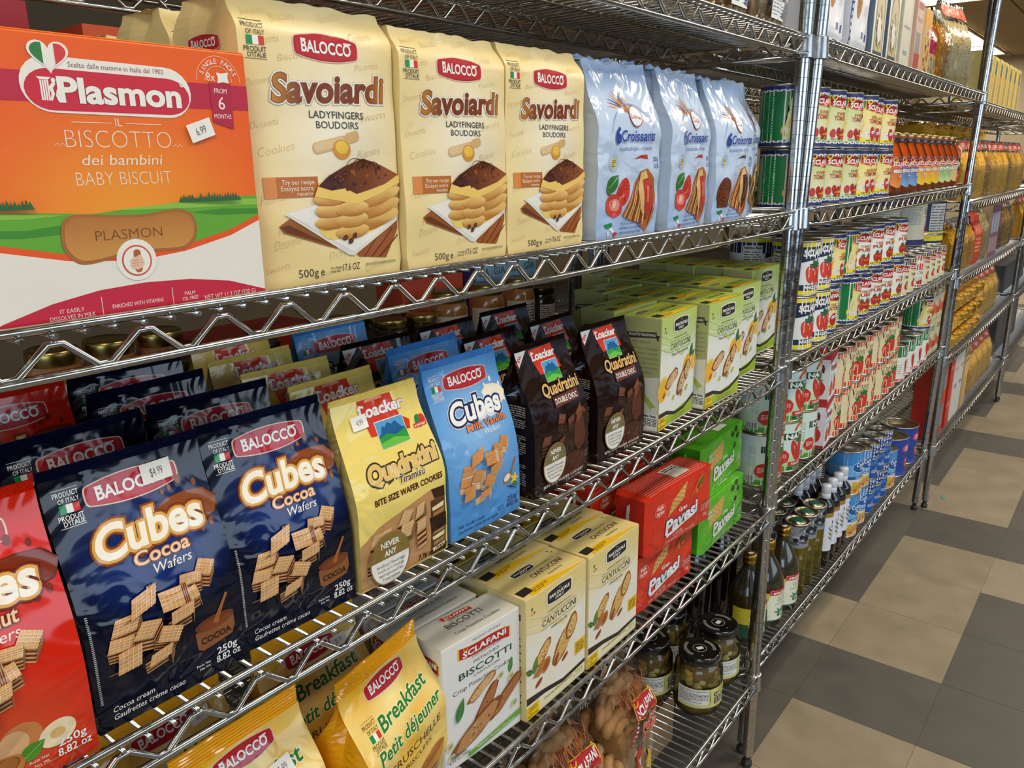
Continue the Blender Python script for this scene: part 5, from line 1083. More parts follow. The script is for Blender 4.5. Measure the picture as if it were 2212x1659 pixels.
# ---------------------------------------------------------------- cans, jars, bottles
def cyl_map(r, w, z0=0.0):
    def f(x, y, o): a = -PI/2+(x-w/2)/r; return ((r+o)*math.cos(a), (r+o)*math.sin(a), z0+y)
    return f
def sc_can(A, w, h, two, main, lo='e8e0c8', up='c3d27a', strip='dfe8c0', side='0f7a3e', fruit='round'):
    """tomato-can label: checked bands, green flank, red name banner"""
    c = w/2; A.rect(0, 0, w, h, side, 1)
    A.rect(0, h*.94, w, h, '27306e'); A.rect(0, 0, w, h*.05, '27306e')
    for yb in (.905, .055):
        A.rect(c-4.2, h*yb, c+4.2, h*(yb+.035), 'f0eee6')
        for k in range(28): A.rect(c-4.2+.3*k, h*yb+(.5*h*.035 if k % 2 else 0), c-4.05+.3*k, h*yb+(.5*h*.035 if k % 2 else 0)+h*.0175, '2c3480')
    A.poly([(c-1.35, h*.10), (c+2.6, h*.10), (c+2.6, h*.88), (c-.9, h*.88), (c-1.3, h*.7), (c-1.1, h*.5), (c-1.5, h*.3)], lambda x, y: mix(lo, up, smooth((y/h-.5)/.25)))
    A.rect(c-1.6, h*.10, c+2.6, h*.165, strip); A.text('NET WT. 28 OZ', c+.3, h*.115, h*.032, '4a6a3c' if strip != 'f2dc20' else '3c4a20', w=1.9, bold=.03)
    sclafani_word(A, c+.55, h*.79, 3.0, h*.16, red='c42a3e'); A.arc(c-.6, h*.905, .22, 2.4, 6.6, .12, 'ecc428', 10)
    A.arc(c-1.35, h*.26, .34, .5, 5.6, .12, 'e8c860', 14); A.line([(c-1.2, h*.37), (c-1.0, h*.46), (c-1.15, h*.55)], [.2, .14, .05], 'e8c83c')
    A.text(two, c+.55, h*.57, h*.055, 'b86030', w=1.6, bold=.03); A.text(main, c+.65, h*.48, h*.075, 'b04c24', w=2.3, bold=.04)
    if fruit == 'round':
        for k, (px, py) in enumerate(((-.5, .24), (.1, .27), (.7, .25), (1.3, .27), (1.9, .24), (.3, .20), (1.0, .20))): A.poly(blobpts(c+px, h*py, .30, .36, 0, 14, .06, k), ('b8301e', 'a82818')[k % 2])
        A.poly([(c+.1, h*.21), (c+.9, h*.25), (c+1.4, h*.22), (c+.8, h*.19)], 'e0c030')
    elif fruit == 'plum':
        A.poly(blobpts(c+.1, h*.27, .36, .62, .2, 16, .06, 2), 'c4302a'); A.poly(blobpts(c+1.1, h*.28, .5, .6, -.2, 16, .06, 3), 'b82a22'); A.poly([(c-.8, h*.27), (c+.2, h*.33), (c+1.6, h*.38), (c+1.6, h*.32), (c+.2, h*.27), (c-.8, h*.21)], 'eceaf0'); A.line([(c-.6, h*.25), (c+.3, h*.30), (c+1.5, h*.35)], .05, '3c4a80')
    else:
        for px, py in ((.1, .27), (.9, .28), (1.6, .25)): tomato(A, c+px, h*py, .50, 'b52e1c', 'd8583c')
        A.text('fresh ripe', c+.8, h*.27, h*.04, 'e8902c', w=1.2, bold=.03)
    A.fine(c-3.6, h*.2, c-2.3, h*.85, 14, '2c9a5c', 4); A.rect(c-4.6, h*.12, c-3.7, h*.86, 'a8bca4')
def can(name, cat, r, h, base, artfn, rim='c8c6c0', lidc='c4c2bc', segs=40, cell=.45, ribs=False, ringpull=False, labelh=None, mt='can_label', lower=0.0):
    g = G(); g.lathe([(r*.93, .10), (r*.99, .05), (r*1.005, .0), (r*1.01, .05), (r*1.01, .10), (r*.985, .16), (r*.985, h-.16), (r*1.01, h-.10), (r*1.01, h-.02), (r*1.0, h), (r*.965, h), (r*.955, h-.10)], segs, rim)
    g.lathe([(0.01, .12), (r*.93, .10)], segs, rim)
    body = g.mesh('can_body', ['tin'])
    L = G(); z0, z1 = .15, h-.15; w = 2*PI*r
    L.lathe([(r*.992, z0), (r*.992, z1)], segs, base)
    if artfn:
        A = Art(w, z1-z0); artfn(A, w, z1-z0); A.emit(L, cyl_map(r*.992, w, z0), cell=(cell, 0), off0=.008, step=.004, sm=True)
    lab = L.mesh('label', [mt])
    t = G(); t.lathe([(r*.955, h-.10), (r*.90, h-.12), (r*.88, h-.09), (r*.80, h-.09), (r*.78, h-.12), (r*.66, h-.12), (r*.64, h-.10), (.02, h-.10)], segs, lidc)
    top = t.mesh('lid', ['tin'])
    parts = [('can_body', body), ('label', lab), ('lid', top)]
    return Proto(name, cat, parts)
def a_valle(A, w, h):
    c = w/2; A.rect(0, 0, w, h*.12, 'd83a22'); A.rect(0, h*.88, w, h, 'd83a22'); A.rect(0, h*.12, w, h*.135, 'e8a03c'); A.rect(0, h*.865, w, h*.88, 'e8a03c')
    A.text('Vantia', c+.35, h*.68, h*.16, '2c2824', w=2.1, bold=-.01, shear=.15, res=2); A.line([(c-.75, h*.83), (c-.55, h*.86), (c-.35, h*.68)], .07, '2c2824'); A.line([(c-.4, h*.635), (c+1.4, h*.645)], .10, 'd8482c')
    A.poly(blobpts(c+.1, h*.33, .52, .78, .15, 18, .08, 1), 'c83228'); A.poly(blobpts(c+.75, h*.35, .50, .70, -.2, 18, .08, 2), 'd23c2c'); A.ell(c-.05, h*.4, .12, .22, 'ec8a70', n=10)
    for a in (.5, 1.1, 1.8, 2.5): leaf(A, c+.45, h*.50, .8, .35, a, '35702f')
    A.text('ITALIAN TOMATOES', c+.45, h*.16, h*.035, '6a5a34', w=1.7); A.fine(c-3.3, h*.2, c-1.4, h*.8, 13, 'b5a67c', 5, .3); A.text('PRODUCT', c-.8, h*.905, h*.05, 'f4d8c4', w=.9)
def a_napoli(A, w, h):
    c = w/2; A.rect(0, 0, w, h*.10, '5a9a3c'); A.poly([(c-5, h*.1), (c+5, h*.1), (c+5, h*.45), (c-5, h*.45)], lambda x, y: mix('a9d08a', 'd3e4cc', smooth((y/h-.1)/.35)))
    A.arc(c+.6, h*.80, .8, .2, 2.9, .2, 'c8402c', 14); A.arc(c+.6, h*.80, .6, .2, 2.9, .12, 'e8c040', 14)
    A.rect(c-1.5, h*.66, c+2.6, h*.80, '1f4a34'); A.text('NAPOLI', c+.55, h*.685, h*.09, 'f2efe4', w=3.2, bold=.04)
    for px, py, ro in ((.0, .42, .35), (.75, .42, .1), (1.4, .43, -.2)): A.poly(blobpts(c+px, h*py, .42, 1.05, ro, 18, .05, px), 'c8342a'); A.ell(c+px-.1, h*py+.3, .10, .3, 'e8705c', ro, 10)
    for a in (.4, 1.2, 2.0, 2.8): leaf(A, c+.7, h*.60, .9, .35, a, '3f6a30')
    splash(A, c-1.3, h*.30, .62, .62, 'c8302a', 'c8302a', 0, 72, 22, .12, 0.0); A.fine(c-1.7, h*.25, c-.9, h*.36, 4, 'f0c8bc', 2); A.rect(c-.7, h*.10, c+2.6, h*.19, 'c42a2a'); A.text('POMODORI PELATI', c+.8, h*.12, h*.045, 'f4e0d8', w=2.4, bold=.03); A.rect(c-.7, h*.02, c+2.6, h*.085, '1f5a34'); A.text('Net weight 28 oz', c+.8, h*.035, h*.035, 'e4f0dc', w=2.0)
    A.rect(c-2.9, h*.06, c-1.9, h*.20, 'f2f2ee')
    for k in range(12): A.rect(c-2.85+.075*k, h*.07, c-2.82+.075*k+.03*(k % 3 == 0), h*.19, '2c2c2a')
    A.fine(c-2.6, h*.38, c-1.9, h*.8, 12, '8aa08c', 3, .3)
def a_peeled(A, w, h):
    c = w/2; A.rect(0, h*.92, w, h, 'f0d820'); A.rect(0, 0, w, h*.08, 'f0d820'); A.rect(0, h*.70, w, h*.92, '1c2448'); A.rect(0, h*.08, w, h*.19, '1c3048')
    A.poly([(c-1.6, h*.70), (c+3, h*.70), (c+3, h*.79), (c-1.6, h*.60)], '1c3048'); A.text('SCLAFANI', c+.6, h*.745, h*.12, 'f2f0ea', w=3.0, bold=.05, shear=.1); A.text('WHOLE PEELED', c+.6, h*.105, h*.06, 'f2f0ea', w=2.6, bold=.05)
    for px, py, ro in ((-.2, .38, .2), (.5, .35, 0), (1.1, .38, -.2)): A.poly(blobpts(c+px, h*py, .40, .75, ro, 18, .05, px), 'd0402c'); A.ell(c+px-.1, h*py+.25, .10, .25, 'ec8468', ro, 10)
    for a in (.5, 1.2, 2.0, 2.7): leaf(A, c+.4, h*.52, .8, .35, a, '2c5a40')
    A.rect(c-3.6, h*.12, c-1.9, h*.86, 'ecece4'); A.text('Nutrition Facts', c-2.75, h*.79, h*.05, '26262a', w=1.5, bold=.05); A.fine(c-3.5, h*.3, c-2.0, h*.76, 9, '4a4a4a', 6, .35)
def a_purple(A, w, h): pass
def a_soup(A, w, h):
    c = w/2; A.rect(0, h*.35, w, h, lambda x, y: mix('8cc4e8', '2f86d0', smooth((y/h-.35)/.6))) if False else A.rect(0, h*.4, w, h*.7, '6fb2e0'); A.rect(0, h*.7, w, h, '3d8fd2')
    A.ell(c+.5, h*.66, 1.5, h*.15, 'e8f0f4', .05); A.ell(c+.5, h*.66, 1.44, h*.14, '1e5ea8', .05); A.text('College', c+.5, h*.665, h*.09, 'f0f4f4', w=2.0, bold=.03); A.text('Inn', c+.5, h*.575, h*.08, 'f0f4f4', bold=.03)
    A.rect(0, h*.36, w, h*.43, '2a5ca4'); A.text('chicken broth', c+.5, h*.378, h*.04, 'f0f4f4', w=1.9, bold=.02)
    A.poly(blobpts(c+.4, h*.14, 1.6, .75, .1, 24, .15, 3), 'dcae4c'); speck(A, c+.4, h*.14, 1.5, .65, .1, 22, ['e8c464', 'c88a34', 'd8602c', 'f0e0a8', '7a9a40'], .28, 4); A.ell(c-.5, h*.25, .32, .32, 'e8b828', n=16)
def a_ocean(A, w, h):
    c = w/2; A.rect(0, h*.66, w, h, 'e4e8ec'); A.text('Deep', c+.35, h*.84, h*.11, '1f3a7c', w=1.9, bold=.05); A.text('Harbor', c+.45, h*.70, h*.11, '1f3a7c', w=2.1, bold=.05); A.poly([(c-1.5, h*.60), (c+1.8, h*.66), (c+1.8, h*.62), (c-.2, h*.58)], 'f0d824')
    for k in range(5): A.poly(blobpts(c-1.6+.8*k, h*(.5-.06*(k % 2)), .55, .3, .3, 14, .2, k), '3c78c0')
    A.text('CHOPPED', c+.6, h*.28, h*.05, 'd0dcec', w=1.3); A.text('OCEAN CLAMS', c+.6, h*.17, h*.085, 'e8eef4', w=2.2, bold=.02)
def a_big(A, w, h):
    c = w/2; A.rect(0, h*.90, w, h, '24306c'); A.rect(0, 0, w, h*.12, '24306c'); A.text('Vantia', c+1.4, h*.66, h*.14, '2c2a28', w=2.6, shear=.15); A.rect(c+.5, h*.60, c+2.6, h*.635, 'd8482c'); tomato(A, c+1.5, h*.36, .8, 'd8402c', 'ee8a70'); A.fine(c-3.2, h*.45, c-.4, h*.85, 9, '8a96a8', 2, .3)
def a_green(A, w, h):
    c = w/2; A.rect(0, h*.70, w, h, '1f7a44'); A.badge(c+.9, h*.82, 2.2, h*.16, 'e0ecd8'); A.badge(c+.9, h*.82, 2.0, h*.13, '2f8a4e'); A.text('San Merino', c+.9, h*.80, h*.05, 'f0f4e8', w=1.6, bold=.03)
    for px, py, ro in ((.5, .40, .2), (1.1, .38, .0), (1.6, .42, -.2)): A.poly(blobpts(c+px, h*py, .42, .95, ro, 18, .05, px), 'cc3226')
    A.rect(0, 0, w, h*.05, 'cc3a32'); A.text('Pomodori', c+.8, h*.14, h*.07, 'cc3a32', w=1.7, shear=.2); A.fine(c-1.8, h*.2, c-.5, h*.5, 5, 'b08a84', 3, .3)
def a_red(A, w, h):
    c = w/2; A.rect(0, h*.55, w, h, 'c8362a'); A.text('MUIR', c+.4, h*.75, h*.12, 'f2ece0', w=2.0, bold=.05); A.rect(0, 0, w, h*.08, 'b82c24'); A.text('Chunky', c+.4, h*.42, h*.10, '3c4a30', w=1.8); [A.rect(0, h*(.3-.05*k), w, h*(.32-.05*k), '6a8a5a') for k in range(3)]; A.poly(blobpts(c+.4, h*.16, 1.0, .3, 0, 16, .1, 2), 'b82c24')
CANS = {
 'sweet': can('tomato_can', 'can', 1.98, 4.62, 'e8e0c8', lambda A, w, h: sc_can(A, w, h, 'SWEET', 'TOMATOES', strip='d5e2b4')),
 'quick': can('tomato_can', 'can', 1.98, 4.62, 'e8e0c8', lambda A, w, h: sc_can(A, w, h, 'QUICK COOK', 'TOMATOES', up='ecdc5c', strip='f2dc20', fruit='plum')),
 'puree': can('tomato_can', 'can', 1.98, 4.62, 'eceae2', lambda A, w, h: sc_can(A, w, h, 'TOMATO', 'PUREE', lo='ecebe4', up='ecebe4', strip='f2dc20', fruit='tom')),
 'peeled': can('tomato_can', 'can', 1.98, 4.62, 'e4e8ea', a_peeled, lidc='b8a878'),
 'small': can('tomato_can', 'can', 1.45, 4.2, 'e4dcb8', lambda A, w, h: (A.rect(0, h*.9, w, h, '2c3470'), sclafani_word(A, w/2+.3, h*.78, 2.2, h*.16), A.text('TOMATO', w/2+.4, h*.50, h*.08, '5a4a28', w=1.4, bold=.03), tomato(A, w/2+.3, h*.26, .42), tomato(A, w/2+1.0, h*.24, .40, 'd8542c', 'f09a6c'), A.rect(0, 0, w, h*.10, 'd0d8a8')), cell=.4),
 'red': can('tomato_can', 'can', 1.45, 4.2, 'e8e4d8', a_red, cell=.4),
 'valle': can('tomato_can', 'can', 1.50, 4.45, 'e6d8ac', a_valle, lidc='b8a878', cell=.4),
 'napoli': can('tomato_can', 'can', 2.05, 4.75, 'd3e4dc', a_napoli, rim='c8b890'),
 'soup': can('broth_can', 'can', 1.55, 4.85, 'dfe6e8', a_soup, cell=.4),
 'soupbig': can('broth_can', 'can', 2.1, 5.4, 'dfe6e8', a_soup, cell=.4),
 'ocean': can('clam_can', 'can', 1.40, 4.6, '1f58a8', a_ocean, cell=.4),
 'big': can('catering_can', 'can', 3.0, 6.9, 'ddd8bc', a_big, lidc='b0a888'),
 'bigblue': can('catering_can', 'can', 2.6, 5.6, '2c48a0', lambda A, w, h: (A.badge(w/2+1.0, h*.75, 2.6, h*.22, 'd8486c'), A.text('CENTO', w/2+1.0, h*.70, h*.10, 'f0e8e0', w=1.8, bold=.04), tomato(A, w/2+1.0, h*.36, .8, 'd8582c', 'f0a060'), A.rect(0, 0, w, h*.10, '3a58b4')), lidc='a89c74'),
 'green': can('tomato_can', 'can', 1.98, 4.62, 'eceae2', a_green),
 'olivetin': can('catering_can', 'can', 3.0, 6.9, 'c9c496', lambda A, w, h: (A.rect(w/2-.8, h*.12, w/2+.6, h*.24, 'b8b488'), [A.rect(w/2-.7+.1*k, h*.13, w/2-.66+.1*k, h*.23, '3c3a2c') for k in range(13)], A.fine(w/2-1.4, h*.35, w/2+1.2, h*.8, 7, '6a6848', 3, .3), A.rect(0, 0, w, h*.02, '4a4830')), lidc='9a9270'),
 'yellowbig': can('catering_can', 'can', 2.6, 5.4, '232c5c', lambda A, w, h: (A.rect(0, h*.86, w, h, 'e8d428'), A.rect(w/2-1.6, h*.08, w/2+.9, h*.80, 'd4d6d2'), A.fine(w/2-1.5, h*.1, w/2+.8, h*.76, 9, '5a5a5a', 3, .35), A.rect(0, 0, w, h*.05, 'e8d428'))),
}
def screwlid(r, z, h, col, mt='gloss', art=None, ribs=0):
    g = G(); n = 36
    g.lathe([(r*.98, z), (r, z+.04), (r, z+h*.75), (r*.975, z+h*.93), (r*.92, z+h), (r*.90, z+h*.985), (r*.86, z+h*.96), (.02, z+h*.96)], n, col)
    if art: art.emit(g, lambda x, y, o: (x, y, z+h*.96+o), off0=.01, step=.004)
    return g
def artichoke_jar():
    r, h = 2.0, 5.0
    gl = G(); gl.lathe([(.3, .02), (r*.80, .02), (r*.97, .18), (r, .5), (r, 3.5), (r*.97, 4.0), (r*.86, 4.45), (r*.80, 4.6), (r*.80, 4.8)], 36, 'ffffff')
    a = Art(4, 4); 
    for rr_, a0, a1 in ((.55, 0, 6.28), (1.28, -.7, .6), (1.18, -.7, .6), (1.08, -.7, .6), (1.28, 1.9, 3.6), (1.18, 1.9, 3.6), (1.08, 1.9, 3.6)): a.arc(0, 0, rr_, a0, a1, .035, 'c9c7c0', 18)
    a.poly([(-.28, -.16), (.28, -.22), (.30, .14), (-.26, .20)], 'ecebe4'); a.poly([(1.05, .98), (1.22, 1.0), (1.12, 1.14)], 'c9c7c0'); a.poly([(-.5, -1.0), (-.36, -1.0), (-.43, -.86)], 'c9c7c0')
    lid = screwlid(1.72, 4.62, .72, '141312', art=a)
    ct = G(); rnd = random.Random(12)
    for k in range(90):
        an = rnd.uniform(0, 2*PI); q = rnd.uniform(1.05, 1.3); z = rnd.uniform(.75, 4.0)
        col = rnd.choice(['ecd48c', 'dcc078', 'd4b468', 'c0a45c', 'f0dc9c', 'c8ac62', '9a7c44', 'e0c880'])
        s1 = rnd.uniform(.55, .75); ct.blob((q*math.cos(an), q*math.sin(an), z), (s1*.8, s1*.8, s1*rnd.uniform(.6, 1.1)), col, k, .45, 2)
    ct.lathe([(.1, .1), (1.5, .12), (1.6, .5), (1.55, 4.2), (.1, 4.3)], 24, '7a6434')
    L = G(); w = 2*PI*r; A = Art(w, 1.75); c = w/2
    A.rect(c-3.0, 0, c+1.9, 1.7, 'd6d27c'); A.rect(c-3.0, 0, c-.25, 1.7, 'e6e4da'); A.fine(c-2.9, .45, c-.4, 1.6, 9, '4c4a46', 7, .4); A.rect(c-3.0, 0, c-.25, .3, 'cfcf84')
    A.poly([(c-.25, 0), (c-.1, .4), (c-.25, .8), (c-.25, 1.7), (c-.35, 1.7), (c-.35, 0)], 'c4c46c'); A.rrect(c+.15, .95, c+1.75, 1.32, .06, '242a26'); A.text('NAPOLI', c+.95, 1.03, .20, 'e8e8d8', w=1.35, bold=.04); A.ell(c+.95, 1.42, .35, .22, 'c8a83c'); A.rect(c+.2, .25, c+1.6, .85, '3c2420'); A.fine(c+.3, .3, c+1.5, .8, 3, 'cfc8a8', 3)
    L.lathe([(r+.012, 1.0), (r+.012, 2.72)], 20, 'd6d27c', a0=-PI/2-3.02/r, a1=-PI/2+1.92/r)
    A.emit(L, cyl_map(r+.012, w, 1.0), cell=(.35, 0), off0=.01, step=.004, sm=True)
    return Proto('artichoke_jar', 'jar', [('glass_jar', gl.mesh('glass_jar', ['oil_glass'])), ('artichokes', ct.mesh('artichokes', ['food']), 'stuff'), ('lid', lid.mesh('lid', ['gloss'])), ('label', L.mesh('label', ['paper']))])
ART_JAR = artichoke_jar()
def sauce_jar(kind):
    r, h = 1.85, 6.6; top, bot, title = {'marinara': ('c8402c', 'e8902c', 'MARINARA'), 'spaghetti': ('4a4a8c', '7aa4d0', 'SPAGHETTI'), 'fra': ('e87a34', 'f0c824', 'FRA DIAVOLO'), 'tomato': ('6a9a58', 'c8d898', 'TOMATO'), 'pesto': ('c8b878', 'e0c070', 'ROASTED')}[kind]
    s_ = G(); s_.lathe([(.1, .10), (r*.82, .10), (r*.95, .3), (r*.95, 3.9), (r*.72, 4.9), (r*.62, 5.4), (.1, 5.4)], 30, 'e0601c')
    gl = G(); gl.lathe([(.3, .02), (r*.85, .02), (r, .25), (r, 3.9), (r*.98, 4.05), (r*.76, 5.0), (r*.66, 5.5), (r*.66, 5.9)], 30, 'ffffff')
    ld = screwlid(r*.70, 5.82, .62, 'b89a5c', 'tin'); g2 = G(); g2.lathe([(r*.715, 5.90), (r*.715, 6.12)], 30, '8a3a30'); ld.v += []; 
    L = G(); w = 2*PI*r; A = Art(w, 2.9); c = w/2
    pts = [(c-1.5, 2.0)]+[(c+.7+2.2*math.cos(a), 1.5+1.45*math.sin(a)) for a in [PI*.95+PI*1.1*i/16 for i in range(17)]]
    A.poly([(c-1.5, 1.7), (c-1.35, .9), (c-.8, .3), (c, 0), (c+1.4, .1), (c+2.2, .7), (c+2.4, 1.8), (c+2.2, 2.6), (c-1.2, 2.6)], lambda x, y: mix(bot, top, smooth((y-.4)/1.3)))
    sclafani_word(A, c+.55, 2.45, 3.0, .72, red='c42a3e'); A.arc(c-.5, 2.85, .25, 2.4, 6.6, .12, 'e8c860', 8)
    A.text(title, c+.5, 1.55, .34, 'f4f0e4', w=2.2, bold=.04, out=((.03, '5a2418'),)); A.text('SAUCE', c+1.0, 1.12, .28, 'f4f0e4', w=1.2, bold=.04); A.fine(c-3.4, .5, c-1.7, 2.3, 12, '8a5c28', 4, .3); A.line([(c-4, 2.35), (c-1.5, 2.35)], .04, 'd8b848'); A.line([(c-4, .35), (c-1.1, .35)], .04, 'd8b848')
    A.emit(L, cyl_map(r+.01, w, .75), cell=(.4, 0), off0=.008, step=.004, sm=True)
    return Proto('sauce_jar', 'jar', [('glass_jar', gl.mesh('glass_jar', ['glass'])), ('sauce', s_.mesh('sauce', ['gloss'])), ('lid', ld.mesh('lid', ['tin'])), ('lid_band', g2.mesh('lid_band', ['plastic'])), ('label', L.mesh('label', ['can_label']))])
SAUCE = {k: sauce_jar(k) for k in ('marinara', 'spaghetti', 'fra', 'tomato', 'pesto')}
def bottle(kind):
    if kind == 'oil':                                   # tall olive-oil bottle with gold cap
        r = 1.75; prof = [(.4, .02), (r*.9, .02), (r, .2), (r, 5.6), (r*.96, 6.6), (r*.70, 8.2), (r*.38, 9.6), (r*.32, 10.4), (r*.32, 10.8)]
        g = G(); g.lathe(prof, 32, '33290f'); cap = G(); cap.lathe([(.60, 10.5), (.66, 10.55), (.66, 10.95), (.63, 11.0), (.66, 11.05), (.66, 11.75), (.60, 11.85), (.02, 11.86)], 24, 'b08a3c')
        cap.add([(-.22,-.2,11.89),(.26,-.26,11.89),(.3,.1,11.89),(-.18,.16,11.89)], [(0,1,2,3)], 'eceae2', 1)
        w = 2*PI*r; A = Art(w, 5.2); c = w/2
        A.rect(c-2.6, 0, c+2.4, 1.9, '2f5a44'); A.rect(c-2.6, 1.9, c+2.4, 4.2, 'd8c83c'); A.poly([(c-.9, .2), (c+2.2, .2), (c+2.2, 4.6), (c-.6, 4.6), (c-1.0, 2.8), (c-.7, 1.6)], 'ecebd2'); A.rrect(c-.8, 3.85, c+2.3, 4.65, .1, 'c82c3a'); A.rrect(c-.72, 3.93, c+2.22, 4.57, .1, 'e4b8a4'); A.rrect(c-.68, 3.97, c+2.18, 4.53, .1, 'c82c3a'); A.text('mera', c+.7, 4.06, .36, 'f2ece0', w=2.2, bold=.05)
        A.text('EXTRA', c+.7, 3.3, .26, '8a8a5c', w=1.3); A.text('VIRGIN', c+.7, 2.9, .26, '8a8a5c', w=1.4); A.text('OLIVE OIL', c+.7, 2.4, .3, '9a9460', w=1.9)
        for a in (.6, 1.2, 2.2, 2.8): leaf(A, c+.6, 1.2, 1.0, .25, a, '4a8a68')
        for px, py in ((.3, .9), (.8, .7), (1.1, 1.2)): A.ell(c+px, py, .2, .26, '3f7a58', n=12)
        L = G(); A.emit(L, cyl_map(r+.01, w, .9), cell=(.4, 0), off0=.01, sm=True)
        return Proto('olive_oil_bottle', 'bottle', [('glass_bottle', g.mesh('glass_bottle', ['gloss'])), ('cap', cap.mesh('cap', ['tin', 'paper'])), ('label', L.mesh('label', ['can_label']))])
    if kind == 'tube':                                  # straight olive-oil tube bottle with tin lid
        r = 1.22; g = G(); g.lathe([(.3, .02), (r*.96, .02), (r, .12), (r, 10.2)], 30, 'ffffff')
        oil = G(); oil.lathe([(.1, .25), (r*.92, .25), (r*.93, 8.0), (.1, 8.0)], 28, '9c8a1c')
        top = G(); top.lathe([(r*1.0, 10.05), (r*1.05, 10.1), (r*1.05, 10.3), (r*1.0, 10.35), (r*.92, 10.33), (r*.90, 10.15), (r*.55, 10.15), (r*.52, 10.35), (r*.48, 10.42)], 30, 'b9b39c'); top.lathe([(r*.48, 10.42), (.02, 10.44)], 30, '0f5a3c', 1)
        L = G(); w = 2*PI*r; A = Art(w, 3.6); A.rect(0, 0, w, 3.0, '8e9096'); rnd = random.Random(5)
        for k in range(16): leaf(A, rnd.uniform(.5, w-1), rnd.uniform(.2, 2.4), 1.4, .3, rnd.uniform(0, 3), rnd.choice(['4a4c54', '5c5e66', 'c0c2c8']))
        for k in range(12): A.ell(w*.3+rnd.uniform(0, w*.6), rnd.uniform(.6, 2.7), .26, .32, '22222a', n=12)
        A.emit(L, cyl_map(r+.01, w, 7.0), cell=(.4, 0), off0=.01, sm=True)
        B2 = Art(w, 4); B2.text('EXTRA VERGINE', w/2+.3, 3.2, .16, '4a420c', w=1.5); B2.arc(w/2+.3, 2.3, .4, 0, 6.28, .05, '4a420c'); B2.text('A', w/2+.3, 2.1, .3, '4a420c'); B2.fine(w/2-.4, .4, w/2+1.0, 1.4, 4, '4a420c', 4, .3); B2.emit(L, cyl_map(r+.01, w, 2.4), cell=(.4, 0), off0=.01, sm=True)
        return Proto('olive_oil_bottle', 'bottle', [('glass_bottle', g.mesh('glass_bottle', ['oil_glass'])), ('oil', oil.mesh('oil', ['gloss'])), ('lid', top.mesh('lid', ['tin', 'plastic'])), ('label', L.mesh('label', ['can_label']))])
    if kind == 'vinegar':                               # slim dark bottle, white cap and white label
        r = 1.0; g = G(); g.lathe([(.3, .02), (r*.94, .02), (r, .12), (r, 7.0), (r*.9, 7.4), (r*.45, 7.9), (r*.42, 8.4)], 26, '150c08')
        cap = G(); cap.lathe([(.50, 8.0), (.52, 8.02), (.52, 8.55), (.49, 8.58), (.52, 8.62), (.52, 9.4), (.48, 9.5), (.02, 9.5)], 22, 'd9dde4')
        L = G(); w = 2*PI*r; A = Art(w, 4.6); A.rect(0, 0, w, 4.0, 'dfe2e8'); A.rect(0, 4.0, w, 4.5, 'a8823c'); A.ell(w/2+.5, 3.4, .14, .2, '2c2a30'); A.text("L'ORO", w/2+.5, 2.7, .3, '4a4648', w=1.1)
        for k in range(6): leaf(A, w/2+.5, 1.0+.25*k, .8, .2, .4+(k % 2)*2.0, '8a7a58')
        A.emit(L, cyl_map(r+.01, w, 2.0), cell=(.35, 0), off0=.01, sm=True)
        return Proto('vinegar_bottle', 'bottle', [('glass_bottle', g.mesh('glass_bottle', ['gloss'])), ('cap', cap.mesh('cap', ['plastic'])), ('label', L.mesh('label', ['paper']))])
    if kind == 'dark':                                  # tall plain dark bottle
        r = 1.6; g = G(); g.lathe([(.4, .02), (r*.95, .02), (r, .2), (r, 6.6), (r*.8, 8.0), (r*.4, 9.2), (r*.36, 10.6), (.1, 10.7)], 28, '120e0a'); cap = G(); cap.lathe([(.6, 10.2), (.6, 11.2), (.02, 11.25)], 20, '2a2622')
        return Proto('dark_bottle', 'bottle', [('glass_bottle', g.mesh('glass_bottle', ['gloss'])), ('cap', cap.mesh('cap', ['plastic']))])
    if kind == 'passata':
        r = 1.2; g = G(); g.lathe([(.4, .02), (r*.95, .02), (r, .2), (r, 4.3), (r*.6, 5.3), (r*.55, 5.6)], 26, 'c8481c'); cap = G(); cap.lathe([(.75, 5.5), (.75, 6.1), (.02, 6.12)], 22, 'b8a050')
        L = G(); w = 2*PI*r; A = Art(w, 3); A.rect(0, 1.1, w, 2.8, '1c1a18'); A.rect(0, 0, w, 1.1, 'c8283c'); A.text('N', w/2+.5, 1.6, .7, 'd8e0d8', bold=.03); A.text('Mutti', w/2+.5, .35, .3, 'f0d8d0', w=1.1); A.emit(L, cyl_map(r+.01, w, .9), cell=(.4, 0), off0=.01, sm=True)
        return Proto('sauce_bottle', 'bottle', [('glass_bottle', g.mesh('glass_bottle', ['gloss'])), ('cap', cap.mesh('cap', ['tin'])), ('label', L.mesh('label', ['can_label']))])
    if kind in ('jar', 'darkjar', 'lowjar'):            # preserve jars at the back
        r, h, c, lc = {'jar': (1.45, 4.7, 'a8703c', 'b09a58'), 'darkjar': (1.25, 3.5, '2a1c14', '4a3c28'), 'lowjar': (1.3, 3.4, '241c14', 'b8a860')}[kind]
        g = G(); g.lathe([(.3, .02), (r*.93, .02), (r, .2), (r, h*.72), (r*.85, h*.84)], 28, c); ld = screwlid(r*.95, h*.82, h*.18, lc, 'tin')
        L = G(); w = 2*PI*r; A = Art(w, h*.45); cc = w/2; A.rect(cc-2.2, 0, cc+2.4, h*.45, 'd8cfc0' if kind == 'jar' else '3a3028'); A.rect(cc-.9, .1, cc+.8, h*.42, 'dcd8d0'); A.fine(cc-.8, .15, cc+.7, h*.4, 7, '4a4844', 5, .4); A.emit(L, cyl_map(r+.008, w, h*.16), cell=(.35, 0), off0=.01, sm=True)
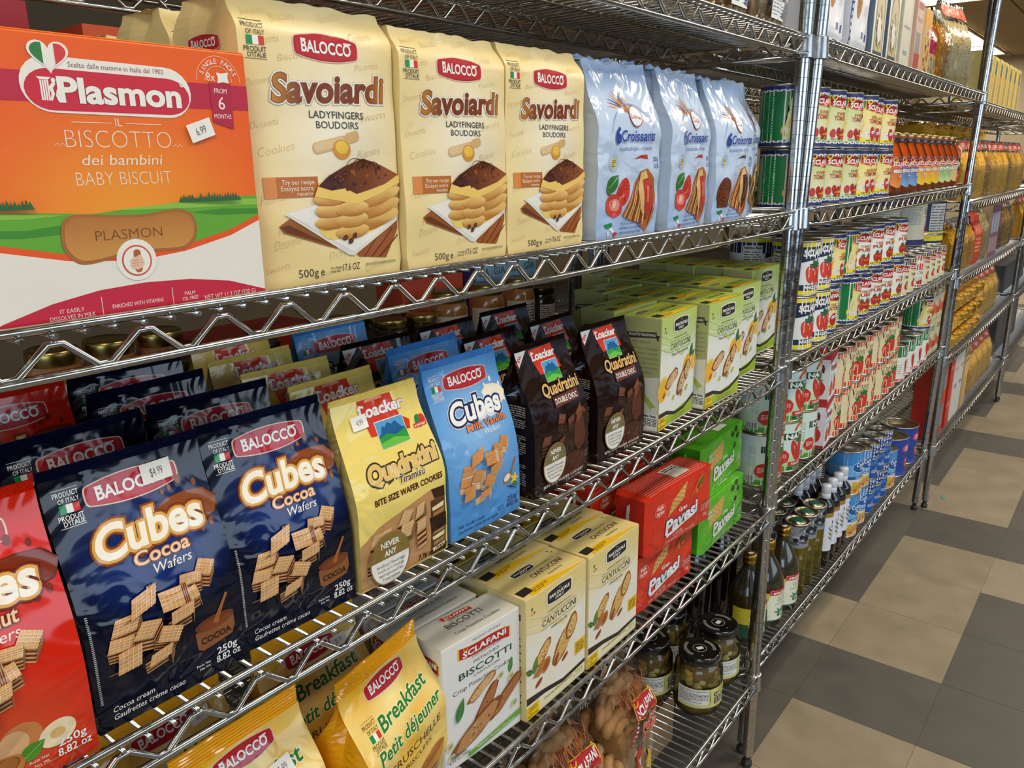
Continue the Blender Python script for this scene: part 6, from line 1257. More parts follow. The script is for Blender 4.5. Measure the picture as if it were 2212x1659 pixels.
        return Proto('preserve_jar', 'jar', [('glass_jar', g.mesh('glass_jar', ['gloss'])), ('lid', ld.mesh('lid', ['tin'])), ('label', L.mesh('label', ['paper']))])
BOT = {k: bottle(k) for k in ('oil', 'tube', 'vinegar', 'dark', 'passata', 'jar', 'darkjar', 'lowjar')}
# ---------------------------------------------------------------- see-through bags
def pasta_bag(name, cat, w, h, d, cols, seed, shape='tube', n=240, header=None, hcol='d8502c', fill=.78, size=.42, lens='pasta'):
    B = Bag(w, h, d, lambda v: (.75+.25*smooth(v/.2))*(1-.93*smooth((v-.55)/.45)), wprof=lambda v: 1-.18*smooth((v-.6)/.4), bul=.10, amp=.22, seed=seed, nf=.9, gus=.05)
    g = G(); B.body(g, lambda x, y: 'ffffff', 'ffffff', 10, 14)
    p = G(); rnd = random.Random(seed)
    core = G()
    B2 = Bag(w*.93, h*fill, d*.82, lambda v: (.8+.2*smooth(v/.2))*(1-.5*smooth((v-.7)/.3)), bul=.05, amp=.1, seed=seed)
    B2.body(p, lambda x, y: cols[1 % len(cols)], cols[1 % len(cols)], 8, 8)
    for k in range(n):
        f = rnd.random(); x = rnd.uniform(.04, .96)*w*.93; y = rnd.uniform(.03, .97)*h*fill
        if f < .62: c = B2.front(x, y, -.06)
        elif f < .78: a = B2.front(w*.93*(0.02), y); b = B2.back(w*.93*.02, y); t = rnd.random(); c = (a[0], a[1]+(b[1]-a[1])*t, a[2])
        elif f < .88: a = B2.front(w*.93*(.98), y); b = B2.back(w*.93*.98, y); t = rnd.random(); c = (a[0], a[1]+(b[1]-a[1])*t, a[2])
        else: a = B2.front(x, h*fill*.99); b = B2.back(x, h*fill*.99); t = rnd.random(); c = (a[0], a[1]+(b[1]-a[1])*t, a[2])
        an = rnd.uniform(0, PI); el = rnd.uniform(-.5, .5); l = size*rnd.uniform(.7, 1.2)
        dv = Vector((math.cos(an)*math.cos(el), math.sin(el)*.5, math.sin(an)*math.cos(el))); c = Vector(c); c.z = max(c.z, size*(.34 if shape == 'tube' else .5)); col = rnd.choice(cols)
        if shape == 'tube': p.tube([c-dv*l/2, c+Vector((0, -.05, .04)), c+dv*l/2], size*.17, 5, col)
        elif shape == 'stick': p.tube([c-dv*l, c+dv*l], size*.12, 4, col)
        elif shape == 'twist':
            a0 = rnd.uniform(0, 6); ring = []; ux = Vector((math.cos(an), .25*math.sin(a0), math.sin(an))); uy = Vector((-math.sin(an), .25*math.cos(a0), math.cos(an)))
            for q in range(12):
                t = 2*PI*q/12; ring.append(c+Vector((0, .22, 0))+ux*(size*.44*math.cos(t))+uy*(size*.27*math.sin(t)))
            ring = [Vector((q.x, q.y, max(q.z, size*.22))) for q in ring]
            p.tube(ring, [size*(.20+.035*math.sin(3*2*PI*q/12+k)) for q in range(12)], 8, col, closed=True)
        else: p.blob(tuple(c), (size*.4, size*.34, size*.4), col, k, .4, 1)
    parts = [('film_bag', g.mesh('film_bag', ['clear_film'])), (lens, p.mesh(lens, ['pasta' if shape != 'blob' else 'food']), 'stuff')]
    if header:
        hd = G(); A = Art(w, h*.3); 
        for j in range(9): pass
        Bc = B; z0 = h*.66
        A.rect(w*.03, h*.17, w*.97, h*.30, hcol); A.text(header, w/2, h*.21, h*.05, 'f4ece0', w=w*.5, bold=.04)
        A.emit(hd, lambda x, y, o: Bc.front(x, y+z0, o), cell=.4, off0=.05, sm=True); parts.append(('header_card', hd.mesh('header_card', ['satin_film'])))
    return B, Proto(name, cat, parts)
YEL = ['ffd258', 'fcc848', 'ffdc70', 'f8c040']
PASTA = {
 'mac': pasta_bag('pasta_bag', 'pasta bag', 5.2, 9.0, 3.4, YEL, 41, 'tube', 260, 'PASTA', 'c84a34')[1],
 'macb': pasta_bag('pasta_bag', 'pasta bag', 5.2, 8.4, 3.4, ['e4a828', 'ecb438', 'dca028'], 42, 'blob', 200, None, size=.55)[1],
 'pale': pasta_bag('pasta_bag', 'pasta bag', 6.6, 10.0, 4.2, ['e4cf9a', 'd8bf84', 'ecdcae', 'c8aa6c'], 43, 'tube', 420, None, size=.50)[1],
 'lying': pasta_bag('pasta_bag', 'pasta bag', 4.6, 10.0, 3.2, ['eab42e', 'f0bd38', 'e2a626'], 44, 'stick', 200, None, size=.8)[1],
 'dark': pasta_bag('pasta_bag', 'pasta bag', 4.8, 8.6, 3.0, ['b88a5c', 'a8744c', 'c8a078'], 45, 'tube', 160, 'EGG', '3c2c2a')[1],
 'shell': pasta_bag('pasta_bag', 'pasta bag', 5.2, 9.0, 3.4, ['d8a848', 'c89838', 'e4b858'], 46, 'blob', 180, 'FRISELLE', '7a4a34', size=.7)[1],
}
def pepper_bag():
    w, h, d = 5.2, 11.2, 4.2
    B, P = pasta_bag('pepper_biscuit_bag', 'biscuit bag', w, h, d, ['c89a62', 'b88650', 'd4aa74', '9a6c40', 'c09058'], 51, 'twist', 74, None, fill=.66, size=2.0, lens='biscuits')
    L = G(); A = Art(w, h); W = lambda u: u*w; H = lambda v: v*h
    sclafani_word(A, W(.66), H(.66), W(.60), H(.105), red='b8242c'); A.poly([(W(.02), H(.52)), (W(.36), H(.60)), (W(.36), H(.635)), (W(.02), H(.56))], 'c4302c')
    for k in range(12):
        for j in range(2): A.poly([(W(.03+.027*k), H(.528+.0067*k+.010*((j+k) % 2))), (W(.057+.027*k), H(.534+.0067*k+.010*((j+k) % 2))), (W(.057+.027*k), H(.543+.0067*k+.010*((j+k) % 2))), (W(.03+.027*k), H(.537+.0067*k+.010*((j+k) % 2)))], ('f2efe6', '1c1a1a')[j])
    A.text('Pepper', W(.70), H(.52), H(.055), 'd84a3a', w=W(.46), bold=.04, shear=.1, out=((.04, 'f2dcc8'),)); A.text('Biscuits', W(.72), H(.45), H(.055), 'd84a3a', w=W(.46), bold=.04, shear=.1, out=((.04, 'f2dcc8'),))
    A.poly([(W(.30), H(.42)), (W(.42), H(.43)), (W(.46), H(.20)), (W(.36), H(.16))], 'c4302c'); A.text('SIMPLY', W(.38), H(.30), H(.03), 'f2e8c8', w=W(.22), rot=-1.35, bold=.03)
    for k in range(3): A.line([(W(.66+.05*k), H(.34-.02*k)), (W(.72+.03*k), H(.27)), (W(.70+.06*k), H(.19)), (W(.80), H(.15))], [.1, .24, .2, .05], 'f0c02c')
    rnd = random.Random(2)
    for k in range(44):
        x = rnd.uniform(.05, .9); A.line([(W(x), H(.72+.05*rnd.random())), (W(x+rnd.uniform(-.08, .12)), H(.80+.05*rnd.random()))], .05, rnd.choice(['b8642c', 'c87a3a', '9a4a20']))
    A.emit(L, B.front, cell=.4, off0=.04, sm=True)
    s = B.seal(1.0, 'c8c4bc', h=.5, n=6, crimp=.03)
    P.parts += [('printed_panel', L.mesh('printed_panel', ['satin_film'])), ('top_seal', s.mesh('top_seal', ['clear_film']))]
    return P
PEPPER = pepper_bag()
# ---------------------------------------------------------------- stocking the near unit
def zs(i, x): return H1[i]+DECK+sagf(x+71.5, 71.5, {2: .26, 1: .10, 3: .22}.get(i, .08))
def zu(i): return H2[i]+DECK
ORD = ['first', 'second', 'third', 'fourth', 'fifth', 'sixth', 'seventh', 'eighth', 'ninth', 'tenth', 'eleventh', 'twelfth']
# second shelf from the top: baby biscuits, ladyfingers, croissants
PLAS.place(-50.75, 1.40, zs(1, -50), label='orange baby biscuit box with a 6.99 price tag, left on its shelf')
LB = LADY[1]
LB.place(-43.25, 2.55, zs(1, -43), rot=-.02, label='cream ladyfinger bag standing right beside the orange baby biscuit box', group='ladyfinger bags')
LB.place(-36.95, 2.35, zs(1, -37), rot=.02, label='cream ladyfinger bag in the middle of the front row of three', group='ladyfinger bags', scale=(1, 1, .975))
LB.place(-30.6, 2.5, zs(1, -31), rot=.0, label='cream ladyfinger bag standing next to the pale blue croissant bags', group='ladyfinger bags', scale=(.97, 1, .985))
LB.place(-43.2, 6.45, zs(1, -45), rot=.0, label='cream ladyfinger bag half hidden behind the bag next to the orange box', group='ladyfinger bags', scale=(1, 1, 1.0))
LB.place(-43.1, 10.35, zs(1, -46), rot=.0, label='cream ladyfinger bag showing its logo low behind the right end of the orange box', group='ladyfinger bags', scale=(1, 1, .95))
LB.place(-43.0, 14.2, zs(1, -46), rot=.0, label='cream ladyfinger bag at the back whose top edge peeks over the orange box', group='ladyfinger bags', scale=(1, 1, .90))
LB.place(-53.4, 6.2, zs(1, -53), rot=.02, label='cream ladyfinger bag behind the left half of the orange box, only its top showing', group='ladyfinger bags', scale=(1, 1, .82))
CJ, CC = CROI['jam'][1], CROI['choc'][1]
CJ.place(-23.0, 2.45, zs(1, -23), rot=-.05, label='pale blue croissant bag with strawberry picture beside the cream ladyfinger bags', group='croissant bags')
CJ.place(-16.3, 2.3, zs(1, -16), rot=.06, label='pale blue croissant bag with strawberry picture, in front of the chocolate one', group='croissant bags', scale=(.97, 1, 1))
CC.place(-10.1, 2.2, zs(1, -10), rot=.02, label='pale blue croissant bag with chocolate cream picture', group='croissant bags', scale=(1, 1, .985))
CC.place(-4.2, 3.6, zs(1, -4), rot=.22, label='pale blue croissant bag turned sideways, second from the chrome post', group='croissant bags', scale=(.9, 1, 1.02))
CJ.place(-3.4, 8.4, zs(1, -1), rot=-.1, label='pale blue croissant bag set back beside the chrome post', group='croissant bags', scale=(.9, .9, 1))
# third shelf: wafer pouches and green biscuit boxes
NV, RD, VN = CUBES['navy'][1], CUBES['red'][1], CUBES['vanilla'][1]; QC, QD = QUAD['cream'][1], QUAD['dark'][1]
tagN = tagmesh(.98, .62, '$4.99', .02, fn=CUBES['navy'][0].front, cx=3.35, cy=7.05)
tagQ = tagmesh(.82, .52, '4.99', .05, fn=QUAD['cream'][0].front, cx=1.22, cy=6.52)
Z2 = lambda x: zs(2, x)
gN = 'navy cocoa wafer pouches'
RD.place(-56.2, 1.6, Z2(-56), rot=-.03, label='red hazelnut wafer pouch cut off by the left edge of the photo', group='red hazelnut wafer pouches')
NV.place(-51.05, 1.98, Z2(-51), rot=.0, label='navy cocoa wafer pouch with a $4.99 price sticker over its logo', group=gN, extra=(('price_tag', tagN),))
NV.place(-45.95, 2.15, Z2(-46), rot=-.03, label='navy cocoa wafer pouch without price sticker, beside the cream tiramisu wafer pouch', group=gN)
NV.place(-50.9, 5.6, Z2(-51), rot=.06, label='navy cocoa wafer pouch right behind the one with the price sticker', group=gN)
NV.place(-45.7, 5.75, Z2(-46), rot=-.04, label='navy cocoa wafer pouch right behind the one next to the cream tiramisu pouch', group=gN)
NV.place(-46.3, 9.2, Z2(-46), rot=.02, label='navy cocoa wafer pouch third from the shelf edge in its column', group=gN)
NV.place(-45.4, 12.7, Z2(-45), rot=-.05, label='navy cocoa wafer pouch at the back of its column, below the zigzag wire', group=gN)
RD.place(-50.6, 12.4, Z2(-50), rot=.03, label='red hazelnut wafer pouch standing at the back, behind the navy pouches', group='red hazelnut wafer pouches')
gC = 'cream tiramisu wafer pouches'
QC.place(-40.8, 1.95, Z2(-41), rot=.0, label='cream tiramisu wafer pouch with a 4.99 price sticker, front of its column', group=gC, extra=(('price_tag', tagQ),))
QC.place(-40.35, 5.1, Z2(-40), rot=.03, label='cream tiramisu wafer pouch second in its column, behind the one with the price sticker', group=gC)
QC.place(-40.3, 8.3, Z2(-40), rot=-.04, label='cream tiramisu wafer pouch third in its column', group=gC)
QC.place(-39.9, 11.6, Z2(-40), rot=.02, label='cream tiramisu wafer pouch fourth in its column', group=gC)
QC.place(-38.9, 14.8, Z2(-39), rot=.03, label='cream tiramisu wafer pouch last in its column, in the shade', group=gC)
gV = 'light blue vanilla wafer pouches'
VN.place(-35.5, 2.1, Z2(-35), rot=.0, label='light blue vanilla wafer pouch at the front of its column', group=gV)
VN.place(-34.3, 5.5, Z2(-34), rot=.03, label='light blue vanilla wafer pouch half hidden behind the front one', group=gV)
VN.place(-34.2, 12.6, Z2(-34), rot=.02, label='light blue vanilla wafer pouch alone at the back in the shade', group=gV)
gD = 'dark chocolate wafer pouches'
QD.place(-29.5, 1.95, Z2(-29), rot=.02, label='dark chocolate wafer pouch at the front, beside the light blue vanilla pouch', group=gD)
QD.place(-23.4, 2.0, Z2(-23), rot=-.03, label='dark chocolate wafer pouch at the front, beside the green biscuit boxes', group=gD)
QD.place(-29.3, 5.4, Z2(-29), rot=.03, label='dark chocolate wafer pouch behind the front one next to light blue vanilla', group=gD)
QD.place(-23.9, 5.2, Z2(-24), rot=.04, label='dark chocolate wafer pouch behind the front one next to the green boxes', group=gD)
QD.place(-23.2, 9.3, Z2(-23), rot=.0, label='dark chocolate wafer pouch third in its column, its red badge in full view', group=gD)
QD.place(-28.6, 9.2, Z2(-29), rot=.02, label='dark chocolate wafer pouch third in its column, below the gold jar lids', group=gD)
QD.place(-34.0, 9.2, Z2(-34), rot=-.03, label='dark chocolate wafer pouch between the light blue vanilla pouches', group=gD)
gg = 'green pistachio biscuit boxes'; CG = CANT['green']
cols = [(-16.55, .6, 2), (-10.65, .05, 4), (-4.1, 1.35, 5), (2.45, 2.45, 4)]; cn = ['leftmost', 'second', 'third', 'rightmost']
rn = ['front box', 'second box back', 'third box back', 'fourth box back', 'last box']
for c, (x, y, n) in enumerate(cols):
    for k in range(n):
        yy = y+1.25+2.58*k+(.75 if (c == 0 and k == 1) else 0)
        if c == 1 and k == 3: yy += .45
        if yy > 14.2: continue
        CG.place(x+(.25 if k % 2 else 0)+(.2 if c == 0 and k else 0), yy, (zs(2, x) if x < 0 else 38.13), rot=(.07 if c == 0 and k == 0 else .02*((k+c) % 3-1)), label=f'green pistachio biscuit box, {rn[k]} of the {cn[c]} column', group=gg)
# fourth shelf: yellow breakfast biscuits, white and yellow biscuit boxes, crackers
Z3 = lambda x: zs(3, x); gB = 'yellow breakfast biscuit bags'; BB = BREAK[1]
tagB = tagmesh(.95, .6, '5.99', .05, fn=BREAK[0].front, cx=4.0, cy=5.75); tagB2 = tagmesh(.9, .5, '$5.99', .05, fn=BREAK[0].front, cx=4.4, cy=6.7)
BB.place(-41.6, 1.8, Z3(-41), rot=.19, label='yellow breakfast biscuit bag leaning beside the white biscuit box', group=gB, tilt=.0)
BB.place(-48.0, 2.6, Z3(-48), rot=.03, label='yellow breakfast biscuit bag with a 5.99 sticker, cut off by the photo bottom', group=gB, extra=(('price_tag', tagB),))
BB.place(-42.2, 6.0, Z3(-42), rot=-.03, label='yellow breakfast biscuit bag behind the one beside the white box, with a $5.99 sticker', group=gB, extra=(('price_tag', tagB2),))
BB.place(-49.2, 6.2, Z3(-49), rot=.05, label='yellow breakfast biscuit bag behind the front left one, below the navy wafer pouches', group=gB, extra=(('price_tag', tagB2),))
BB.place(-55.5, 3.4, Z3(-55), rot=.05, label='yellow breakfast biscuit bag at far left below the red wafer pouch', group=gB)
WBIS.place(-35.85, 1.75, Z3(-36), rot=-.09, label='white pistachio biscuit box at the front, facing the aisle', group='white pistachio biscuit boxes')
WBIS.place(-36.25, 4.2, Z3(-36), rot=-.06, label='white pistachio biscuit box second in its column, only its grey top and left side showing', group='white pistachio biscuit boxes')
WBIS.place(-36.3, 6.6, Z3(-36), rot=-.03, label='white pistachio biscuit box third in its column, below the zigzag wire', group='white pistachio biscuit boxes')
CYl = CANT['yellow']; gY = 'yellow almond biscuit boxes'
for c, (x, y) in enumerate(((-30.45, 1.35), (-24.75, 1.25))):
    for k in range(4):
        CYl.place(x+.1*k, y+2.56*k, Z3(x), rot=(.0, .02, -.02, .01)[k], label=f'yellow almond biscuit box, {rn[k]} of the column beside the {("white boxes", "red cracker packs")[c]}', group=gY)
gR = 'red cracker packs'; CR = CRACK['red']; GR = CRACK['green']
CR.place(-17.2, 1.85, Z3(-17), rot=-.02, label='red cracker pack at the bottom of the front stack', group=gR)
CR.place(-16.2, 1.25, Z3(-17)+4.02, rot=-.05, label='red cracker pack on top of the front stack', group=gR)
CR.place(-17.3, 5.0, Z3(-18), rot=.02, label='red cracker pack at the bottom of the stack behind the front one', group=gR)
CR.place(-17.2, 5.0, Z3(-18)+4.02, rot=.03, label='red cracker pack on top of the stack behind the front one', group=gR)
CR.place(-26.4, 14.0, Z3(-26), rot=.05, label='red cracker pack at the back, behind the yellow almond boxes', group=gR)
CR.place(-17.0, 8.3, Z3(-20)+.0, rot=-.04, label='dark red cracker pack farthest back beside the yellow almond boxes', group=gR)
CR.place(-16.8, 8.3, Z3(-20)+4.02, rot=-.02, label='red cracker pack on the farthest back stack, just below the shelf wire', group=gR)
GR.place(-6.9, 2.2, Z3(-8), rot=.03, label='green olive cracker pack at the bottom of its stack', group='green olive cracker packs')
GR.place(-5.9, 2.9, Z3(-8)+4.02, rot=.05, label='green olive cracker pack on top of its stack', group='green olive cracker packs')
# bottom shelf: pepper biscuits and artichokes
Z4 = lambda x: zs(4, x)
PEPPER.place(-19.0, 3.0, Z4(-19), rot=.12, label='clear pepper biscuit bag nearest the artichoke jars', group='pepper biscuit bags')
PEPPER.place(-26.3, 3.2, Z4(-25), rot=.05, label='clear pepper biscuit bag in the middle, behind the zigzag wire', group='pepper biscuit bags')
PEPPER.place(-33.6, 3.2, Z4(-31), rot=-.05, label='clear pepper biscuit bag below the white biscuit box', group='pepper biscuit bags')
for x, y, l in ((-6.55, 2.35, 'front, nearest the edge'), (-2.05, 2.75, 'front, closest to the chrome post'), (-7.6, 6.4, 'back, behind the front one'), (-2.6, 7.3, 'back right, farthest from the aisle')):
    ART_JAR.place(x, y, Z4(x), rot={-6.55: -.5, -2.05: .05, -7.6: -.25, -2.6: .3}[x], label=f'artichoke jar with black lid at the {l}', group='artichoke jars')
# top shelf: clear bags of dried snacks, only their feet in view
MUSH = pasta_bag('snack_bag', 'snack bag', 6.0, 8.0, 3.6, ['c8a878', 'b8956a', 'd8bc90', 'a8845c'], 61, 'blob', 120, None, size=1.2, lens='dried_snacks')[1]
lab = G(); A = Art(2.6, 2.2); A.rect(0, 0, 2.6, 2.2, 'e6e8ea'); A.fine(.15, .2, 1.7, 2.0, 8, '7a8090', 4, .3); A.rect(1.8, 1.2, 2.4, 1.9, '6a6a6e'); A.fine(1.75, .2, 2.5, 1.0, 4, '7a8090', 5, .3)
BM = Bag(6.0, 8.0, 3.6, lambda v: .9, bul=.2, amp=.1, seed=61)
A.emit(lab, lambda x, y, o: BM.front(x+2.9, y+1.0, o), cell=.4, off0=.16, sm=True); LABM = lab.mesh('label', ['paper'])
for i, x in enumerate((-17.4, -10.9, -4.4)):
    MUSH.place(x, 2.7, H1[0]+DECK, rot=.03*(i-1), label=f'clear bag of tan dried snacks with white label, {("farthest from", "second from", "beside")[i]} the chrome post', group='snack bags on the top shelf', extra=(('label', LABM),))
# goods on the unit standing back to back with the near one
ZR = 39.6+DECK
GL = BOT['jar']; LJ = BOT['lowjar']; DJ = BOT['darkjar']
for i, (x, y) in enumerate(((-15.6, 20.9), (-11.0, 20.9), (-6.6, 21.0))): GL.place(x, y, ZR, rot=-.5+.2*i, label=f'amber preserve jar with gold lid behind the chocolate wafers, {ORD[i]} from the left', group='amber preserve jars')
DJ.place(-3.3, 20.9, ZR, rot=-.3, label='small dark preserve jar beside the green biscuit boxes', group=None)
for i, (x, y) in enumerate(((-21.6, 21.3), (-18.7, 20.9), (-20.6, 23.9), (-18.3, 23.8), (-23.6, 24.6))): LJ.place(x, y, ZR, label='low dark jar with shiny gold lid in the cluster behind the chocolate wafers', group='low jars with gold lids')
FISH = small_box('anchovy_box', 'food box', 5.4, 1.25, 3.4, '1c2a20', '16221a', '2a382c', (('SCLAFANI', .55, .35, .42, 'b8a894', .55),))
for i in range(2): FISH.place(-25.2+.4*i, 21.8, ZR+1.30*i, label=f'flat dark green food box, {("lower", "upper")[i]} of two stacked behind the light blue pouch', group='flat green boxes')
REDT = small_box('red_food_box', 'food box', 9.0, 3.4, 4.5, 'b02822', '98201c', 'b8302a', (('BISCOTTI', .4, .6, .2, 'e8c8a8', .4),))
REDT.place(-30.0, 27.0, ZR, label='red food box with barcode behind the cream tiramisu pouches')
for i in range(3): DJ.place(-37.6+2.7*i, 21.4+.3*i, ZR, rot=.4, label=f'dark preserve jar in the shade behind the navy pouches, {ORD[i]} from the left', group='dark jars at the back')
for i in range(3): GL.place(-43.4+3.1*i, 25.2, ZR, label='amber preserve jar in the shade behind the navy pouches', group='shaded amber jars')
BLUB = small_box('pastry_box', 'food box', 2.1, 6.3, 4.0, '8fb4dc', '4a4690', '7a9cc8', (('GIA', .5, .75, .10, '2f7a44', .7), ('ANGEL', .5, .25, .07, '4a4a80', .7)))
for i in range(4): BLUB.place(-8.0+2.2*i, 25.6, ZR, rot=-.06, label=f'narrow blue and violet box behind the preserve jars, {ORD[i]} from the left', group='narrow blue boxes')
TOMB = small_box('tomato_carton', 'food box', 3.6, 5.2, 3.0, 'd8583c', 'c04a34', 'e8b838', ())
for i in range(2): TOMB.place(-15.2+3.8*i, 26.2, ZR, label=f'red and yellow food carton behind the preserve jars, {("left", "right")[i]} of two', group='red and yellow cartons')
# panettone boxes, seen over the orange box
A = Art(7.5, 8.5); A.rect(0, 0, 7.5, 1.7, '1f222c'); A.text('PANETTONE', 3.75, .75, .62, 'd8c890', w=5.6, bold=.04); A.text('tradizionale', 3.75, .3, .25, 'b8b0a0', w=2.6)
A.rect(0, 1.7, 7.5, 8.5, 'd85a30'); A.poly([(3.0, 1.9), (5.9, 1.9), (5.9, 8.0), (3.0, 8.0)], 'e0b868'); A.line([(4.45, 1.9), (4.45, 8.0)], .14, 'b8863c'); A.rect(5.9, 1.9, 6.5, 8.0, '7a3420'); A.rect(2.4, 1.9, 3.0, 8.0, '9a4a44')
speck(A, 4.45, 5.0, 1.3, 2.9, 0, 30, ['5c3418', '8a5a28'], .18, 4)
PANE = carton('panettone_box', 'cake box', 7.5, 8.5, 7.5, 'd85a30', 'c24a2c', 'c24a2c', A, lid=False)
ZP = 52.4+DECK
for i, x in enumerate((-36.6, -28.8)): PANE.place(x, 26.0, ZP, rot=-.05, label=f'orange panettone cake box seen through the shelf wires, {("left", "right")[i]} of two', group='panettone boxes')
PINK = small_box('gift_cake_box', 'cake box', 5.6, 10.0, 5.6, 'b8303c', 'a82834', 'b8303c', (('dolci', .5, .6, .08, 'e8c8b0', .5),))
PINK.place(-43.9, 29.8, ZP, label='tall red cake box at the back, left of the panettone boxes')
SLV = small_box('grey_storage_box', 'storage box', 7.0, 9.0, 5.0, '6c6864', '5c5854', '6c6864', ())
SLV.place(-51.0, 30.0, ZP, label='plain grey box in the shade at the back, top left corner of the photo')
# cardboard box stored under the bottom shelf
cb = G(); cb.box(-4.5, -3.5, 0, 4.5, 3.5, 5.2, 'a8835a', 0, .05); cb.box(-.3, -3.52, 0, .3, 3.52, 5.22, 'c8b088')
tag(obj('cardboard_box', cb.mesh('cardboard_box', ['cardboard']), None, (-5.5, 10.5, 0)), 'brown cardboard box on the floor under the bottom shelf', 'box')
pp = G(); pp.add([(0,0,.02),(1.3,.3,.1),(1.5,-.25,.03),(.3,-.5,.02)], [(0,3,2,1),(0,1,2,3)], '9fc4c8')
tag(obj('paper_scrap', pp.mesh('paper_scrap', ['paper']), None, (76.5, -1.6, .04)), 'small pale blue paper scrap lying on the tan floor tile', 'litter')
# ---------------------------------------------------------------- stocking the middle unit
FACE = -.48                                    # the cans are turned so that their labels face the near end of the aisle
def row(pr, xs, ys, z, label, group, rots=None, **k):
    for i, x in enumerate(xs):
        y = ys[i] if isinstance(ys, (list, tuple)) else ys
        pr.place(x, y, z, rot=FACE+(rots[i] if rots else .12*math.sin(i*2.3+z)), label=label.format(o=ORD[i] if i < 12 else 'last'), group=group, **k)
YOFF = 0.0; z = zu(1); c46 = 4.66
row(CANS['sweet'], (3.6, 7.6, 11.6, 15.6), (2.0, 2.2, 2.0, 1.8), z, 'lower sweet tomato can with cream and green label, {o} from the near end', 'lower sweet tomato cans', (.1, .1, .0, .1))
row(CANS['sweet'], (2.9, 6.9, 10.9, 14.9), (2.0, 2.1, 2.0, 1.75), z+c46, 'upper sweet tomato can with cream and green label, {o} from the near end', 'upper sweet tomato cans', (.0, .1, .1, .1))
row(CANS['quick'], (19.6, 23.6, 27.6), (1.7, 2.3, 1.9), z, 'lower tomato can with green flank and yellow strip, {o} from the sweet tomato cans', 'lower quick tomato cans', (.2, .2, .1))
row(CANS['quick'], (18.95, 22.95, 27.0), (1.55, 2.1, 1.8), z+c46, 'upper tomato can with green flank and yellow strip, {o} from the sweet tomato cans', 'upper quick tomato cans', (.2, .15, .05))
kinds = ['marinara', 'spaghetti', 'spaghetti', 'fra', 'fra', 'fra', 'tomato', 'tomato', 'pesto']
nm = {'marinara': 'red labelled', 'spaghetti': 'blue labelled', 'fra': 'orange and yellow labelled', 'tomato': 'green labelled', 'pesto': 'tan labelled'}
for i, k in enumerate(kinds): SAUCE[k].place(32.7+3.75*i, 1.95, z, rot=FACE+.1, label=f'{nm[k]} tomato sauce jar, {ORD[i]} in the jar row from the near end', group='tomato sauce jars')
row(BOT['passata'], (66.02, 68.45), (1.75, 2.05), z, 'slim sauce bottle with black label beside the far chrome post, {o} from the jars', 'slim sauce bottles', (.1, .1))
k = 0
for lay in range(2):
    for i in range(3 if lay else 3):
        PASTA['dark' if (i+lay) % 2 else 'lying'].place(33.0+10.9*i+2.0*lay, 10.8, z+2.05+3.95*lay, rot=-PI/2, tilt=-PI/2, label='pasta bag lying flat in the heap behind the sauce jars', group='pasta bags behind the jars')
# cans on the third shelf
YOFF = 0.05; z = zu(2)
row(CANS['peeled'], (7.45, 11.5), (1.9, 1.9), z, 'lower white and navy peeled tomato can, {o} from the near end', 'lower peeled tomato cans', (.05, .05))
row(CANS['peeled'], (7.5, 11.5), (1.9, 2.0), z+c46, 'upper white and navy peeled tomato can, {o} from the near end', 'upper peeled tomato cans', (.05, .05))
row(CANS['peeled'], (9.3,), (6.4,), z, 'white and navy peeled tomato can underneath, behind the chrome posts', None, (.7,))
row(CANS['peeled'], (9.3,), (6.4,), z+c46, 'white and navy can showing its nutrition table behind the green biscuit boxes', None, (.7,))
row(CANS['quick'], (15.5, 21.2), (2.3, 1.9), z, 'lower crushed tomato can with green flank, {o} from the peeled tomatoes', 'lower crushed tomato cans', (-.35, .5))
row(CANS['quick'], (15.5, 19.8), (2.1, 2.2), z+c46, 'upper crushed tomato can with green flank, {o} from the peeled tomatoes', 'upper crushed tomato cans', (.3, .6))
row(CANS['puree'], (25.3, 29.4, 33.5, 38.2), (2.0, 1.95, 1.9, 1.9), z, 'lower tomato puree can with white label, {o} from the crushed tomatoes', 'lower tomato puree cans', (-.2, -.1, -.1, .15))
row(CANS['puree'], (23.9, 28.2, 32.6, 37.9), (2.1, 2.0, 2.0, 1.9), z+c46, 'upper tomato puree can with white label, {o} from the crushed tomatoes', 'upper tomato puree cans', (-.1, .0, .1, .05))
row(CANS['quick'], (14.2, 18.4, 22.6, 26.8), (6.5, 6.4, 6.4, 6.5), z, 'tomato can in the second row back on the third shelf', 'second row of tomato cans, lower')
row(CANS['quick'], (14.2, 18.4, 22.6, 26.8), (6.5, 6.4, 6.4, 6.5), z+c46, 'tomato can in the second row back, its lid showing above the front cans', 'second row of tomato cans, upper')
for i, x in enumerate((41.8, 45.2, 49.4, 52.9, 56.3, 59.6, 62.8)): (CANS['red'] if i == 2 else CANS['small']).place(x, 1.50, z, rot=FACE+.1, label=(f'small tomato can with cream label, {ORD[i]} in the row beside the white puree cans' if i != 2 else 'small red and white chunky tomato can, third in its row'), group='small tomato cans')
for i in range(7): CANS['small'].place(42.5+3.05*i, 4.6, z, rot=.3, label='small tomato can in the second row, mostly its gold lid showing', group='small tomato cans, second row')
for i in range(8): CANS['small'].place(42.5+3.05*i, 7.6, z, label='small tomato can in the third row, mostly its gold lid showing', group='small tomato cans, third row')
CANS['big'].place(60.3, 5.6, z+4.24, rot=FACE+.15, scale=(1, 1, .92), label='big cream and navy catering can on top of small cans, nearest the aisle', group='big catering cans')
CANS['big'].place(53.2, 7.2, z+4.24, rot=FACE+.3, scale=(1, 1, .92), label='big cream and navy catering can on top of small cans, left of the other one', group='big catering cans')
CANS['yellowbig'].place(66.4, 4.0, z, rot=FACE, label='large navy can with yellow bands below, beside the far post', group='navy and yellow cans')
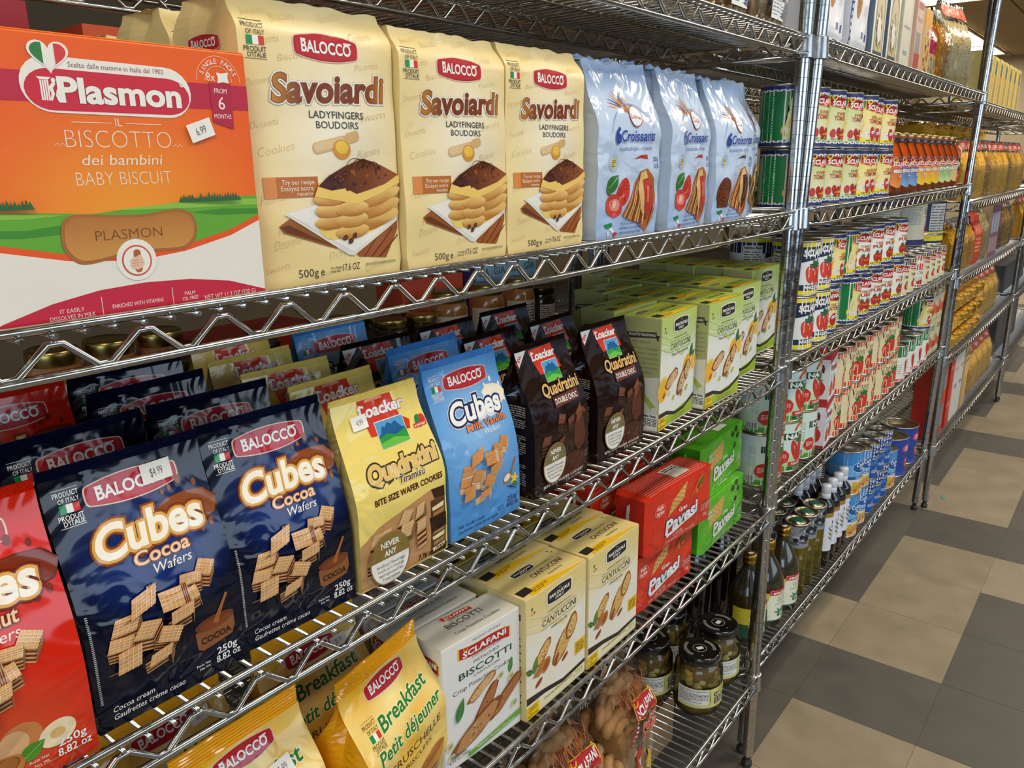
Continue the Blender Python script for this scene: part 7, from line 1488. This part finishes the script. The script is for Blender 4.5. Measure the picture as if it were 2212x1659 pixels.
CANS['yellowbig'].place(66.4, 4.0, z+5.42, rot=FACE, label='large navy can with yellow bands stacked on another, beside the far post', group='navy and yellow cans')
# fourth shelf: big pale green cans, cartons, cream and red cans
YOFF = .16; z = zu(3)
for i, (x, y) in enumerate(((4.0, 2.4), (8.2, 2.3), (12.4, 2.25))):
    for k in range(2): CANS['napoli'].place(x, y, z+4.78*k, rot=FACE+(.1, .15, .2)[i]+(.5 if (k == 0 and i == 2) else 0), label=f'{("lower", "upper")[k]} pale green peeled tomato can, {ORD[i]} from the near chrome posts', group='pale green tomato cans')
A = Art(2.9, 4.7); A.rect(0, 0, 2.9, 4.7, 'e6e8ec'); A.poly([(0, 3.7), (2.9, 4.4), (2.9, 4.7), (0, 4.7)], 'c42a34'); A.text('Pomì', 1.35, 2.95, .62, '7a2028', w=1.9, bold=.05); A.ell(2.5, 3.2, .25, .25, 'e86a50'); A.fine(.3, 2.2, 2.2, 2.7, 3, '8a8890', 3, .35)
for px, py, q in ((1.0, 1.1, .55), (2.2, 1.4, .6)): tomato(A, px, py, q, 'cc4a36', 'e88a70', 1.2)
A.poly([(0, 0), (2.9, .3), (2.9, 0)], 'b8303a')
A2 = Art(3.4, 4.7); A2.rect(0, 0, 3.4, 4.7, 'e6e8ec'); A2.poly([(0, 3.9), (3.4, 4.2), (3.4, 4.7), (0, 4.7)], 'c42f38'); A2.text('Pomì', 1.7, 2.9, .7, '7a2028', w=2.3, bold=.05); A2.fine(.4, 2.1, 2.6, 2.7, 3, '8a8890', 3, .35); tomato(A2, 1.2, 1.1, .6, 'cc4a36', 'e88a70', 1.3); tomato(A2, 2.5, 1.3, .6, 'c43a2c', 'e88a70', 1.3); A2.poly([(0, 0), (3.4, .3), (3.4, 0)], 'b8303a')
POMI = carton('tomato_carton', 'carton', 2.9, 4.7, 3.4, 'e6e8ec', 'c42f38', 'c42f38', A, A2, lid=False)
for i in range(4): POMI.place(16.35, 1.95+(3.55 if i > 1 else 0), z+4.73*(i % 2), rot=.08, label=f'{("lower", "upper")[i % 2]} white and red tomato carton in the {("front", "back")[i//2]} stack', group='white and red tomato cartons')
for i in range(8):
    for k in range(2): CANS['valle'].place(19.75+3.26*i, 1.60+.1*math.sin(i*2), z+4.48*k, rot=FACE+.15+.45*math.sin(i*1.7+k), label=f'{("lower", "upper")[k]} cream and red tomato can, {ORD[i]} from the white cartons', group='cream and red tomato cans')
for i in range(6): CANS['valle'].place(21.6+3.2*i, 4.8, z, rot=.2, label='cream and red tomato can in the second row back', group='cream and red tomato cans, second row')
row(CANS['green'], (46.6, 50.7, 54.8, 58.9), 1.95, z, 'lower white and green tomato can, {o} from the cream and red cans', 'white and green tomato cans', (.2, .1, .1, .1))
CANS['quick'].place(58.9, 2.0, z+4.66, rot=FACE+.1, label='tomato can with green flank on top of a white and green can')
A = Art(3.4, 5.0); A.rect(0, 0, 3.4, 5.0, 'd8cfa8'); A.rect(1.2, 3.6, 3.0, 4.2, '2c4a38'); A.text('NAPOLI', 2.1, 3.75, .3, 'e8e4cc', w=1.5, bold=.04); [A.ell(1.0+1.0*k, 1.4+.3*(k % 2), .62, .62, ('cc5438', 'd8684a')[k % 2]) for k in range(3)]; A.ell(1.0, 2.3, .55, .5, 'd8684a'); A.rect(0, 0, 3.4, .3, 'b8c890')
CRT = carton('chopped_tomato_carton', 'carton', 3.4, 5.0, 3.4, 'd8cfa8', 'd8cfa8', 'd8cfa8', A, A, lid=False)
for i, x in enumerate((63.2, 66.9)):
    for k in range(2): CRT.place(x, 2.2, z+5.03*k, label=f'{("lower", "upper")[k]} cream chopped tomato carton, {("left", "right")[i]} stack near the far post', group='cream tomato cartons')
# bottom shelf: oils, vinegar, broth, clams
YOFF = .55; z = zu(4)
row(BOT['oil'], (5.0, 8.75, 12.5), (2.4, 2.1, 1.95), z, 'dark olive oil bottle with gold cap and yellow green label, {o} from the chrome posts', 'olive oil bottles with gold caps', (.0, .0, .0), scale=(1, 1, .72))
row(BOT['dark'], (3.4, 7.8), (7.0, 6.4), z, 'tall plain dark bottle behind the chrome posts, {o} from the left', 'tall dark bottles')
row(BOT['tube'], (15.7, 18.35, 21.0), (1.7, 1.7, 1.7), z, 'straight olive oil bottle with silver lid and green cap, {o} in the front row', 'straight olive oil bottles', (.0, .0, .0), scale=(1, 1, .78))
row(BOT['tube'], (14.3, 16.9, 19.5), (4.5, 4.5, 4.5), z, 'straight olive oil bottle with green cap in the back row, {o} from the left', 'straight olive oil bottles at the back', scale=(1, 1, .78))
row(BOT['vinegar'], (23.4, 25.5, 27.6, 29.7), (1.3, 1.3, 1.3, 1.35), z, 'slim dark bottle with white cap and white label, {o} from the green capped oils', 'slim bottles with white caps', (-.1, .0, -.1, .0))
row(BOT['vinegar'], (22.4, 24.5, 26.6, 28.7), (4.0, 4.0, 4.0, 4.0), z, 'slim dark bottle with white cap in the back row, {o} from the left', 'slim bottles with white caps at the back')
for k in range(2): CANS['soupbig'].place(33.2, 2.25, z+5.43*k, rot=FACE+.1, label=f'{("lower", "upper")[k]} large blue broth can beside the white capped bottles', group='large blue broth cans')
for k in range(2): CANS['soup'].place(37.4, 1.9, z+4.88*k, rot=FACE, label=f'{("lower", "upper")[k]} small blue broth can beside the large ones', group='small blue broth cans')
for i, x in enumerate((41.3, 44.6, 47.7)):
    for k in range(2): CANS['ocean'].place(x, 1.8, z+4.63*k, rot=FACE+.1, label=f'{("lower", "upper")[k]} blue and white clam can, {ORD[i]} from the broth cans', group='blue and white clam cans')
row(CANS['soupbig'], (51.6,), (2.4,), z, 'large blue broth can standing alone past the clam cans', None, (.1,))
row(CANS['bigblue'], (57.3, 63.6), (2.8, 2.85), z, 'wide blue tomato can with tan lid, {o} from the clam cans', 'wide blue tomato cans', (.1, .1))
for k in range(2): CANS['olivetin'].place(63.6, 9.0, z+6.93*k, rot=FACE, label=f'{("lower", "upper")[k]} tall olive coloured catering can behind the wide blue cans', group='olive coloured catering cans')
for k in range(2): CANS['olivetin'].place(56.8, 9.0, z+6.93*k, rot=FACE, label=f'{("lower", "upper")[k]} olive coloured catering can in the left stack at the back', group='olive coloured catering cans')
# top shelf of the middle unit
YOFF = 0.0; z = zu(0)
A = Art(6.4, 9.5); A.rect(0, 0, 6.4, 9.5, 'e4e7ee'); A.rect(0, 0, .55, 9.5, '2c3a7a'); [A.ell(.28, .5+.55*k, .2, .2, 'c8ccdc') for k in range(16)]
A.ell(2.3, 6.2, 1.05, 3.2, 'b8854c', -.1, 30); speck(A, 2.3, 6.2, .95, 2.9, -.1, 30, ['9a6a34', 'd0a468', '8a5828'], .25, 2); A.ell(4.7, 3.9, .5, .5, 'c8d0e0'); A.poly([(3.6, 1.6), (4.4, 1.7), (4.4, 2.2), (3.6, 2.2)], '3c4a8c'); A.poly([(5.0, 1.5), (5.8, 1.6), (5.8, 2.2), (5.0, 2.1)], '3c4a8c'); A.text('FRISELLE', 4.7, 7.8, .5, '3c4a8c', w=2.4, bold=.03)
BF = Bag(6.4, 9.5, 3.6, lambda v: .85+.15*smooth(v/.15)-.5*smooth((v-.8)/.2), bul=.15, amp=.12, seed=71)
g = G(); BF.body(g, 'e4e7ee', 'd4d8e2'); A.emit(g, BF.front, cell=.45)
FRIS = Proto('friselle_bag', 'bread bag', [('pouch', g.mesh('pouch', ['satin_film'])), ('top_seal', BF.seal(1.0, 'd8dce6', h=.6, n=4).mesh('top_seal', ['satin_film']))])
for i, x in enumerate((8.0, 14.9)): FRIS.place(x, 2.5, z, rot=.06, label=f'white bread bag with a toasted slice picture, {("nearest", "second from")[i]} the chrome post', group='white bread bags')
A = Art(4.4, 9.6); A.rect(0, 0, 4.4, 9.6, 'e6e6e0'); A.rect(.5, .2, 4.0, 1.1, '3c4438'); A.poly([(.6, 1.1), (4.0, 1.1)]+[(2.3+1.7*math.cos(a), 4.8+2.0*math.sin(a)) for a in [PI*i/14 for i in range(15)]], '6f7d4c'); A.poly([(.85, 1.1), (3.75, 1.1)]+[(2.3+1.45*math.cos(a), 4.5+1.7*math.sin(a)) for a in [PI*i/14 for i in range(15)]], 'c8b890')
speck(A, 2.3, 3.4, 1.4, 2.2, 0, 46, ['e4dcc4', 'a89868', '6a5a38', 'd8c89c', '8a7a50'], .28, 6); A.ell(2.0, 2.9, .7, 1.1, 'e8e4d8', .3); A.text('Risotto', 2.3, 8.0, .6, '3c4438', w=2.6, shear=.2); A.fine(1.0, 7.0, 3.6, 7.6, 3, '9a9a90', 3, .3)
RIS = carton('risotto_box', 'food box', 4.4, 9.6, 3.0, 'e6e6e0', '5c6a80', 'e6e6e0', A, lid=False)
for i, x in enumerate((20.7, 25.6)): RIS.place(x, 2.1, z, rot=.04, label=f'white rice box with a green arch picture, {("left", "right")[i]} of two', group='white rice boxes')
PALE = small_box('pasta_box', 'food box', 4.3, 8.2, 3.0, 'd8d4c2', 'c8c4ae', 'd8d4c2', (('PASTA', .5, .2, .05, '3c7a9c', .4), ('bronze cut', .5, .5, .04, '9a9478', .6)))
PALE.place(30.7, 2.1, z, rot=.03, label='pale beige food box on the top shelf beside the white rice boxes')
A = Art(3.4, 7.2); A.rect(0, 0, 3.4, 7.2, 'd8b8a4'); A.rect(.3, .2, 3.0, 2.2, 'b84a3c'); A.rect(.5, 2.2, 2.6, 4.2, '9a9490'); A.rect(.4, 6.4, 3.0, 7.0, 'b85a4a'); A.text('Farro', 1.7, 5.2, .5, '8a4a3c', w=2)
carton('grain_box', 'food box', 3.4, 7.2, 3.0, 'd8b8a4', 'cca894', 'd8b8a4', A, lid=False).place(35.1, 2.0, z, rot=.03, label='pinkish beige grain box on the top shelf, left of the orange one')
A = Art(3.6, 6.9); A.rect(0, 0, 3.6, 6.9, 'd8b070'); A.rect(0, 5.2, 3.6, 6.9, 'f0a428'); speck(A, 1.8, 2.4, 1.5, 2.2, 0, 30, ['b86a30', 'e0c040', '7a4a28', 'd8d0a8', 'c84a2c'], .4, 5); A.rect(2.2, 4.2, 3.4, 5.0, 'ece8dc')
carton('grain_box', 'food box', 3.6, 6.9, 3.0, 'd8b070', 'e8c898', 'f0a428', A, lid=False).place(39.1, 2.0, z, rot=.03, label='orange topped soup mix box on the top shelf, right of the pinkish one')
A = Art(4.6, 7.4); A.rect(0, 2.9, 4.6, 7.4, 'b81f48'); A.text('MIX', 2.6, 4.3, .7, 'f2e8e4', w=1.9, bold=.05); A.rect(0, 0, 4.6, .5, 'c83a5c'); A.rect(0, .5, 4.6, 2.9, 'c8b888'); speck(A, 2.3, 1.7, 2.1, 1.1, 0, 40, ['a89868', 'd8c8a0', '8a7a4c'], .22, 4)
BX = Bag(4.6, 7.4, 2.6, lambda v: .8+.2*smooth(v/.2)-.75*smooth((v-.6)/.4), bul=.15, amp=.14, seed=72); g = G(); BX.body(g, 'b81f48', 'a81c40', v1=.95); A.emit(g, BX.front, cell=.45)
Proto('grain_pouch', 'grain bag', [('pouch', g.mesh('pouch', ['film'])), ('top_seal', BX.seal(.95, 'b81f48', n=3).mesh('top_seal', ['film']))]).place(44.0, 2.2, z, rot=.04, label='magenta grain pouch lettered MIX on the top shelf')
pasta_bag('pasta_bag', 'pasta bag', 5.4, 8.6, 3.4, ['e0a834', 'd89a2c', 'e8b850'], 73, 'tube', 220, 'RIGATE', '1f4a38', size=.8)[1].place(50.4, 2.4, z, rot=.0, label='green headed bag of tube pasta on the top shelf beside the magenta pouch')
pasta_bag('pasta_bag', 'pasta bag', 9.5, 10.5, 4.2, ['f4e2b0', 'ecd69c', 'f8eac4', 'e4cc90'], 74, 'tube', 620, 'PASTA', 'e8602c', size=.62)[1].place(60.0, 2.9, z, rot=-.15, label='big bag of pale pasta with an orange header on the top shelf beside the post')
# ---------------------------------------------------------------- stocking the far unit
def z3(i): return H3[i]+DECK
z = z3(1)
for i in range(11): (PASTA['mac'] if i % 4 != 3 else PASTA['shell']).place(75.6+5.95*i, 2.5, z, rot=-.1+.1*math.sin(i*1.9), label=f'{("yellow pasta" if i % 4 != 3 else "brown biscuit")} bag in the front row on the far second shelf, {ORD[i]} from the post', group='bags in the far front row')
for lay in range(3):
    for i in range(5): PASTA['lying'].place(75.5+10.9*i+1.5*(lay % 2), 9.6, z+2.05+3.95*lay, rot=-PI/2, tilt=-PI/2, label=f'pasta bag lying in the {("bottom", "middle", "top")[lay]} layer behind the far front row', group=f'{("bottom", "middle", "top")[lay]} layer of lying pasta bags')
z = z3(2)
for i in range(3): PASTA['macb'].place(75.6+5.85*i, 2.5, z, rot=-.1, label=f'yellow shell pasta bag on the far third shelf, {ORD[i]} from the post', group='yellow shell pasta bags')
A = Art(4.4, 8.0); A.rect(0, 0, 4.4, 8.0, 'd8401f'); A.rect(.6, 5, 3.8, 6.5, 'e87a50'); A.fine(.7, 2, 3.7, 4.5, 4, 'f0a888', 3)
BR_ = Bag(4.6, 8.0, 2.6, lambda v: .8+.2*smooth(v/.2)-.7*smooth((v-.6)/.4), bul=.15, amp=.14, seed=75); g = G(); BR_.body(g, 'd8401f', 'c4341a'); A.emit(g, BR_.front, cell=.45)
Proto('snack_pouch', 'snack bag', [('pouch', g.mesh('pouch', ['film'])), ('top_seal', BR_.seal(1.0, 'd8401f', h=.5, n=3).mesh('top_seal', ['film']))]).place(93.0, 2.2, z, rot=-.1, label='plain bright red pouch on the third shelf of the far unit')
PASTA['pale'].place(99.4, 2.9, z, rot=-.1, label='bag of pale pasta behind the red pouch in the far unit')
A = Art(7.5, 9.2); A.rect(0, 0, 7.5, 9.2, '7a5a6c'); [A.rect(.5+2.3*k, 4.2, 2.4+2.3*k, 7.8, '9aa0b8') for k in range(3)]; [A.rect(.5+2.3*k, .8, 2.4+2.3*k, 3.4, 'a88a90') for k in range(3)]
carton('biscuit_box', 'food box', 7.5, 9.2, 4.0, '7a5a6c', 'c8a880', '7a5a6c', A, lid=False).place(107.6, 2.6, z, rot=-.04, label='purple box with pale panels on the third shelf of the far unit')
for i in range(4): (PASTA['dark'] if i != 2 else PASTA['shell']).place(115.4+6.1*i, 2.6, z, rot=-.1, label=f'brown biscuit bag right of the purple box in the far unit, {ORD[i]} in line', group='brown bags beside the purple box')
z = z3(3)
for i in range(5):
    for k in range(3): PASTA['lying'].place(75.4+5.5*i, -.2, z+1.68+3.06*k, tilt=-PI/2, scale=(1, .74, 1), label=f'bag of long yellow pasta with its end to the aisle, {("bottom", "middle", "top")[k]} of its pile', group=f'{("bottom", "middle", "top")[k]} layer of long pasta bags')
for i in range(4): PASTA['mac'].place(105.0+5.95*i, 2.5, z, rot=-.1, label=f'yellow pasta bag standing right of the long pasta piles, {ORD[i]} in line', group='standing bags beside the long pasta')
z = z3(4)
def tallbox(w, h, c, s_, words, art=None): return small_box('pasta_box', 'food box', w, h, 3.4, c, s_, c, words, art)
A = Art(3.6, 6.2); A.rect(0, 0, 3.6, 6.2, 'd83a22'); A.rect(.5, 1.2, 3.1, 4.8, '8c8c8c'); [A.line([(.6+.2*k, 1.3), (.6+.2*k, 4.7)], .05, 'b8b8b4') for k in range(13)]
GLAS = tallbox(3.6, 6.2, 'd83a22', 'b8301c', (), A)
for i in range(2):
    for k in range(2): GLAS.place(75.4+3.9*i, 2.3, z+6.22*k, rot=.03, label=f'{("lower", "upper")[k]} red box with grey window panel, {("left", "right")[i]} stack in the far unit', group='red boxes with grey windows')
A = Art(3.8, 6.2); A.rect(0, 0, 3.8, 6.2, 'd8341c'); A.text('CHILI', 1.9, 3.4, .7, 'f0e0d0', w=2.6); [A.arc(1.9, 1.6, .5+.2*k, .3, 3.4, .12, 'f0582c') for k in range(3)]
RBX = tallbox(3.8, 6.2, 'd8341c', 'b82a18', (), A)
for k in range(2): RBX.place(84.4, 2.3, z+6.22*k, rot=.03, label=f'{("lower", "upper")[k]} plain bright red box with lettering in the far unit', group='bright red lettered boxes')
WB1 = tallbox(4.0, 12.4, 'e2ddd4', 'e8e2d8', (('PASTA', .5, .7, .04, 'c83a2c', .7), ('BARI', .5, .45, .05, '3c4a8c', .5)))
for i in range(2): WB1.place(89.0+4.3*i, 2.3, z, rot=.03, label=f'tall white pasta box on the bottom shelf of the far unit, {("left", "right")[i]} of two', group='tall white pasta boxes')
A = Art(5.0, 12.0); A.rect(0, 0, 5.0, 12.0, 'd8b878'); A.rect(0, 5.5, 5.0, 8.5, 'e8c878'); A.text('LA CASA', 2.6, 9.5, .9, '22242c', w=4.0, bold=.05); A.rect(0, 8.4, 5.0, 8.7, '2c5a8c'); A.ell(2.5, 2.6, 1.8, 1.8, 'd8b070')
tallbox(5.0, 12.0, 'd8b878', 'c8a868', (), A).place(98.4, 2.3, z, rot=.03, label='tall tan pasta box with black lettering in the far unit')
for i in range(5): (PASTA['mac'] if i else PASTA['macb']).place(104.6+5.95*i, 2.5, z, rot=-.1, label=f'yellow pasta bag on the far bottom shelf, {ORD[i]} right of the tan box', group='pasta bags on the far bottom shelf')
z = z3(0)+.1
A = Art(4.6, 7.0); A.rect(0, 0, 4.6, 7.0, 'f0d878'); A.rect(.6, .8, 3.4, 4.4, 'ece4d8'); A.rect(1.0, 1.4, 2.6, 3.6, '8a6a3c'); A.rect(.6, 4.8, 3.4, 6.8, 'e4dcd4'); A.text('grissini', 2.0, 5.2, .4, 'c84a4a', w=1.8)
YB = small_box('pasta_box', 'food box', 4.6, 7.0, 3.4, 'f0d878', 'f4e08c', 'f4e08c', (), A)
A = Art(4.6, 7.0); A.rect(0, 0, 4.6, 7.0, 'f0d878'); A.rect(.9, .6, 3.7, 6.6, 'b89a68'); A.ell(1.6, 4.0, .5, .7, 'e8a82c'); A.rect(1.6, 4.6, 3.0, 6.3, '4a6a7c')
YB2 = small_box('pasta_box', 'food box', 4.6, 7.0, 3.4, 'f0d878', 'f4e08c', 'f4e08c', (), A)
for i in range(8): (YB if i < 1 else YB2).place(76.5+5.0*i, 2.4, z, rot=.04, label=f'pale yellow pasta box on the far top shelf, {ORD[i]} from the post', group='pale yellow pasta boxes')
# farthest unit: a few bags and boxes, a handful of pixels each
for i in range(5): PASTA['mac'].place(149.5+5.8*i, 2.5, 36.6+DECK, label='pasta bag on the third shelf of the farthest unit', group='pasta bags in the farthest unit')
CRATE = small_box('dark_crate', 'crate', 11.0, 6.0, 10.0, '4c5058', '44484f', '50545c', ())
for i in range(3):
    for k in range(2): CRATE.place(151.5+11.6*i, 7.4, 10.4+DECK+6.04*k, label=f'dark grey crate on the farthest unit, {("lower", "upper")[k]} layer', group='dark grey crates')
for i in range(3): CRATE.place(151.5+11.6*i, 7.4, 24.6+DECK, label='dark grey crate on the fourth shelf of the farthest unit', group='dark grey crates, fourth shelf')
